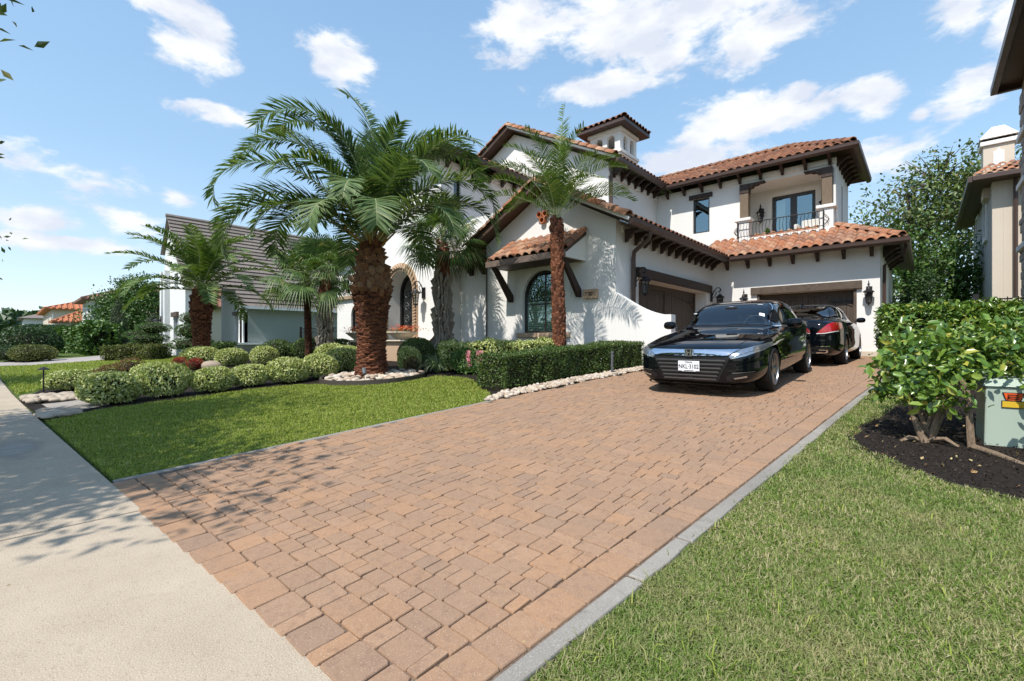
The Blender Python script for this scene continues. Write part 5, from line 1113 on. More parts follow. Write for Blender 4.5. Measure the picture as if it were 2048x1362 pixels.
# ---- clipped hedges
def hedge_pts(path, w_, h, n, seed, rough=.04, z0=.06):
    """leaf points over a hedge following a polyline: sides, top and ends"""
    rng = np.random.default_rng(seed); P = np.array(path, float); seg = np.linalg.norm(P[1:]-P[:-1], axis=1); cum = np.r_[0, np.cumsum(seg)]; Lt = cum[-1]
    per = 2*h+w_; s = rng.uniform(0, Lt, n); k = np.clip(np.searchsorted(cum, s)-1, 0, len(seg)-1); t = (s-cum[k])/seg[k]; d = (P[k+1]-P[k])/seg[k][:, None]; c = P[k]+(P[k+1]-P[k])*t[:, None]
    sd = np.c_[d[:, 1], -d[:, 0]]; q = rng.uniform(0, per, n); off = np.where(q < h, -w_/2, np.where(q < h+w_, q-h-w_/2, w_/2)); zz = np.where(q < h, q, np.where(q < h+w_, h, per-q))
    nrm = np.c_[sd*np.where(q < h, -1, np.where(q < h+w_, 0, 1))[:, None], np.where((q >= h) & (q < h+w_), 1., .0)]
    e = rng.random(n) < (w_*h*2)/(per*Lt+2*w_*h); en = rng.random(n) < .5   # ends
    off = np.where(e, rng.uniform(-w_/2, w_/2, n), off); zz = np.where(e, rng.uniform(0, h, n), zz)
    c = np.where(e[:, None], np.where(en[:, None], P[0], P[-1]), c); dd = np.where(en[:, None], -(P[1]-P[0])/seg[0], (P[-1]-P[-2])/seg[-1])
    nrm = np.where(e[:, None], np.c_[dd, np.zeros(n)], nrm); sd = np.where(e[:, None], np.where(en[:, None], np.c_[(P[1]-P[0])[1], -(P[1]-P[0])[0]]/seg[0], np.c_[(P[-1]-P[-2])[1], -(P[-1]-P[-2])[0]]/seg[-1]), sd)
    xy = c+sd*off[:, None]; z = gzv(xy[:, 1])+z0+zz*(1-z0/h)
    Q = np.c_[xy, z]; Q -= nrm*(rng.random(n)**1.5*rough*3)[:, None]; Q += rng.normal(size=(n, 3))*rough*.4
    b = lumps(Q, seed, 3.0, rough*2.2)-1; Q += nrm*b[:, None]; return Q, unit(nrm+.001), rng
def hedge(path, w_, h, n, size, m, seed, label, name='hedge', rough=.03, asp=.5, out=.4):
    c = path[len(path)//2]; t = empty(name, (c[0], c[1], gz(c[1])), label, 'hedge'); Q, Nn, rng = hedge_pts(path, w_, h, n, seed, rough)
    link('foliage', leaf_mesh('foliage', Q, Nn, rng, size, asp, MAT[m], out=out, fine=size > .09), t); mb = MB(); P = [Vector((a, b, 0)) for a, b in path]
    for a, b in zip(P, P[1:]):
        d = (b-a).normalized(); s = Vector((d.y, -d.x, 0))*(w_/2-rough*3.5); ins = d*rough*3
        q = [a+ins+s, b-ins+s, b-ins-s, a+ins-s]; mb.hexa([(p.x, p.y, gz(p.y)) for p in q]+[(p.x, p.y, gz(p.y)+h-rough*3.5) for p in q])
    mb.build('dark_core', MAT['core_shade'], t); return t  # solid fill inside the hedge, coloured dark for its shaded interior
hedge([(-5.72, 5.75), (-5.62, 8.2), (-5.45, 10.5)], .75, .64, 30000, .038, 'leaf_boxwood', 61, 'low clipped boxwood hedge between river pebbles and the curved wall', 'boxwood_hedge', .018)
hedge([(-9.3, 7.75), (-8.4, 8.15), (-7.6, 8.6), (-7.0, 9.3)], .8, .72, 9000, .075, 'leaf_variegated', 62, 'cream-green hedge below the arched window', 'variegated_hedge', .035, .55)
hedge([(-.72, 13.3), (1.35, 13.5)], .95, 1.32, 8500, .105, 'leaf_laurel', 63, 'tall glossy laurel hedge beside the garage pier', 'laurel_hedge', .05, .42, .5)
# ---- large-leaved shrubs in the mulch bed on the right
def leafy_bush(name, loc, blobs, n, size, m, seed, label, stems, asp=.5, cat='bush'):
    t = empty(name, loc, label, cat); rng = np.random.default_rng(seed); PP = []; NN = []; tot = sum(b[3]*b[4]*b[5] for b in blobs)
    for x, y, z, rx, ry, rz_ in blobs:
        k = int(n*(rx*ry*rz_)/tot)+10; d = unit(rng.normal(size=(k, 3))); rad = (1-.6*rng.random(k)**1.4)*lumps(d, seed, 3.6, .45)
        PP.append(np.array([x, y, z])+d*rad[:, None]*np.array([rx, ry, rz_])); NN.append(unit(d+[0, 0, .5]))
    P = np.concatenate(PP); Nn = np.concatenate(NN)
    # leaves sit in small whorls
    w_ = rng.normal(size=P.shape)*size*.25
    link('foliage', leaf_mesh('foliage', P+w_, Nn, rng, size*1.1, asp, MAT[m], out=.55, droop=.15, fine=True), t)
    for pts, rad in stems: MB().tube(pts, rad, 6).build('stem', MAT['bark_shrub'], t, smooth=60)
    return t
g0 = gz(5.5)
st = []
rs = random.Random(8)
for i in range(9):
    a = rs.uniform(0, 6.28); e = rs.uniform(.15, .55); x, y = .02+rs.uniform(-.05, .05), 5.56+rs.uniform(-.05, .05); l = rs.uniform(.35, .6)
    st.append(([(x, y, g0-.02), (x+math.cos(a)*e*l*.5, y+math.sin(a)*e*l*.4, g0+l*.55), (x+math.cos(a)*e*l*1.0+.05, y+math.sin(a)*e*l*.7, g0+l*1.1)], [.032*rs.uniform(.6, 1.2), .02, .011]))
st.append(([(.0, 5.58, g0-.01), (-.1, 5.5, g0+.02), (-.16, 5.44, g0-.01)], [.035, .025, .012])); st.append(([(.04, 5.56, g0+.01), (.14, 5.46, g0+.05), (.22, 5.42, g0+.0)], [.035, .02, .01]))
leafy_bush('leafy_shrub', (.02, 5.56, g0), [(-.02, 5.6, .90, .42, .42, .30), (.30, 5.95, 1.02, .5, .45, .32), (-.22, 5.75, .78, .26, .3, .26), (.08, 5.45, .68, .3, .25, .18), (.62, 6.3, 1.1, .5, .5, .32), (.0, 6.35, 1.1, .42, .5, .28)], 2600, .077, 'leaf_laurel', 71, 'large-leaved green shrub with bare woody stems in the dark mulch', st)
st = [([(.30, 5.50, g0-.02), (.285, 5.48, g0+.25), (.27, 5.5, g0+.52), (.2, 5.55, g0+.6)], [.03, .026, .02, .012]), ([(.30, 5.50, g0+.0), (.42, 5.30, g0-.0), (.58, 5.12, g0-.04), (.75, 5.0, g0-.05)], [.03, .022, .018, .014]), ([(.85, 5.7, g0), (.82, 5.6, g0+.3), (.8, 5.5, g0+.7)], [.025, .02, .012])]
leafy_bush('leafy_shrub', (.85, 5.7, g0), [(.95, 5.75, 1.05, .34, .4, .30), (.78, 5.2, .62, .16, .2, .22), (1.05, 5.3, .75, .25, .3, .3), (.78, 6.1, .95, .3, .3, .22), (.68, 5.42, .80, .12, .12, .08)], 850, .085, 'leaf_bright', 72, 'yellow-green shrub overhanging the green utility box', st)
leafy_bush('leafy_shrub', (1.75, 8.0, gz(8)), [(1.7, 8.3, 1.35, .62, .7, .62), (1.5, 7.6, 1.1, .5, .5, .5), (1.9, 7.4, 1.2, .5, .5, .5)], 3600, .085, 'leaf_bright', 73, 'bright green rounded bush behind the utility box by the stone house', [([(1.7, 8.1, .4), (1.7, 8.1, 1.2)], [.04, .02])])
# ---- small flowering plants and grass clumps
def blade_clump(name, x, y, n, L, m, seed, label, wid=.012):
    rng = np.random.default_rng(seed); t = empty(name, (x, y, gz(y)), label, 'plant'); mb = MB()
    for i in range(n):
        a = rng.uniform(0, 6.28); e = rng.uniform(.7, 1.45); l = L*rng.uniform(.7, 1.1); h = Vector((math.cos(a), math.sin(a), 0)); s = Vector((-h.y, h.x, 0))*wid
        p = [Vector((x, y, gz(y)))+h*.05*rng.random()]
        for k in range(5): ee = e-1.5*(k/4)**1.3; p.append(p[-1]+(h*math.cos(ee)+Vector((0, 0, math.sin(ee))))*l/5)
        V = []; 
        for k, q in enumerate(p): w_ = 1-(k/5)**2; V += [q-s*w_, q+s*w_]
        mb.add(V, [(2*k, 2*k+1, 2*k+3, 2*k+2) for k in range(5)])
    o = mb.build('blades', MAT[m], t); return t
blade_clump('grass_clump', -9.1, 7.25, 150, .8, 'blade_silver', 81, 'arching silver-green grass clump behind the palm ring'); blade_clump('grass_clump', -17.6, 3.6, 110, .6, 'leaf_olive', 82, 'olive grass clump in front of the tan boulder'); blade_clump('grass_clump', -15.6, 1.2, 80, .5, 'leaf_copper', 83, 'rusty grass clump beside the black path light')
def flowers(name, x, y, label, m, n, r, h, z=None, spikes=False, lm='leaf_mid', seed=5):
    rng = np.random.default_rng(seed); z = gz(y) if z is None else z; t = empty(name, (x, y, z), label, 'flowers')
    P = rng.normal(size=(n, 3))*[r*.45, r*.45, h*.12]+[x, y, z+h*.5]; link('leaves', leaf_mesh('leaves', P, unit(rng.normal(size=(n, 3))+[0, 0, .6]), rng, .07, .35, MAT[lm], out=.8), t)
    k = n//2
    if spikes:
        a = rng.uniform(0, 6.28, 9); c = np.c_[np.cos(a), np.sin(a)]*r*.4; i = rng.integers(0, 9, k*2); Q = np.c_[c[i]+rng.normal(size=(k*2, 2))*.018+[x, y], z+h*rng.uniform(.55, 1.05, k*2)]
    else: Q = np.c_[rng.normal(size=(k*2, 2))*r*.42+[x, y], z+h*(.72+.2*rng.normal(size=k*2))]
    link('petals', leaf_mesh('petals', Q, unit(rng.normal(size=(k*2, 3))+[0, 0, .4]), rng, .045 if spikes else .055, .8, MAT[m], out=.3), t); return t
flowers('pink_flowers', -6.75, 6.35, 'pink flower spikes beside the end of the boxwood hedge', 'petal_pink', 320, .36, .62, spikes=True)
flowers('pink_flowers', -6.15, 6.3, 'leafy low plants between pink flowers and boulder', 'petal_pink', 60, .3, .3, seed=9)
def planter(x, y, z, label, fl, seed):
    t = empty('planter_bowl', (x, y, z), label, 'planter'); MB().lathe([(.22, 0), (.26, .03), (.42, .16), (.52, .24), (.55, .25), (.55, .29), (.49, .29), (.44, .22)], (0, 0, 0), 28, False).build('bowl', MAT['planter_stone'], t, world=False, smooth=35)
    MB().lathe([(.0, .23), (.46, .23)], (0, 0, 0), 20, False).build('soil', MAT['mulch'], t, world=False); flowers('bedding_flowers', x, y, fl, 'petal_red', 260, .62, .32, z+.18, False, 'leaf_olive', seed)
planter(-13.7, 9.35, 1.202, 'round cream stone planter bowl beside the entry lantern', 'red and orange flowers in the bowl beside the entry lantern', 31)
planter(-16.6, 9.35, 1.202, 'round cream stone planter bowl left of the big palm trunk', 'red and orange flowers in the bowl by the low left wall', 32)
# ---- boulders
def boulder(x, y, s, label, rz=0, seed=1, dz=0):
    V, F = pebble_tpl(seed, 3); V = V*np.array(s); o = link('boulder', np_mesh('boulder', V, F, MAT['boulder_stone'], True)); o.location = (x, y, gz(y)+s[2]*.28+dz); o.rotation_euler = (.15, .1, rz); return tag(o, label, 'boulder')
boulder(-17.9, 4.6, (.7, .5, .34), 'tan rounded boulder behind the red-leaved plants', .6, 41); boulder(-6.3, 6.75, (.7, .5, .75), 'tan boulder against the end of the boxwood hedge', .4, 42); boulder(-6.05, 5.95, (.16, .14, .55), 'upright narrow tan stone at the corner of the boxwood hedge', .2, 43)
# ---- path lights and bollards
def path_light(x, y, h, label):
    t = empty('path_light', (x, y, gz(y)), label, 'path light'); MB().tube([(0, 0, -.05), (0, 0, h)], .014, 8).build('stake', MAT['black_iron'], t, world=False, smooth=60); MB().lathe([(.012, h+.055), (.03, h+.045), (.11, h+.0), (.10, h-.008), (.02, h-.0)], (0, 0, 0), 14, False).build('hat', MAT['black_iron'], t, world=False, smooth=30)
path_light(-14.24, .50, .55, 'black path light with a conical hat by the flat stones')
def bollard(x, y, h, label):
    t = empty('bollard_light', (x, y, gz(y)), label, 'bollard light'); MB().tube([(0, 0, -.05), (0, 0, h)], .028, 10).build('post', MAT['bollard_grey'], t, world=False, smooth=60); MB().lathe([(.028, h), (.034, h+.005), (.034, h+.025), (.02, h+.035)], (0, 0, 0), 10).build('cap', MAT['bollard_grey'], t, world=False, smooth=30)
bollard(-5.0, 8.75, .46, 'slim grey bollard light in the pebble strip by the boxwood hedge')
sp = empty('spot_light', (-8.98, 5.15, gz(5.15)+.06), 'small black ground spotlight among the stones below the big palm', 'spotlight')
m = MB(); m.tube([(0, 0, 0), (0, 0, .16)], .012, 6); m.build('stake', MAT['black_iron'], sp, world=False); m = MB(); m.tube([(.03, 0, .14), (-.09, .05, .24)], [.035, .05], 10); m.build('head', MAT['bollard_grey'], sp, world=False)
# ---- trees
def tree(name, base, trunk_h, tr, blobs, n, size, m, seed, label, limbs=6, bark='bark_oak', cat='tree', asp=.5, thin=.75, group=None, twigs=26):
    t = empty(name, base, label, cat, group); rng = np.random.default_rng(seed); r = random.Random(seed); b = Vector(base); PP = []; NN = []; tot = sum(q[3]*q[4]*q[5] for q in blobs)
    for (x, y, z, rx, ry, rz_) in blobs:
        k = int(n*(rx*ry*rz_)/tot)+5; nc = max(4, k//26); cd = unit(rng.normal(size=(nc, 3))); cc = cd*((1-thin*rng.random(nc)**1.3)*lumps(cd, seed, 3, .3))[:, None]   # leaf clumps
        i = rng.integers(0, nc, k); off = rng.normal(size=(k, 3))*.16; q = cc[i]+off
        PP.append(np.array([x, y, z])+q*np.array([rx, ry, rz_])); NN.append(unit(off+cd[i]*.12+[0, 0, .12]))
    link('crown', leaf_mesh('crown', np.concatenate(PP), np.concatenate(NN), rng, size, asp, MAT[m], out=.35), t)
    tw = MB()
    for (x, y, z, rx, ry, rz_) in blobs:
        for i in range(twigs):
            d = unit(rng.normal(size=(1, 3)))[0]; e = Vector((x+d[0]*rx*.95, y+d[1]*ry*.95, z+d[2]*rz_*.95)); s = Vector((x+d[0]*rx*.2, y+d[1]*ry*.2, z+d[2]*rz_*.2-.1*rz_)); tw.tube([s, s.lerp(e, .5)+Vector((rng.normal()*.06*rx, rng.normal()*.06*ry, .05*rz_)), e], [tr*.12, tr*.07, tr*.025], 3, False)
    tag(tw.build('twigs', MAT[bark], t), kind='stuff')
    mb = MB(); mb.tube([b-Vector((0, 0, .1)), b+Vector((r.uniform(-.1, .1), r.uniform(-.1, .1), trunk_h*.5)), b+Vector((0, 0, trunk_h))], [tr*1.25, tr, tr*.8], 10); mb.build('trunk', MAT[bark], t, smooth=60)
    for i in range(limbs):
        q = blobs[i % len(blobs)]; d = unit(rng.normal(size=(1, 3)))[0]*.6; e = Vector((q[0]+d[0]*q[3], q[1]+d[1]*q[4], q[2]+d[2]*q[5])); s = b+Vector((0, 0, trunk_h*r.uniform(.75, 1))); mid = s.lerp(e, .5)+Vector((0, 0, .15*(e-s).length))
        MB().tube([s, mid, e], [tr*.6, tr*.32, tr*.08], 6).build('limb', MAT[bark], t, smooth=60)
    return t
# street trees left of the camera: their shade falls on sidewalk and lawn
tree('street_tree', (-8.6, -3.2, 0), 2.3, .14, [(-8.4, -2.6, 4.6, 2.5, 2.25, 1.7), (-6.6, -2.9, 4.0, 1.9, 1.5, 1.2), (-9.6, -2.0, 4.0, 1.5, 1.6, 1.2), (-5.0, -2.4, 4.4, 1.7, 1.3, .8), (-6.6, -2.2, 3.6, 1.8, 1.0, .7), (-4.6, -3.6, 5.0, 1.2, .9, .7), (-6.1, -3.1, 5.2, 1.6, 1.3, 1.0), (-8.2, -2.6, 6.2, 1.8, 1.7, 1.1)], 21000, .15, 'leaf_oak', 91, 'street oak at the frame edge whose shade dapples the lawn', 9, asp=.42, thin=.8)
tree('street_tree', (-20.5, -3.2, 0), 2.3, .14, [(-20.5, -3.0, 4.6, 2.3, 2.4, 1.7), (-18.8, -2.1, 4.2, 1.3, 1.6, 1.6), (-20, -2.2, 3.6, 2.0, 1.8, 1.2)], 6000, .15, 'leaf_oak', 92, 'farther street oak with fine leaves at the frame edge', 7, asp=.42)
# big tree behind the garage
tree('oak_tree', (-.5, 38, .7), 4.0, .45, [(-.6, 38, 8.4, 4.0, 3.6, 2.9), (2.4, 38.5, 9.4, 3.6, 3.2, 3.0), (-2.6, 37.5, 6.0, 2.6, 2.4, 2.0), (.6, 38, 11.0, 2.6, 2.4, 1.9), (3.2, 37, 6.2, 2.8, 2.6, 2.2)], 12000, .27, 'leaf_oak', 93, 'large spreading oak behind the garage roof', 10, thin=.85)
tree('garden_tree', (.4, 30, .7), 2.4, .2, [(.2, 30, 4.2, 2.0, 1.8, 2.3), (-1.2, 29.5, 3.0, 1.4, 1.4, 1.6), (1.4, 30.3, 3.4, 1.1, 1.4, 1.8)], 8000, .2, 'leaf_mid', 94, 'bushy green tree between the garage and the grey house', 5)
tree('garden_tree', (-.15, 24, .7), 1.6, .12, [(-.1, 24, 2.7, .7, .8, 1.0), (.3, 24.6, 2.0, .6, .7, .8)], 2600, .13, 'leaf_dark', 95, 'small dark tree close to the garage end wall', 3)
# ================================================================== NEIGHBOURS, FENCES, UTILITY BOX
def hip(name, x0, x1, y0, y1, z, rise, parent, deckmat, ribs=None, over=.5, inset=None):
    """hip roof; ribs: spacing of barrel rows laid up the slopes"""
    x0, x1, y0, y1 = x0-over, x1+over, y0-over, y1+over; ins = inset or min(x1-x0, y1-y0)/2
    if x1-x0 >= y1-y0: A, B = ((x0+ins, (y0+y1)/2, z+rise), (x1-ins, (y0+y1)/2, z+rise))
    else: A, B = (((x0+x1)/2, y0+ins, z+rise), ((x0+x1)/2, y1-ins, z+rise))
    c = [(x0, y0, z), (x1, y0, z), (x1, y1, z), (x0, y1, z)]
    m = MB()
    if x1-x0 >= y1-y0: F = [[c[0], c[1], B, A], [c[1], c[2], B], [c[2], c[3], A, B], [c[3], c[0], A]]
    else: F = [[c[0], c[1], A], [c[1], c[2], B, A], [c[2], c[3], B], [c[3], c[0], A, B]]
    for f in F: m.poly(f)
    m.poly([(p[0], p[1], z-.12) for p in reversed(c)])
    for i in range(4): a, b = c[i], c[(i+1) % 4]; m.poly([(a[0], a[1], z-.12), (b[0], b[1], z-.12), b, a])
    ro = m.build(name, MAT[deckmat], parent)
    if ribs:
        rb = MB()
        for f in F:
            P = [Vector(p) for p in f]; e = (P[1]-P[0]); L = e.length; e.normalize(); n = e.cross(P[2]-P[0]).normalized(); s = n.cross(e); p2 = [((p-P[0]).dot(e), (p-P[0]).dot(s)) for p in P]
            k = int(L/ribs)
            for i in range(k):
                u = (i+.5)*L/k; vs = []
                for j in range(len(p2)):
                    (a0, b0), (a1, b1) = p2[j], p2[(j+1) % len(p2)]
                    if (a0-u)*(a1-u) <= 0 and abs(a1-a0) > 1e-6: vs.append(b0+(b1-b0)*(u-a0)/(a1-a0))
                if len(vs) < 2: continue
                v0, v1 = min(vs), max(vs); q0 = P[0]+e*u+s*v0; q1 = P[0]+e*u+s*v1; w_ = ribs*.30; h = ribs*.32
                prof = [(-w_, 0), (-w_*.6, h*.8), (w_*.6, h*.8), (w_, 0)]
                rb.add([q+e*a+n*b for q in (q0, q1) for a, b in prof], [(0, 1, 5, 4), (1, 2, 6, 5), (2, 3, 7, 6), (0, 3, 2, 1)])
        tag(rb.build('tile_rows', MAT[deckmat], ro), kind='stuff')
        for a, b in [(c[0], A), (c[3], A), (c[1], B), (c[2], B)] if x1-x0 >= y1-y0 else [(c[0], A), (c[1], A), (c[2], B), (c[3], B)]:
            MB().tube([Vector(a)+Vector((0, 0, .05)), Vector(b)+Vector((0, 0, .08))], .13, 6).build('hip_tile_row', MAT[deckmat], ro)
        MB().tube([Vector(A)+Vector((0, 0, .08)), Vector(B)+Vector((0, 0, .08))], .14, 6).build('ridge_row', MAT[deckmat], ro)
    return ro
def box_house(name, label, x0, x1, y0, y1, z0, z1, wm_, rm, rise, over=.6, ribs=None, wins=(), fr='white_paint'):
    h = empty(name, ((x0+x1)/2, (y0+y1)/2, z0), label, 'house'); MB().box(x0, x1, y0, y1, z0-.5, z1).build('walls', MAT[wm_], h); hip('roof', x0, x1, y0, y1, z1, rise, h, rm, ribs, over)
    for (face, a, zc, w_, hh) in wins:
        if face == '-y': fn = fY(y0)
        elif face == '+x': fn = fX(x1)
        else: fn = fX(x0, 1)
        f = band('window', fn, rect(a-w_/2+.08, a+w_/2-.08, zc-hh/2+.08, zc+hh/2-.08), rect(a-w_/2, a+w_/2, zc-hh/2, zc+hh/2), -.05, .0, MAT[fr], h)
        g = MB(); g.poly([fn(p, q, -.012) for p, q in rect(a-w_/2+.08, a+w_/2-.08, zc-hh/2+.08, zc+hh/2-.08)]); g.build('pane', MAT['car_glass_dark'], f)
        m = MB(); m.prism(rect(a-.03, a+.03, zc-hh/2+.08, zc+hh/2-.08), fn, -.04, -.014); m.build('muntin', MAT[fr], f)
    return h
# ---- house with the big grey roof on the left
GH = empty('grey_roof_house', (-30, 10, .4), 'pale house with a big steep grey tile roof beyond the palms', 'house')
ridge_x, ridge_z, y1 = -31.9, 8.25, 6.0; eave_x, eave_z, y2 = -27.55, 3.05, 8.4
gxl = -36.2
wall('front_gable', fY(6.2), [(-33.45, .2), (-28.75, .2), (-28.75, 4.2), (ridge_x, ridge_z-.2), (-33.45, 6.3)], [rect(-33.0, -32.55, .3, 3.0), rect(-31.3, -30.2, 1.2, 2.5), rect(-31.1, -30.3, 4.0, 4.9)], .3, MAT['stucco_pale'], GH)
wall('side_wall', fX(-27.9), [(8.6, .2), (24, .2), (24, 3.0), (8.6, 3.0)], [], .3, MAT['stucco_green'], GH)
wall('low_front_wall', fY(8.6), [(-31.5, .2), (-27.9, .2), (-27.9, 3.0), (-29.2, 4.8), (-31.5, 4.8)], [rect(-29.0, -28.55, 1.0, 2.6)], .3, MAT['stucco_pale'], GH)
MB().box(-29.12, -28.43, 8.48, 8.598, 2.6, 2.8).build('window_head', MAT['soffit_wood'], GH); MB().box(-29.0, -28.55, 8.7, 8.75, 1.0, 2.6).build('window', MAT['car_glass_dark'], GH); MB().box(-31.4, -30.1, 6.08, 6.198, 2.5, 2.75).build('window_head', MAT['soffit_wood'], GH)
MB().box(-31.3, -30.2, 6.35, 6.4, 1.2, 2.5).build('window', MAT['car_glass_dark'], GH); MB().box(-30.78, -30.72, 6.28, 6.34, 1.2, 2.5).build('muntin', MAT['white_paint'], GH); MB().box(-31.1, -30.3, 6.35, 6.4, 4.0, 4.9).build('window', MAT['car_glass_dark'], GH); MB().box(-33.0, -32.55, 6.42, 6.46, .3, 3.0).build('door', MAT['stucco_grey'], GH)
MB().box(-28.0, -27.55, 8.3, 10.5, .2, .95).build('stone_base', MAT['stone_wall'], GH); MB().box(-28.6, -27.5, 8.25, 8.59, .2, .95).build('stone_base', MAT['stone_wall'], GH); MB().box(-28.65, -27.45, 8.2, 8.595, .955, 1.06).build('base_cap', MAT['white_paint'], GH); MB().box(-28.0, -27.5, 8.6, 10.55, .955, 1.06).build('base_cap', MAT['white_paint'], GH)
for x in (-33.4, -32.5): MB().box(x, x+.32, 5.95, 6.195, .2, 5.2).build('pilaster', MAT['stucco_pale'], GH)
# roof slopes; every course a stepped strip
sl_ = Vector((eave_x-ridge_x, 0, eave_z-ridge_z)); Ls = sl_.length; sd_ = sl_.normalized(); nn_ = Vector((-sd_.z, 0, sd_.x)); nn_ = nn_ if nn_.z > 0 else -nn_
m = MB(); p0 = Vector((ridge_x, 0, ridge_z))
GR2 = None
nc = 22
for i in range(nc):
    a, b = Ls*i/nc, Ls*(i+1)/nc+.03; ya = y1 if a < Ls*.80 else y2
    q = lambda s_, y_, up: tuple(p0+sd_*s_+nn_*up+Vector((0, y_, 0)))
    m = MB(); m.hexa([q(a, ya, -.03), q(b, ya, .0), q(b, 26, .0), q(a, 26, -.03), q(a, ya, .012), q(b, ya, .085), q(b, 26, .085), q(a, 26, .012)])
    o = m.build('roof_course' if GR2 else 'roof', MAT['roof_grey'], GR2 or GH); GR2 = GR2 or o
m = MB(); q = lambda s_, y_, up: tuple(p0+Vector((-sd_.x, 0, sd_.z))*s_+Vector((0, y_, 0))+Vector((0, 0, up))); m.poly([q(0, y1, 0), q(2.6, y1, 0), q(2.6, 26, 0), q(0, 26, 0)]); m.build('rear_slope', MAT['roof_grey'], GH)
MB().tube([(ridge_x, y1-.05, ridge_z+.03), (ridge_x, 26, ridge_z+.03)], .12, 6).build('ridge_cap', MAT['roof_grey'], GH)
MB().box(eave_x-.02, eave_x+.12, y2, 26, eave_z-.12, eave_z+.02).build('gutter', MAT['white_paint'], GH); MB().tube([(eave_x+.06, y2+.3, eave_z-.1), (eave_x+.0, y2+.3, eave_z-.3), (-27.84, y2+.25, eave_z-.45), (-27.84, y2+.25, .3)], .06, 6).build('downspout', MAT['white_paint'], GH)
for y, s_ in ((8.6, .13), (10.0, .13), (14.2, .16), (16, .16), (12.2, .30), (13.6, .3)):
    c_ = p0+sd_*(Ls*s_)+nn_*.06+Vector((0, y, 0)); m = MB(); m.box(-.12, .12, -.15, .15, 0, .08); m.v = [tuple(c_+sd_*a+Vector((0, b, 0))+nn_*cc) for a, b, cc in m.v]; m.build('roof_vent', MAT['stucco_pale'], GH)
# small dormer gable on that roof
dx, dy, dz_ = -29.3, 15.8, 5.3
m = MB(); m.poly([(dx+1.6, dy, dz_+.0), (dx-1.4, dy, dz_+1.35), (dx-1.4, dy+1.7, dz_+1.9), (dx+1.6, dy+1.7, dz_+1.2)]); m.poly([(dx+1.6, dy+3.4, dz_), (dx-1.4, dy+3.4, dz_+1.35), (dx-1.4, dy+1.7, dz_+1.9), (dx+1.6, dy+1.7, dz_+1.2)]); m.build('dormer_roof', MAT['roof_grey'], GH)
m = MB(); m.poly([(dx+1.3, dy+.1, dz_-.2), (dx+1.3, dy+3.3, dz_-.2), (dx+1.3, dy+1.7, dz_+1.1)]); m.poly([(dx+1.3, dy+.1, dz_-.9), (dx+1.3, dy+3.3, dz_-.9), (dx+1.3, dy+3.3, dz_-.2), (dx+1.3, dy+.1, dz_-.2)]); m.build('dormer_wall', MAT['stucco_pale'], GH)
MB().tube([(dx+1.66, dy-.03, dz_-.02), (dx+1.66, dy+1.7, dz_+1.18)], .09, 4).build('dormer_fascia', MAT['white_paint'], GH)
wl = empty('wall_lantern', (-33.0, 6.0, 2.1), 'white-paned lantern on the pale front of the grey roofed house', 'lantern')
MB().box(-33.15, -32.9, 5.6, 5.8, 1.8, 2.3).build('glass', MAT['lamp_glass'], wl); MB().lathe([(.03, .62), (.2, .5), (.2, .46)], (-33.02, 5.7, 1.84), 6).build('cap', MAT['black_iron'], wl); MB().box(-33.05, -33.0, 5.7, 5.95, 2.3, 2.4).build('arm', MAT['black_iron'], wl); MB().box(-33.06, -32.98, 5.9, 5.949, 1.6, 2.6).build('back_plate', MAT['black_iron'], wl)
# ---- houses farther down the street
box_house('far_house', 'grey-white house with brown hip roof behind the dark hedge', -84, -74.6, 6.6, 16, .4, 6.2, 'stucco_pale', 'terracotta_far', 2.2, .9, .42, [('-y', -75.8, 4.6, 1.4, 1.7), ('-y', -80, 4.6, 1.4, 1.7), ('+x', 9.5, 4.6, 1.0, 1.3)])
box_house('far_house', 'house with orange tile hip roof far down the street', -135, -108, 4.7, 24, .2, 6.5, 'stucco_beige', 'terracotta_orange', 3.6, .9, .75, [('-y', -115, 4.5, 1.6, 1.8), ('-y', -104, 4.5, 1.6, 1.8)])
box_house('far_house', 'low wing with orange round roof beside the far orange roof', -97, -91, 4.6, 10, .2, 3.9, 'stucco_beige', 'terracotta_orange', 1.7, .6, .6)
box_house('far_house', 'brown tiled house rising behind the conical tree', -66, -57, 10, 20, .4, 6.0, 'stucco_beige', 'terracotta_far', 2.6, .9, .4)
box_house('far_house', 'low brown tiled wing left of the grey roofed house', -53, -47, 9.6, 13, .4, 4.2, 'stucco_beige', 'terracotta_far', 1.5, .7, .4)
box_house('far_house', 'pale far house with grey roof at the end of the street', -160, -142, 2.0, 14, .2, 6.0, 'stucco_pale', 'roof_grey', 2.4, .8, None, [('-y', -150, 4.0, 6, 1.4)])
# ---- grey house on the right
RH = empty('grey_house', (4.5, 24, .6), 'grey stucco house with stone front wall and tall white chimney', 'house')
wall('stone_front', fY(11.7), [(1.98, .2), (8, .2), (8, 8.1), (1.98, 8.1)], [], .3, MAT['stone_wall'], RH); wall('near_back_wall', fY(18.3), [(2.28, .2), (8, .2), (8, 8.1), (2.28, 8.1)], [], .3, MAT['stucco_grey'], RH)
rr = random.Random(5)
z = .3
while z < 7.9: # stones of the corner, face to the driveway
    h_ = rr.choice([.16, .22, .28]); y = 16.4
    while y < 18.3:
        l = rr.uniform(.25, .5); MB().box(1.955-rr.uniform(0, .025), 1.99, y+.008, y+l-.008, z+.008, z+h_-.008).build('wall_stone', MAT['stone_wall'], RH, bevel=.012); y += l
    z += h_
for zz in (1.9, 3.6, 5.3, 6.6): MB().box(1.88, 2.1, 17.5, 18.68, zz, zz+.14).build('stone_band', MAT['stucco_pale'], RH, bevel=.01)
wall('side_wall_near', fX(1.98, 1), [(12.0, .2), (18.6, .2), (18.6, 8.1), (12.0, 8.1)], [], .3, MAT['stucco_grey'], RH)
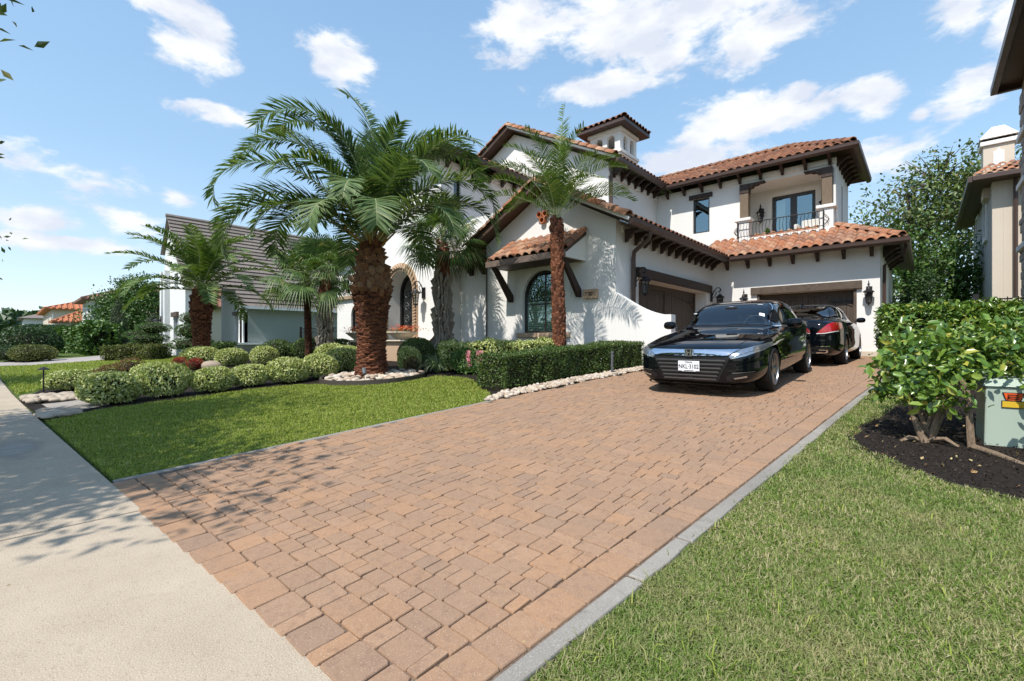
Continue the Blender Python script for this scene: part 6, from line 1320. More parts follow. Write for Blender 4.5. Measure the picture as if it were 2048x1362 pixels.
wall('side_wall_back', fX(1.95, 1), [(25.802, .2), (34.5, .2), (34.5, 7.4), (25.802, 7.4)], [rect(27.2, 28.2, 5.5, 7.0), rect(30.8, 31.9, 5.5, 7.0), rect(27.3, 28.0, 1.6, 2.9)], .3, MAT['stucco_grey'], RH)
wall('back_front_wall', fY(25.5), [(2.25, .2), (8, .2), (8, 7.4), (2.25, 7.4)], [], .3, MAT['stucco_beige'], RH)
MB().box(1.952, 2.248, 25.5, 25.8, .2, 7.4).build('corner_pier', MAT['stucco_beige'], RH)
for a, b in ((27.2, 28.2), (30.8, 31.9)):
    w_ = MB().box(2.1, 2.15, a, b, 5.5, 7.0).build('window', MAT['car_glass_dark'], RH); MB().box(1.86, 1.948, a-.12, b+.12, 5.32, 5.48).build('sill', MAT['stucco_pale'], w_); MB().box(1.87, 1.948, a-.1, b+.1, 7.002, 7.14).build('head', MAT['stucco_pale'], w_)
    for y in (a-.12, b+.0): MB().box(1.88, 1.948, y, y+.12, 5.482, 7.0).build('casing', MAT['stucco_pale'], w_)
MB().box(2.1, 2.15, 27.3, 28.0, 1.6, 2.9).build('window', MAT['car_glass_dark'], RH); MB().box(1.84, 1.948, 27.15, 28.15, 1.42, 1.58).build('sill', MAT['stucco_pale'], RH)
MB().tube([(2.55, 25.38, 7.4), (2.55, 25.38, .4)], .07, 6).build('downspout', MAT['gutter_paint'], RH)
m = MB(); m.poly([(1.45, 11.0, 8.17), (9, 11.0, 8.17), (9, 14, 9.6), (4.2, 14, 9.6)]); m.poly([(1.45, 11.0, 8.17), (1.45, 18.4, 8.17), (4.2, 15.5, 9.6), (4.2, 14, 9.6)]); m.build('near_roof', MAT['terracotta_far'], RH)
m = MB(); m.poly([(1.45, 11, 8.14), (9, 11, 8.14), (9, 18.4, 8.14), (1.45, 18.4, 8.14)]); m.build('near_soffit', MAT['soffit_wood'], RH)
MB().box(1.37, 1.50, 11, 18.4, 8.0, 8.2).build('near_gutter', MAT['gutter_paint'], RH, bevel=.01); MB().box(1.50, 9, 18.30, 18.42, 8.0, 8.2).build('near_gutter', MAT['gutter_paint'], RH, bevel=.01)
GB = roof_plane('back_roof', [(1.35, 24.85, 7.45), (9, 24.85, 7.45), (9, 28.6, 9.3), (4.6, 28.6, 9.3)], 'terracotta', RH, tiles=False); roof_plane('back_roof', [(1.35, 35.0, 7.45), (1.35, 24.85, 7.45), (4.6, 28.6, 9.3), (4.6, 31, 9.3)], 'terracotta', RH, tiles=False)
for i in range(14):
    for j in range(4):
        e = Vector((1, 0, 0)); s = Vector((0, 3.75, 1.95)).normalized(); n = e.cross(s); x = 1.55+j*.42+i*.285
        if x > 6: continue
        o = link('roof_tile', rt_mesh('tile', 'terracotta'), GB); o.matrix_basis = frame_m(Vector((x-j*.28, 24.85, 7.46))+s*(j*.335), e, s, n)
MB().box(1.25, 1.38, 24.8, 35, 7.26, 7.48).build('back_gutter', MAT['gutter_paint'], RH, bevel=.01); MB().box(1.38, 9, 24.74, 24.87, 7.30, 7.48).build('back_gutter', MAT['gutter_paint'], RH, bevel=.01)
m = MB(); m.poly([(1.36, 24.86, 7.30), (9, 24.86, 7.30), (9, 25.5, 7.30), (1.36, 25.5, 7.30)]); m.poly([(1.36, 25.5, 7.30), (1.95, 25.5, 7.30), (1.95, 35, 7.30), (1.36, 35, 7.30)]); m.build('back_soffit', MAT['soffit_wood'], RH)
# chimney
kx0, kx1, ky0, ky1 = 1.76, 2.62, 26.3, 27.2
MB().box(kx0, kx1, ky0, ky1, 6.9, 8.970).build('chimney', MAT['stucco_beige'], RH, bevel=.01)
MB().box(kx0-.1, kx1+.1, ky0-.1, ky1+.1, 7.570, 7.840).build('chimney_base', MAT['trim_white'], RH, bevel=.02)
MB().box(kx0-.09, kx1+.09, ky0-.09, ky1+.09, 8.972, 9.140).build('chimney_band', MAT['trim_white'], RH, bevel=.02); MB().box(kx0-.02, kx1+.02, ky0-.02, ky1+.02, 9.142, 9.240).build('chimney_slot', MAT['dark_room'], RH)
m = MB(); m.hexa([(kx0-.12, ky0-.12, 9.242), (kx1+.12, ky0-.12, 9.242), (kx1+.12, ky1+.12, 9.242), (kx0-.12, ky1+.12, 9.242), (kx0+.25, ky0+.25, 9.770), (kx1-.25, ky0+.25, 9.770), (kx1-.25, ky1-.25, 9.770), (kx0+.25, ky1-.25, 9.770)]); m.build('chimney_cap', MAT['trim_white'], RH, bevel=.02)
pa = rect(kx0+.28, kx1-.28, 7.970, 8.820); pp = []
for (a, b), (sx, sz) in zip(pa, ((1, 1), (-1, 1), (-1, -1), (1, -1))): pp += [(a, b+.14*sz), (a+.1*sx, b+.1*sz), (a+.14*sx, b)] if sx*sz > 0 else [(a+.14*sx, b), (a+.1*sx, b+.1*sz), (a, b+.14*sz)]
m = MB(); m.prism(pp, fY(ky0), -.04, .0); m.build('chimney_panel', MAT['trim_white'], RH)
# ---- iron fences
def iron_fence(a, b, h, label, name='iron_fence', step=.12):
    a, b = Vector((*a, gz(a[1]))), Vector((*b, gz(b[1]))); t = empty(name, a, label, 'fence'); L = (b-a).length; d = (b-a)/L; n = int(L/step)
    for z in (.12, h-.25, h-.05): MB().tube([a+Vector((0, 0, z)), b+Vector((0, 0, z))], .018, 4).build('rail', MAT['black_iron'], t)
    pk = MB(); pk.tube([(0, 0, 0), (0, 0, h)], .010, 4); pm_ = pk.mesh('picket', MAT['black_iron'])
    for i in range(n+1): o = link('picket', pm_, t); o.matrix_basis = Matrix.Translation(a+d*(L*i/n))
    for q in (a, b): MB().box(q.x-.05, q.x+.05, q.y-.05, q.y+.05, q.z-.1, q.z+h+.08).build('post', MAT['black_iron'], t)
iron_fence((-27.4, 11.6), (-20.8, 11.9), 1.35, 'black iron fence between the villa and the grey roofed house', step=.14)
MB_g = empty('gate_wall', (-24, 14, .6), 'dark doorway wall behind the iron fence beside the villa', 'wall'); MB().box(-27.5, -20.8, 15.6, 15.8, .3, 2.5).build('panel', MAT['stucco_grey'], MB_g); MB().box(-25.2, -24.0, 15.5, 15.598, .3, 2.3).build('dark_door', MAT['bronze_frame'], MB_g)
iron_fence((.9, 15.2), (3.6, 15.4), 1.55, 'black iron fence beside the laurel hedge and the grey house', step=.16)
# ---- utility box
ub = empty('utility_box', (.385, 5.68, gz(5.66)-.02), 'pale green metal utility box with a warning sticker in the mulch', 'utility box', rz=R(4))
def ubp(m, n, mt, **kw): return m.build(n, MAT[mt], ub, world=False, **kw)
ubp(MB().hexa([(0, 0, 0), (.32, 0, 0), (.32, .42, 0), (0, .42, 0), (.012, .012, .52), (.308, .012, .52), (.308, .41, .52), (.012, .41, .52)]), 'cabinet', 'green_box', bevel=.012)
ubp(MB().hexa([(-.012, -.012, .522), (.332, -.012, .522), (.332, .43, .522), (-.012, .43, .522), (.03, .06, .585), (.29, .06, .585), (.29, .40, .60), (.03, .40, .60)]), 'lid', 'green_box', bevel=.01)
ubp(MB().box(.105, .245, -.001, .009, .345, .405), 'sticker_edge', 'decal_black'); ubp(MB().box(.11, .24, -.004, -.0015, .35, .40), 'warning_sticker', 'decal_yellow')
m = MB(); m.prism([(.13, .41), (.22, .41), (.24, .475), (.11, .475)], lambda a, b, d: (a, d, b), -.0, .009); ubp(m, 'sticker_edge', 'decal_black'); m = MB(); m.prism([(.135, .41), (.215, .41), (.232, .47), (.118, .47)], lambda a, b, d: (a, d, b), -.003, -.0005); ubp(m, 'warning_symbol', 'decal_orange')
for k in range(3): ubp(MB().box(.14, .205, -.0055, -.0032, .42+k*.016, .427+k*.016), 'warning_bar', 'decal_black')
# ---- planting left of the neighbour's driveway and along its front
hedge([(-42, 4.2), (-47, 5.0), (-52, 4.2), (-60, 3.2)], 2.0, 2.1, 9000, .30, 'leaf_mid', 64, 'tall dark green hedge across the neighbour driveway', 'laurel_hedge', .14, .5)
shrub(('olive', 0), -36.9, .9, 2.6, 2.0, .95, 'olive green flat-topped bush by the neighbour driveway', name='bush'); shrub(('olive', 1), -40.2, .7, 2.6, 2.2, .95, 'second olive bush by the neighbour driveway', name='bush'); shrub(('dark', 0), -38.3, .2, 2.6, 1.8, .9, 'dark spreading bush between the olive bushes and the sidewalk', name='bush'); shrub(('dark', 1), -44, .9, 3.4, 3.2, 2.0, 'dark domed bush before the tall far hedge', name='bush'); shrub(('olive', 0), -47, .4, 3, 3, 1.7, 'yellow-green bush at the end of the far hedge', name='bush')
for i, (x, y, s_, lab) in enumerate([(-58, 3.4, 4.2, 'dark bush just behind the tall far hedge'), (-66, 4.2, 4.6, 'dark bush below the window of the far grey-white house'), (-74, 4.0, 5.0, 'grey-green bush mass before the low orange-roofed wing'), (-90, 2.6, 6, 'grey-green bush mass before the far orange-roofed house')]): shrub(('dark', i % 2), x, y, s_*1.5, s_*1.2, s_*.55, lab, 'bush', 'bushes before the far houses', 'far_bush')
hedge([(-27.8, 5.0), (-29.5, 4.4), (-30.6, 3.4)], 1.0, .75, 5000, .09, 'leaf_olive', 65, 'low yellow-green clipped hedge beside the neighbour driveway', 'clipped_hedge', .04)
hedge([(-24.4, 6.9), (-27.0, 6.9)], .9, .7, 3500, .09, 'leaf_boxwood', 66, 'low green clipped hedge at the foot of the pale house', 'clipped_hedge', .04)
def topiary(x, y, pads, label):
    t = empty('topiary', (x, y, gz(y)), label, 'topiary'); MB().tube([(0, 0, 0), (.05, 0, 1.0), (0, 0, max(p[2] for p in pads))], .05, 6).build('stem', MAT['bark_oak'], t, world=False)
    for px, py, pz, rx, rz_ in pads:
        P, Nn, rng = dome_leaves(1300, int(pz*100), lump=.03); o = link('pad', leaf_mesh('pad', P*[1, 1, 1]-[0, 0, .5], Nn, rng, .10, .5, MAT['leaf_mid'], out=.4), t, False); o.location = (px, py, pz); o.scale = (rx, rx, rz_)
        c = dome_core(.8).build('pad_core', MAT['core_shade'], o, world=False); c.location = (0, 0, -.5)
topiary(-30.2, 4.9, [(-.9, -.2, 1.25, .75, .5), (.2, .2, 1.6, .8, .55), (.3, 0, 1.05, .85, .55), (-.7, 0, .8, .7, .45)], 'cloud-pruned topiary with four flat pads before the pale house')
topiary(-25.9, 5.9, [(0, 0, 1.95, .55, .6), (-.1, 0, 1.35, .75, .75), (0, 0, .7, .95, .7)], 'spiral topiary beside the stout trunk of the dark date palm')
tree('conical_tree', (-48.6, 6.9, .5), 1.2, .2, [(-48.6, 6.9, 2.4, 3.2, 3.0, 2.0), (-48.5, 6.9, 4.2, 2.5, 2.3, 1.7), (-48.4, 6.9, 5.5, 1.4, 1.4, 1.2)], 17000, .22, 'leaf_mid', 96, 'broad conical green tree beside the grey roofed house', 4, thin=.4)
tree('cypress_tree', (-43.3, 5.25, .3), .4, .08, [(-43.3, 5.25, 1.6, .6, .55, 1.4), (-43.3, 5.25, 2.9, .42, .42, 1.2)], 2600, .13, 'leaf_greygreen', 97, 'narrow grey-green cypress before the conical tree', 2, thin=.35)
tree('cypress_tree', (-43.0, 7.2, .4), .4, .08, [(-43.0, 7.2, 1.6, .55, .5, 1.3), (-43.0, 7.2, 2.5, .38, .38, .9)], 1800, .13, 'leaf_greygreen', 98, 'shorter grey-green cypress close to the pale house wall', 2, thin=.35)
def far_wood(seed=7): # wooded skyline beyond the street
    rng = np.random.default_rng(seed); PP = []; NN = []
    for i in range(150):
        a = math.radians(rng.uniform(60, 150)); d = rng.uniform(150, 260); x, y = -d*math.sin(a), d*math.cos(a)+30; h = rng.uniform(4, 8.5)*d/190
        q = unit(rng.normal(size=(150, 3))); PP.append(np.array([x, y, h*.6])+q*np.array([h*.9, h*.9, h*.7])*(1-.4*rng.random((150, 1)))); NN.append(q)
    return tag(link('far_wood', leaf_mesh('far_wood', np.concatenate(PP), np.concatenate(NN), rng, 2.6, .6, MAT['leaf_dark'])), 'wooded skyline far beyond the end of the street', 'woodland', kind='stuff')
far_wood()
# ================================================================== CARS
mat('grille_gloss', (.13, .13, .135), .28, .5, .7)
def car_shell(ys, W, zb, zs, zc, crease=True, lev=3):
    I = lambda c, y: float(np.interp(y, [a for a, _ in c], [b for _, b in c])); V = []; F = []; n = 23
    for y in ys:
        w_, b, s, c = I(W, y), I(zb, y), I(zs, y), I(zc, y); h = c-s; k = min(1, max(0, (h-.09)/.26)); L = lambda p, q: (p[0]+(q[0]-p[0])*k, p[1]+(q[1]-p[1])*k)
        half = [(0, b), (.80*w_, b), (.965*w_, b+.09), (w_, b+(s-b)*.38), (.985*w_, b+(s-b)*.62), (.995*w_, b+(s-b)*.80), (.945*w_, s-.012),
                L((.74*w_, s+.45*h), (.86*w_, s+.035)), L((.52*w_, s+.78*h), (.79*w_, s+.45*h)), L((.34*w_, s+.92*h), (.70*w_, s+.90*h)), L((.17*w_, s+.98*h), (.46*w_, s+.985*h)), (0, c)]
        ring = half+[(-x, z) for x, z in reversed(half[1:-1])]; ring = ring[:22]
        V += [(x, y, z) for x, z in ring]
    m = 22
    for i in range(len(ys)-1):
        for j in range(m): F.append((i*m+j, i*m+(j+1) % m, (i+1)*m+(j+1) % m, (i+1)*m+j))
    F.append(tuple(range(m))); o_ = (len(ys)-1)*m; F.append(tuple(o_+j for j in reversed(range(m))))
    me = bpy.data.meshes.new('shell'); me.from_pydata(V, [], F); bm = bmesh.new(); bm.from_mesh(me); bmesh.ops.recalc_face_normals(bm, faces=bm.faces[:])
    cl = bm.edges.layers.float.new('crease_edge') if bm.edges.layers.float.get('crease_edge') is None else bm.edges.layers.float['crease_edge']
    for e in bm.edges:
        a, b = e.verts[0].index, e.verts[1].index
        if abs(a-b) == m and (a % m) in (6, 16): e[cl] = .55
        if abs(a-b) == m and (a % m) in (4, 18): e[cl] = .35
        if abs(a-b) == m and (a % m) in (1, 21): e[cl] = .6
    bm.to_mesh(me); bm.free(); return me
def evaluated(me, mods):
    o = bpy.data.objects.new('tmp', me); COL.objects.link(o)
    for t, kw in mods:
        md = o.modifiers.new('m', t)
        for k, v in kw.items(): setattr(md, k, v)
    dg = bpy.context.evaluated_depsgraph_get(); dg.update(); r = bpy.data.meshes.new_from_object(o.evaluated_get(dg)); bpy.data.objects.remove(o); return r
class Car:
    def __init__(s, name, loc, rz, label, ys, W, zb, zs, zc, axles, wr, trk):
        s.root = empty(name, loc, label, 'car', rz=rz); s.wr = wr; s.trk = trk; s.axles = axles
        sm = evaluated(car_shell(ys, W, zb, zs, zc), [('SUBSURF', dict(levels=3, render_levels=3))])
        bm = bmesh.new(); bm.from_mesh(sm); s.bvh = BVHTree.FromBMesh(bm); s.bm = bm
    def cut(s, test):
        bmesh.ops.delete(s.bm, geom=[f for f in s.bm.faces if test(f)], context='FACES')
    def finish(s):
        # wheel openings
        me = bpy.data.meshes.new('body'); s.bm.to_mesh(me); s.bm.free(); ra = s.wr+.045
        cuts = []
        for ya in s.axles:
            for sx in (-1, 1):
                m = MB(); n = 40; ring = [(ya+ra*math.cos(2*math.pi*i/n), s.wr*1.0+ra*math.sin(2*math.pi*i/n)) for i in range(n)]
                x0, x1 = (.56, 1.2) if sx > 0 else (-1.2, -.56); m.prism(ring, lambda a, b, d: (d, a, b), x0, x1)
                cm = m.mesh('cut', MAT['car_trim']); b2 = bmesh.new(); b2.from_mesh(cm); bmesh.ops.recalc_face_normals(b2, faces=b2.faces[:]); b2.to_mesh(cm); b2.free(); co = bpy.data.objects.new('cut', cm); COL.objects.link(co); cuts.append(co)
        me = evaluated(me, [('BOOLEAN', dict(operation='DIFFERENCE', object=c)) for c in cuts])
        for c in cuts: bpy.data.objects.remove(c)
        me.materials.clear(); me.materials.append(MAT['car_black']); me.polygons.foreach_set('material_index', [0]*len(me.polygons)); me.polygons.foreach_set('use_smooth', [True]*len(me.polygons)); me.set_sharp_from_angle(angle=R(38))
        s.body = link('body', me, s.root, False)
        for ya in s.axles:
            for sx in (-1, 1):
                m = MB(); n = 24; V = []
                for x in (.5, .90):
                    V += [(sx*x, ya+(ra+.003)*math.cos(math.pi*(-.12+1.24*i/n)), s.wr+(ra+.003)*math.sin(math.pi*(-.12+1.24*i/n))) for i in range(n+1)]
                m.add(V, [(i, i+1, n+2+i, n+1+i) for i in range(n)]); m.poly(V[:n+1]); m.build('wheel_arch', MAT['car_trim'], s.root, False); s.wheel(sx, ya)
    def wheel(s, sx, ya):
        w_ = s.wr; t = empty('wheel', (sx*s.trk, ya, w_)); t.parent = s.root
        M = Matrix.Rotation(R(90)*sx, 4, 'Y')
        def b(m, n, mt, sm=40): m.xform(M); return m.build(n, MAT[mt], t, False, smooth=sm)
        b(MB().lathe([(w_*.70, -.115), (w_*.92, -.118), (w_*.985, -.09), (w_, -.05), (w_, .05), (w_*.985, .09), (w_*.92, .118), (w_*.73, .112), (w_*.70, .09)], (0, 0, 0), 40, False), 'tyre', 'rubber')
        rim = b(MB().lathe([(w_*.72, .115), (w_*.69, .112), (w_*.66, .06), (w_*.63, -.08)], (0, 0, 0), 40, False), 'rim', 'alloy'); b(MB().lathe([(w_*.5, .0), (w_*.5, .01), (.02, .012)], (0, 0, 0), 24), 'brake_disc', 'alloy_dark')
        m = MB()
        for k in range(5):
            for dd in (-.17, .17):
                a = 2*math.pi*k/5; c1, s1 = math.cos(a+dd*.5), math.sin(a+dd*.5); c2, s2 = math.cos(a+dd*1.15), math.sin(a+dd*1.15); p0 = Vector((c1*w_*.14, s1*w_*.14, .085)); p1 = Vector((c2*w_*.69, s2*w_*.69, .098)); d = (p1-p0).normalized(); n = Vector((-d.y, d.x, 0)); q0, q1 = .024, .030
                m.hexa([p0-n*q0-Vector((0, 0, .04)), p0+n*q0-Vector((0, 0, .04)), p1+n*q1-Vector((0, 0, .04)), p1-n*q1-Vector((0, 0, .04)), p0-n*q0, p0+n*q0, p1+n*q1*.8, p1-n*q1*.8])
        b(m, 'spokes', 'alloy', 20); b(MB().lathe([(w_*.19, .03), (w_*.19, .09), (w_*.10, .102), (.01, .104)], (0, 0, 0), 16), 'hub', 'alloy')
    def wrap(s, name, poly, view, off, mt, parent=None, cuts=5, mirror=False):
        """panel of the given outline laid on the body; view: front / rear / side / top"""
        for sg in ((1, -1) if mirror else (1,)):
            bm = bmesh.new(); f = bm.faces.new([bm.verts.new((a, b, 0)) for a, b in poly]); bmesh.ops.triangulate(bm, faces=bm.faces[:])
            for _ in range(cuts):
                long = [e for e in bm.edges if e.calc_length() > .045]
                if not long: break
                bmesh.ops.subdivide_edges(bm, edges=long, cuts=1); bmesh.ops.triangulate(bm, faces=bm.faces[:])
            bad = []
            for v in bm.verts:
                a, b = v.co.x, v.co.y
                if view == 'front': o, d = Vector((sg*a, -4, b)), Vector((0, 1, 0))
                elif view == 'rear': o, d = Vector((sg*a, 9, b)), Vector((0, -1, 0))
                elif view == 'side': o, d = Vector((sg*3, a, b)), Vector((-sg, 0, 0))
                elif view == 'corner': o, d = Vector((sg*a, -4, b))+Vector((sg*2.6, 0, 0)), Vector((-sg*.55, .835, 0))
                else: o, d = Vector((sg*a, b, 4)), Vector((0, 0, -1))
                h = s.bvh.ray_cast(o, d)
                if h[0] is None: bad.append(v)
                else: v.co = h[0]-d*off*.4+(h[1] if h[1].dot(d) < 0 else -h[1])*off
            bmesh.ops.delete(bm, geom=bad, context='VERTS'); bmesh.ops.recalc_face_normals(bm, faces=bm.faces[:])
            me = bpy.data.meshes.new(name); bm.to_mesh(me); bm.free(); me.materials.append(MAT[mt]); me.polygons.foreach_set('use_smooth', [True]*len(me.polygons))
            o = link(name, me, parent or s.root, False)
        return o
    def strip(s, name, pts, view, wd, off, mt, mirror=True):
        L = []; Rr = []
        for i, p in enumerate(pts):
            a = Vector(pts[max(0, i-1)]); b = Vector(pts[min(len(pts)-1, i+1)]); d = (b-a).normalized(); n = Vector((-d.y, d.x)); L.append(tuple(Vector(p)+n*wd/2)); Rr.append(tuple(Vector(p)-n*wd/2))
        s.wrap(name, L+Rr[::-1], view, off, mt, None, 4, mirror)
    def part(s, m, name, mt, **kw): return m.build(name, MAT[mt], s.root, False, **kw)
def ell(c, r, seg=14, rings=8, sq=1.):
    m = MB(); V = []
    for i in range(rings+1):
        t = math.pi*i/rings
        for k in range(seg):
            a = 2*math.pi*k/seg; f = lambda q: math.copysign(abs(q)**sq, q); V.append((c[0]+r[0]*f(math.sin(t))*f(math.cos(a)), c[1]+r[1]*f(math.sin(t))*f(math.sin(a)), c[2]+r[2]*f(math.cos(t))))
    F = [(i*seg+k, i*seg+(k+1) % seg, (i+1)*seg+(k+1) % seg, (i+1)*seg+k) for i in range(rings) for k in range(seg)]; m.add(V, F); return m
def cabin(c, zf, steer=True):
    P = c.part; P(MB().box(-.72, .72, .62, 1.0, .55, .90), 'dashboard', 'car_interior', bevel=.06); P(MB().box(-.7, .7, 1.0, 3.0, .35, .42), 'floor', 'car_interior')
    for sx in (-.37, .37):
        P(MB().box(sx-.25, sx+.25, 1.35, 1.9, .42, .62), 'seat', 'seat_leather', bevel=.06); P(MB().hexa([(sx-.25, 1.82, .6), (sx+.25, 1.82, .6), (sx+.25, 2.0, .6), (sx-.25, 2.0, .6), (sx-.2, 2.02, 1.16), (sx+.2, 2.02, 1.16), (sx+.2, 2.14, 1.16), (sx-.2, 2.14, 1.16)]), 'seat_back', 'seat_leather', bevel=.05); P(MB().box(sx-.13, sx+.13, 2.03, 2.13, 1.17, 1.33), 'headrest', 'seat_leather', bevel=.04)
    P(MB().box(-.62, .62, 2.75, 2.95, .5, 1.12), 'rear_seat', 'seat_leather', bevel=.06)
    if steer:
        m = MB(); m.tube([(.37+.18*math.cos(a), 1.12+.06*math.sin(a), .98+.17*math.sin(a)) for a in [i*math.pi/12 for i in range(25)]], .016, 6); P(m, 'steering_wheel', 'car_interior', smooth=60); P(MB().box(.28, .46, 1.1, 1.16, .92, 1.02), 'wheel_hub', 'car_interior', bevel=.02)
    P(MB().box(-.1, .1, 1.06, 1.09, 1.27, 1.33), 'rear_view_mirror', 'car_trim', bevel=.01)
def pip(x, y, poly): return bool(in_poly([x], [y], poly)[0])
# ---- black sedan facing the street
yc = 7.77
A_W = [(-.99, .56), (-.965, .68), (-.88, .80), (-.72, .868), (-.5, .90), (0, .925), (1.4, .93), (2.8, .925), (3.3, .89), (3.7, .82), (3.86, .74), (3.92, .60)]
A_zb = [(-.99, .22), (-.9, .165), (-.5, .15), (3.3, .17), (3.8, .24), (3.92, .34)]
A_zs = [(-.99, .55), (-.965, .62), (-.88, .67), (-.72, .72), (-.5, .765), (0, .845), (.5, .905), (1.2, .94), (2.8, 1.0), (3.4, 1.03), (3.8, 1.03), (3.92, .95)]
A_zc = [(-.99, .59), (-.965, .67), (-.88, .725), (-.72, .775), (-.5, .82), (0, .895), (.42, .955), (.58, 1.02), (.8, 1.15), (1.0, 1.265), (1.25, 1.385), (1.6, 1.45), (2.0, 1.465), (2.4, 1.44), (2.75, 1.365), (3.05, 1.245), (3.3, 1.14), (3.55, 1.09), (3.86, 1.06), (3.92, .97)]
A_ys = [-.99, -.965, -.88, -.72, -.5, -.25, 0, .25, .42, .58, .8, 1.0, 1.25, 1.6, 2.0, 2.4, 2.75, 3.05, 3.3, 3.55, 3.75, 3.86, 3.92]
ca = Car('sedan', (-2.58, yc, gz(yc)+.012), 0, 'shiny black sedan with chrome grille bar facing the street on the driveway', A_ys, A_W, A_zb, A_zs, A_zc, (0, 2.83), .335, .80)
ca.root.rotation_euler = (math.atan2(gz(yc+2.83)-gz(yc), 2.83), 0, R(.5))
ws = [(-.71, .70), (-.45, .58), (0, .53), (.45, .58), (.71, .70), (.555, 1.26), (.28, 1.20), (0, 1.185), (-.28, 1.20), (-.555, 1.26)]; ws_in = [(x*.965, .9+(y-.9)*.95) for x, y in ws]
rw = [(-.56, 2.62), (0, 2.56), (.56, 2.62), (.64, 3.16), (.3, 3.25), (0, 3.27), (-.3, 3.25), (-.64, 3.16)]; rw_in = [(x*.95, 2.92+(y-2.92)*.94) for x, y in rw]
ca.cut(lambda f: f.normal.z > .1 and f.calc_center_median().z > .93 and (pip(*f.calc_center_median()[:2], ws_in) or pip(*f.calc_center_median()[:2], rw_in)))
ca.wrap('windscreen', ws, 'top', .004, 'car_glass'); ca.wrap('rear_window', rw, 'top', .004, 'car_glass'); cabin(ca, .95)
fd_ = [(.78, .985), (1.60, .99), (1.56, 1.362), (1.34, 1.34), (1.06, 1.19)]; rd_ = [(1.67, .995), (2.55, 1.035), (2.76, 1.12), (2.48, 1.305), (2.0, 1.38), (1.63, 1.37)]
ca.wrap('front_side_window', fd_, 'side', .004, 'car_glass_dark', None, 5, True); ca.wrap('rear_side_window', rd_, 'side', .004, 'car_glass_dark', None, 5, True)
ca.strip('chrome_trim', [(.74, .972), (1.2, .972), (1.7, .978), (2.3, 1.005), (2.62, 1.03), (2.84, 1.12)], 'side', .018, .007, 'chrome'); ca.strip('roof_trim', [(.80, 1.02), (1.06, 1.208), (1.34, 1.357), (1.6, 1.384), (2.0, 1.395), (2.5, 1.318), (2.8, 1.14)], 'side', .012, .006, 'chrome')
ca.strip('windscreen_seal', ws+[ws[0]], 'top', .022, .006, 'car_trim', False)
for gl in ([(.62, .25), (.60, .55), (.66, .95)], [(1.635, .25), (1.64, .6), (1.645, 1.0)], [(2.5, .6), (2.62, .8), (2.66, 1.03)]): ca.strip('door_gap', gl, 'side', .007, .002, 'car_trim')
for hy in (1.45, 2.42): ca.wrap('door_handle', [(hy-.1, .855), (hy+.1, .862), (hy+.1, .888), (hy-.1, .881)], 'side', .018, 'car_black', None, 3, True)
ca.strip('hood_gap', [(-.60, -.80), (-.66, -.4), (-.70, .1), (-.68, .52)], 'top', .007, .002, 'car_trim'); ca.strip('cowl', [(-.66, .62), (-.3, .53), (0, .50), (.3, .53), (.66, .62)], 'top', .06, .003, 'car_trim', False)
gr = ca.wrap('grille', [(-.57, 0.590), (0, 0.600), (.57, 0.590), (.50, 0.455), (.43, 0.315), (.40, 0.220), (-.40, 0.220), (-.43, 0.315), (-.50, 0.455)], 'front', .004, 'car_trim')
for z, hw in ((.52, .51), (.465, .475), (.41, .445), (.355, .42), (.30, .40), (.25, .385)): ca.wrap('grille_bar', [(-hw, z), (hw, z), (hw-.01, z+.02), (-hw+.01, z+.02)], 'front', .024, 'grille_gloss', gr)
ca.wrap('grille_chrome_bar', [(-.66, 0.673), (-.45, 0.670), (0, 0.670), (.45, 0.670), (.66, 0.673), (.60, 0.635), (.53, 0.597), (0, 0.590), (-.53, 0.597), (-.60, 0.635)], 'front', .02, 'chrome')
hl = [(.535, 0.603), (.60, 0.663), (.74, 0.697), (.85, 0.737), (.912, 0.770), (.912, 0.710), (.87, 0.650), (.74, 0.590), (.57, 0.550)]
ca.wrap('headlight', hl, 'front', .006, 'lens_dark', None, 5, True)
for i in range(5): q = .615+i*.052; z = .617+i*.018; ca.wrap('led_module', [(q, z-.022), (q+.038, z-.012), (q+.036, z+.026), (q-.002, z+.016)], 'front', .012, 'light_reflector', None, 3, True)
ca.wrap('led_strip', [(.575, 0.553), (.74, 0.595), (.868, 0.655), (.87, 0.667), (.74, 0.607), (.572, 0.565)], 'front', .012, 'light_reflector', None, 3, True); ca.wrap('lamp_corner', [(.845, 0.705), (.895, 0.735), (.893, 0.713), (.862, 0.683)], 'front', .012, 'light_reflector', None, 3, True)
ca.wrap('fog_recess', [(.50, 0.295), (.60, 0.355), (.82, 0.370), (.80, 0.295), (.62, 0.235), (.52, 0.235)], 'front', .004, 'car_trim', None, 4, True); ca.wrap('fog_trim', [(.58, 0.360), (.83, 0.380), (.83, 0.372), (.59, 0.350)], 'front', .01, 'alloy', None, 3, True); ca.wrap('fog_light', [(.60, 0.290), (.75, 0.320), (.75, 0.297), (.61, 0.270)], 'front', .01, 'light_reflector', None, 3, True)
ca.wrap('lower_lip', [(-.72, 0.170), (.72, 0.170), (.76, 0.190), (-.76, 0.190)], 'front', .03, 'car_black'); ca.wrap('lip_chrome', [(-.55, 0.197), (.55, 0.197), (.56, 0.205), (-.56, 0.205)], 'front', .03, 'car_trim')
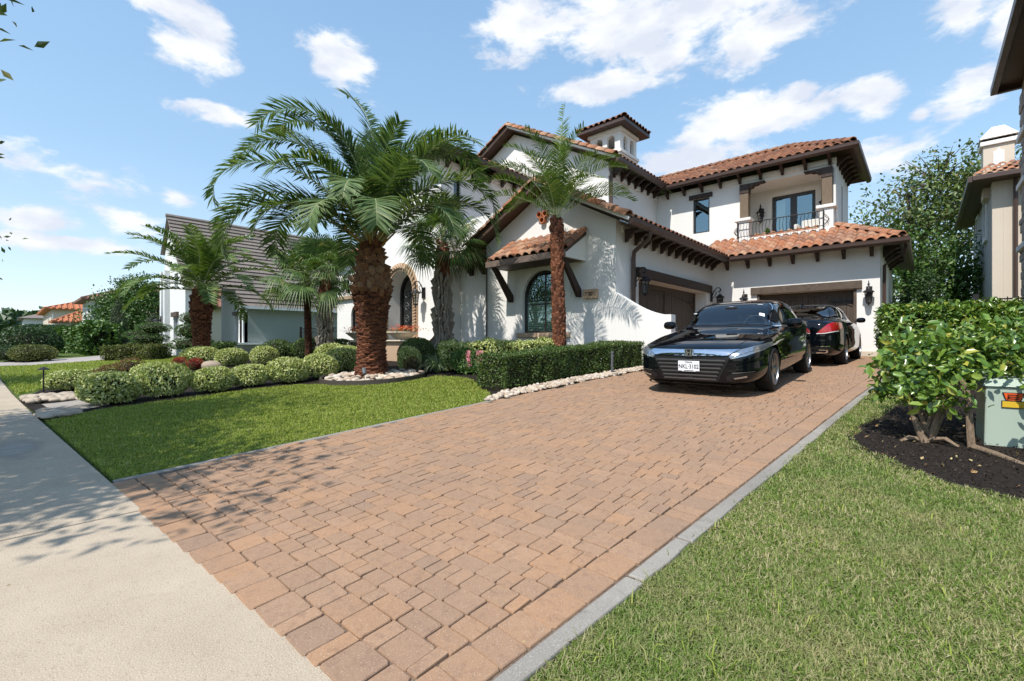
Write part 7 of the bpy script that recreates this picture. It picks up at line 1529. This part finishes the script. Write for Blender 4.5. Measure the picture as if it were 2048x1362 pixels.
# emblem: rounded frame with a flared H
def em(pts, y0, y1, n): m = MB(); m.prism(pts, lambda a, b, d: (a, d, b), y0, y1); return ca.part(m, n, 'chrome', bevel=.002)
eo = [(-.058, 0.690), (.058, 0.690), (.064, 0.675), (.052, 0.597), (.04, 0.583), (-.04, 0.583), (-.052, 0.597), (-.064, 0.675)]; ei = [(x*.84, .637+(z-.637)*.82) for x, z in eo]
yE = -1.025
eb = MB(); n = len(eo); eb.add([(a, y, b) for y in (yE, yE+.02) for l in (eo, ei) for a, b in l], [f for i in range(n) for j in [(i+1) % n] for f in ((i, j, n+j, n+i), (2*n+i, 3*n+i, 3*n+j, 2*n+j), (i, 2*n+i, 2*n+j, j), (n+i, n+j, 3*n+j, 3*n+i))]); emb = ca.part(eb, 'emblem', 'light_reflector')
MB().prism(ei, lambda a, b, d: (a, d, b), yE+.008, yE+.018).build('emblem_back', MAT['car_trim'], emb, False)
H = [(-.044, 0.677), (-.024, 0.677), (-.018, 0.643), (.018, 0.643), (.024, 0.677), (.044, 0.677), (.034, 0.597), (.016, 0.597), (.014, 0.628), (-.014, 0.628), (-.016, 0.597), (-.034, 0.597)]
MB().prism(H, lambda a, b, d: (a, d, b), yE-.003, yE+.012).build('emblem_letter', MAT['light_reflector'], emb, False)
pl2 = ca.part(MB().box(-.155, .155, -1.04, -1.032, .36, .515), 'number_plate', 'plate_white', bevel=.003)
PMx = lambda x, z: Matrix.Translation((x, -1.0412, z)) @ Matrix.Rotation(R(90), 4, 'X')
text_mesh('plate_number', 'NKL·3102', .088, MAT['plate_ink'], pl2, wm(ca.root) @ PMx(0, .430), .0006, .0012, .80); text_mesh('plate_state', 'TEXAS', .034, MAT['plate_ink'], pl2, wm(ca.root) @ PMx(0, .493), .0006, .0006, 1.1)
for o in pl2.children: pass
MB().box(-.07, .07, -1.042, -1.0405, .369, .378).build('plate_mark', MAT['plate_ink'], pl2, False); MB().box(-.155, -.10, -1.0425, -1.0402, .361, .369).build('plate_mark', MAT['plate_ink'], pl2, False); MB().box(.10, .155, -1.0425, -1.0402, .361, .369).build('plate_mark', MAT['plate_ink'], pl2, False)
for sx in (-1, 1):
    ca.part(ell((sx*1.03, .80, 1.02), (.115, .075, .075), sq=.75), 'mirror', 'car_black', smooth=60); ca.part(MB().hexa([(sx*.86, .76, .95), (sx*.97, .76, .965), (sx*.97, .83, .965), (sx*.86, .83, .95), (sx*.86, .77, .985), (sx*.97, .77, 1.0), (sx*.97, .82, 1.0), (sx*.86, .82, .985)]), 'mirror_arm', 'car_trim')
ca.part(MB().box(-.62, -.56, .93, .935, 1.22, 1.235), 'dash_tag', 'sticker_white'); ca.wrap('windscreen_sticker', [(.50, .86), (.58, .87), (.57, .93), (.49, .92)], 'top', .007, 'sticker_white'); ca.wrap('toll_tag', [(-.06, 1.10), (.02, 1.10), (.02, 1.135), (-.06, 1.135)], 'top', .007, 'sticker_white'); ca.wrap('toll_tag', [(.40, 1.20), (.48, 1.21), (.48, 1.225), (.40, 1.215)], 'top', .007, 'sticker_white')
m = MB(); m.tube([(-.25, .60, 1.01), (.1, .64, 1.045), (.5, .72, 1.06)], .008, 4); ca.part(m, 'wiper', 'car_trim'); m = MB(); m.tube([(-.6, .68, 1.03), (-.2, .62, 1.04), (.05, .62, 1.03)], .008, 4); ca.part(m, 'wiper', 'car_trim')
ca.part(MB().box(-.05, .05, -1.012, -.96, .265, .335), 'radar_cover', 'car_trim')
ca.finish()
# ---- black saloon parked behind it, tail to the street
S_W = [(-.86, .56), (-.83, .72), (-.7, .86), (-.4, .92), (0, .945), (1.5, .95), (3.1, .945), (3.5, .93), (3.85, .88), (4.08, .82), (4.16, .74), (4.20, .62)]
S_zb = [(-.86, .25), (-.7, .16), (3.5, .17), (4.0, .22), (4.2, .32)]
S_zs = [(-.86, .64), (-.83, .70), (-.7, .78), (0, .93), (.6, .99), (1.5, 1.01), (3.1, 1.03), (3.6, 1.03), (4.0, 1.0), (4.16, .94), (4.2, .86)]
S_zc = [(-.86, .66), (-.83, .73), (-.7, .83), (0, .97), (.45, 1.04), (.62, 1.09), (.85, 1.20), (1.1, 1.31), (1.4, 1.41), (1.8, 1.475), (2.2, 1.49), (2.6, 1.47), (3.0, 1.38), (3.3, 1.27), (3.55, 1.17), (3.75, 1.125), (4.0, 1.09), (4.14, 1.05), (4.2, .93)]
S_ys = [-.86, -.83, -.7, -.4, -.2, 0, .3, .45, .62, .85, 1.1, 1.4, 1.8, 2.2, 2.6, 3.0, 3.3, 3.55, 3.75, 4.0, 4.10, 4.16, 4.20]
ysr = 13.25     # rear axle
cb = Car('saloon', (-2.28, ysr+3.05, gz(ysr+3.0)+.012), R(180), 'black luxury saloon with red tail light parked before the sunlit garage door', S_ys, S_W, S_zb, S_zs, S_zc, (0, 3.05), .345, .81)
cb.root.rotation_euler = (-math.atan2(gz(ysr+3.05)-gz(ysr), 3.05), 0, R(180))
rw2 = [(-.52, 2.80), (0, 2.74), (.52, 2.80), (.66, 3.50), (.3, 3.60), (0, 3.62), (-.3, 3.60), (-.66, 3.50)]
cb.wrap('rear_window', rw2, 'top', .004, 'car_glass_dark'); cb.strip('rear_window_seal', rw2+[rw2[0]], 'top', .02, .006, 'car_trim', False)
cb.wrap('windscreen', [(-.70, .75), (0, .60), (.70, .75), (.56, 1.38), (0, 1.3), (-.56, 1.38)], 'top', .004, 'car_glass_dark')
cb.wrap('front_side_window', [(.80, 1.05), (1.75, 1.05), (1.72, 1.385), (1.45, 1.36), (1.1, 1.23)], 'side', .004, 'car_glass_dark', None, 5, True); cb.wrap('rear_side_window', [(1.82, 1.05), (2.8, 1.065), (3.15, 1.12), (2.8, 1.29), (2.3, 1.39), (1.80, 1.40)], 'side', .004, 'car_glass_dark', None, 5, True)
cb.strip('chrome_trim', [(.8, 1.035), (1.7, 1.035), (2.6, 1.045), (3.2, 1.09)], 'side', .016, .007, 'chrome'); cb.strip('roof_trim', [(.85, 1.08), (1.1, 1.25), (1.45, 1.38), (1.8, 1.42), (2.3, 1.41), (2.8, 1.31), (3.2, 1.13)], 'side', .014, .007, 'chrome')
tl_ = [(.50, .735), (.66, .745), (.84, .79), (.90, .86), (.885, .965), (.80, .985), (.70, .94), (.60, .85), (.52, .765)]
cb.wrap('tail_light', tl_, 'rear', .008, 'tail_red', None, 5, True); cb.wrap('tail_light_side', [(3.72, .93), (3.80, .985), (4.02, .975), (4.08, .83), (3.95, .80)], 'side', .008, 'tail_red', None, 5, True); cb.strip('tail_light_edge', [(.50, .735), (.66, .742), (.86, .79)], 'rear', .014, .012, 'sticker_white')
cb.wrap('trunk_chrome', [(-.45, .80), (.45, .80), (.45, .835), (-.45, .835)], 'rear', .015, 'chrome'); cb.wrap('plate_recess', [(-.28, .58), (.28, .58), (.30, .77), (-.30, .77)], 'rear', .004, 'car_trim'); cb.wrap('number_plate', [(-.155, .60), (.155, .60), (.155, .755), (-.155, .755)], 'rear', .012, 'plate_white')
cb.wrap('rear_diffuser', [(-.74, .30), (.74, .30), (.78, .43), (-.78, .43)], 'rear', .004, 'car_trim'); cb.wrap('exhaust_tip', [(.40, .305), (.68, .31), (.70, .375), (.42, .385)], 'rear', .02, 'chrome', None, 4, True); cb.wrap('exhaust_hole', [(.43, .322), (.655, .326), (.67, .36), (.45, .367)], 'rear', .026, 'dark_room', None, 4, True); cb.strip('bumper_chrome', [(-.74, .455), (-.3, .44), (.3, .44), (.74, .455)], 'rear', .014, .012, 'chrome', False)
cb.strip('trunk_gap', [(.56, 1.0), (.55, .8), (.45, .56)], 'rear', .007, .003, 'car_trim')
for gl in ([(.68, .25), (.66, .6), (.72, .98)], [(1.78, .25), (1.785, .7), (1.79, 1.02)], [(2.72, .6), (2.86, .85), (2.92, 1.04)]): cb.strip('door_gap', gl, 'side', .007, .002, 'car_trim')
for hy in (1.55, 2.62): cb.wrap('door_handle', [(hy-.1, .90), (hy+.1, .905), (hy+.1, .932), (hy-.1, .927)], 'side', .018, 'chrome', None, 3, True)
for sx in (-1, 1):
    cb.part(ell((sx*1.02, .88, 1.08), (.10, .07, .07), sq=.75), 'mirror', 'car_black', smooth=60); cb.part(MB().box(min(sx*.88, sx*.98), max(sx*.88, sx*.98), .85, .91, 1.03, 1.07), 'mirror_arm', 'car_trim')
cb.part(MB().hexa([(-.02, 2.75, 1.43), (.02, 2.75, 1.43), (.02, 2.92, 1.40), (-.02, 2.92, 1.40), (-.006, 2.84, 1.50), (.006, 2.84, 1.50), (.006, 2.9, 1.49), (-.006, 2.9, 1.49)]), 'antenna', 'car_black')
cb.finish()
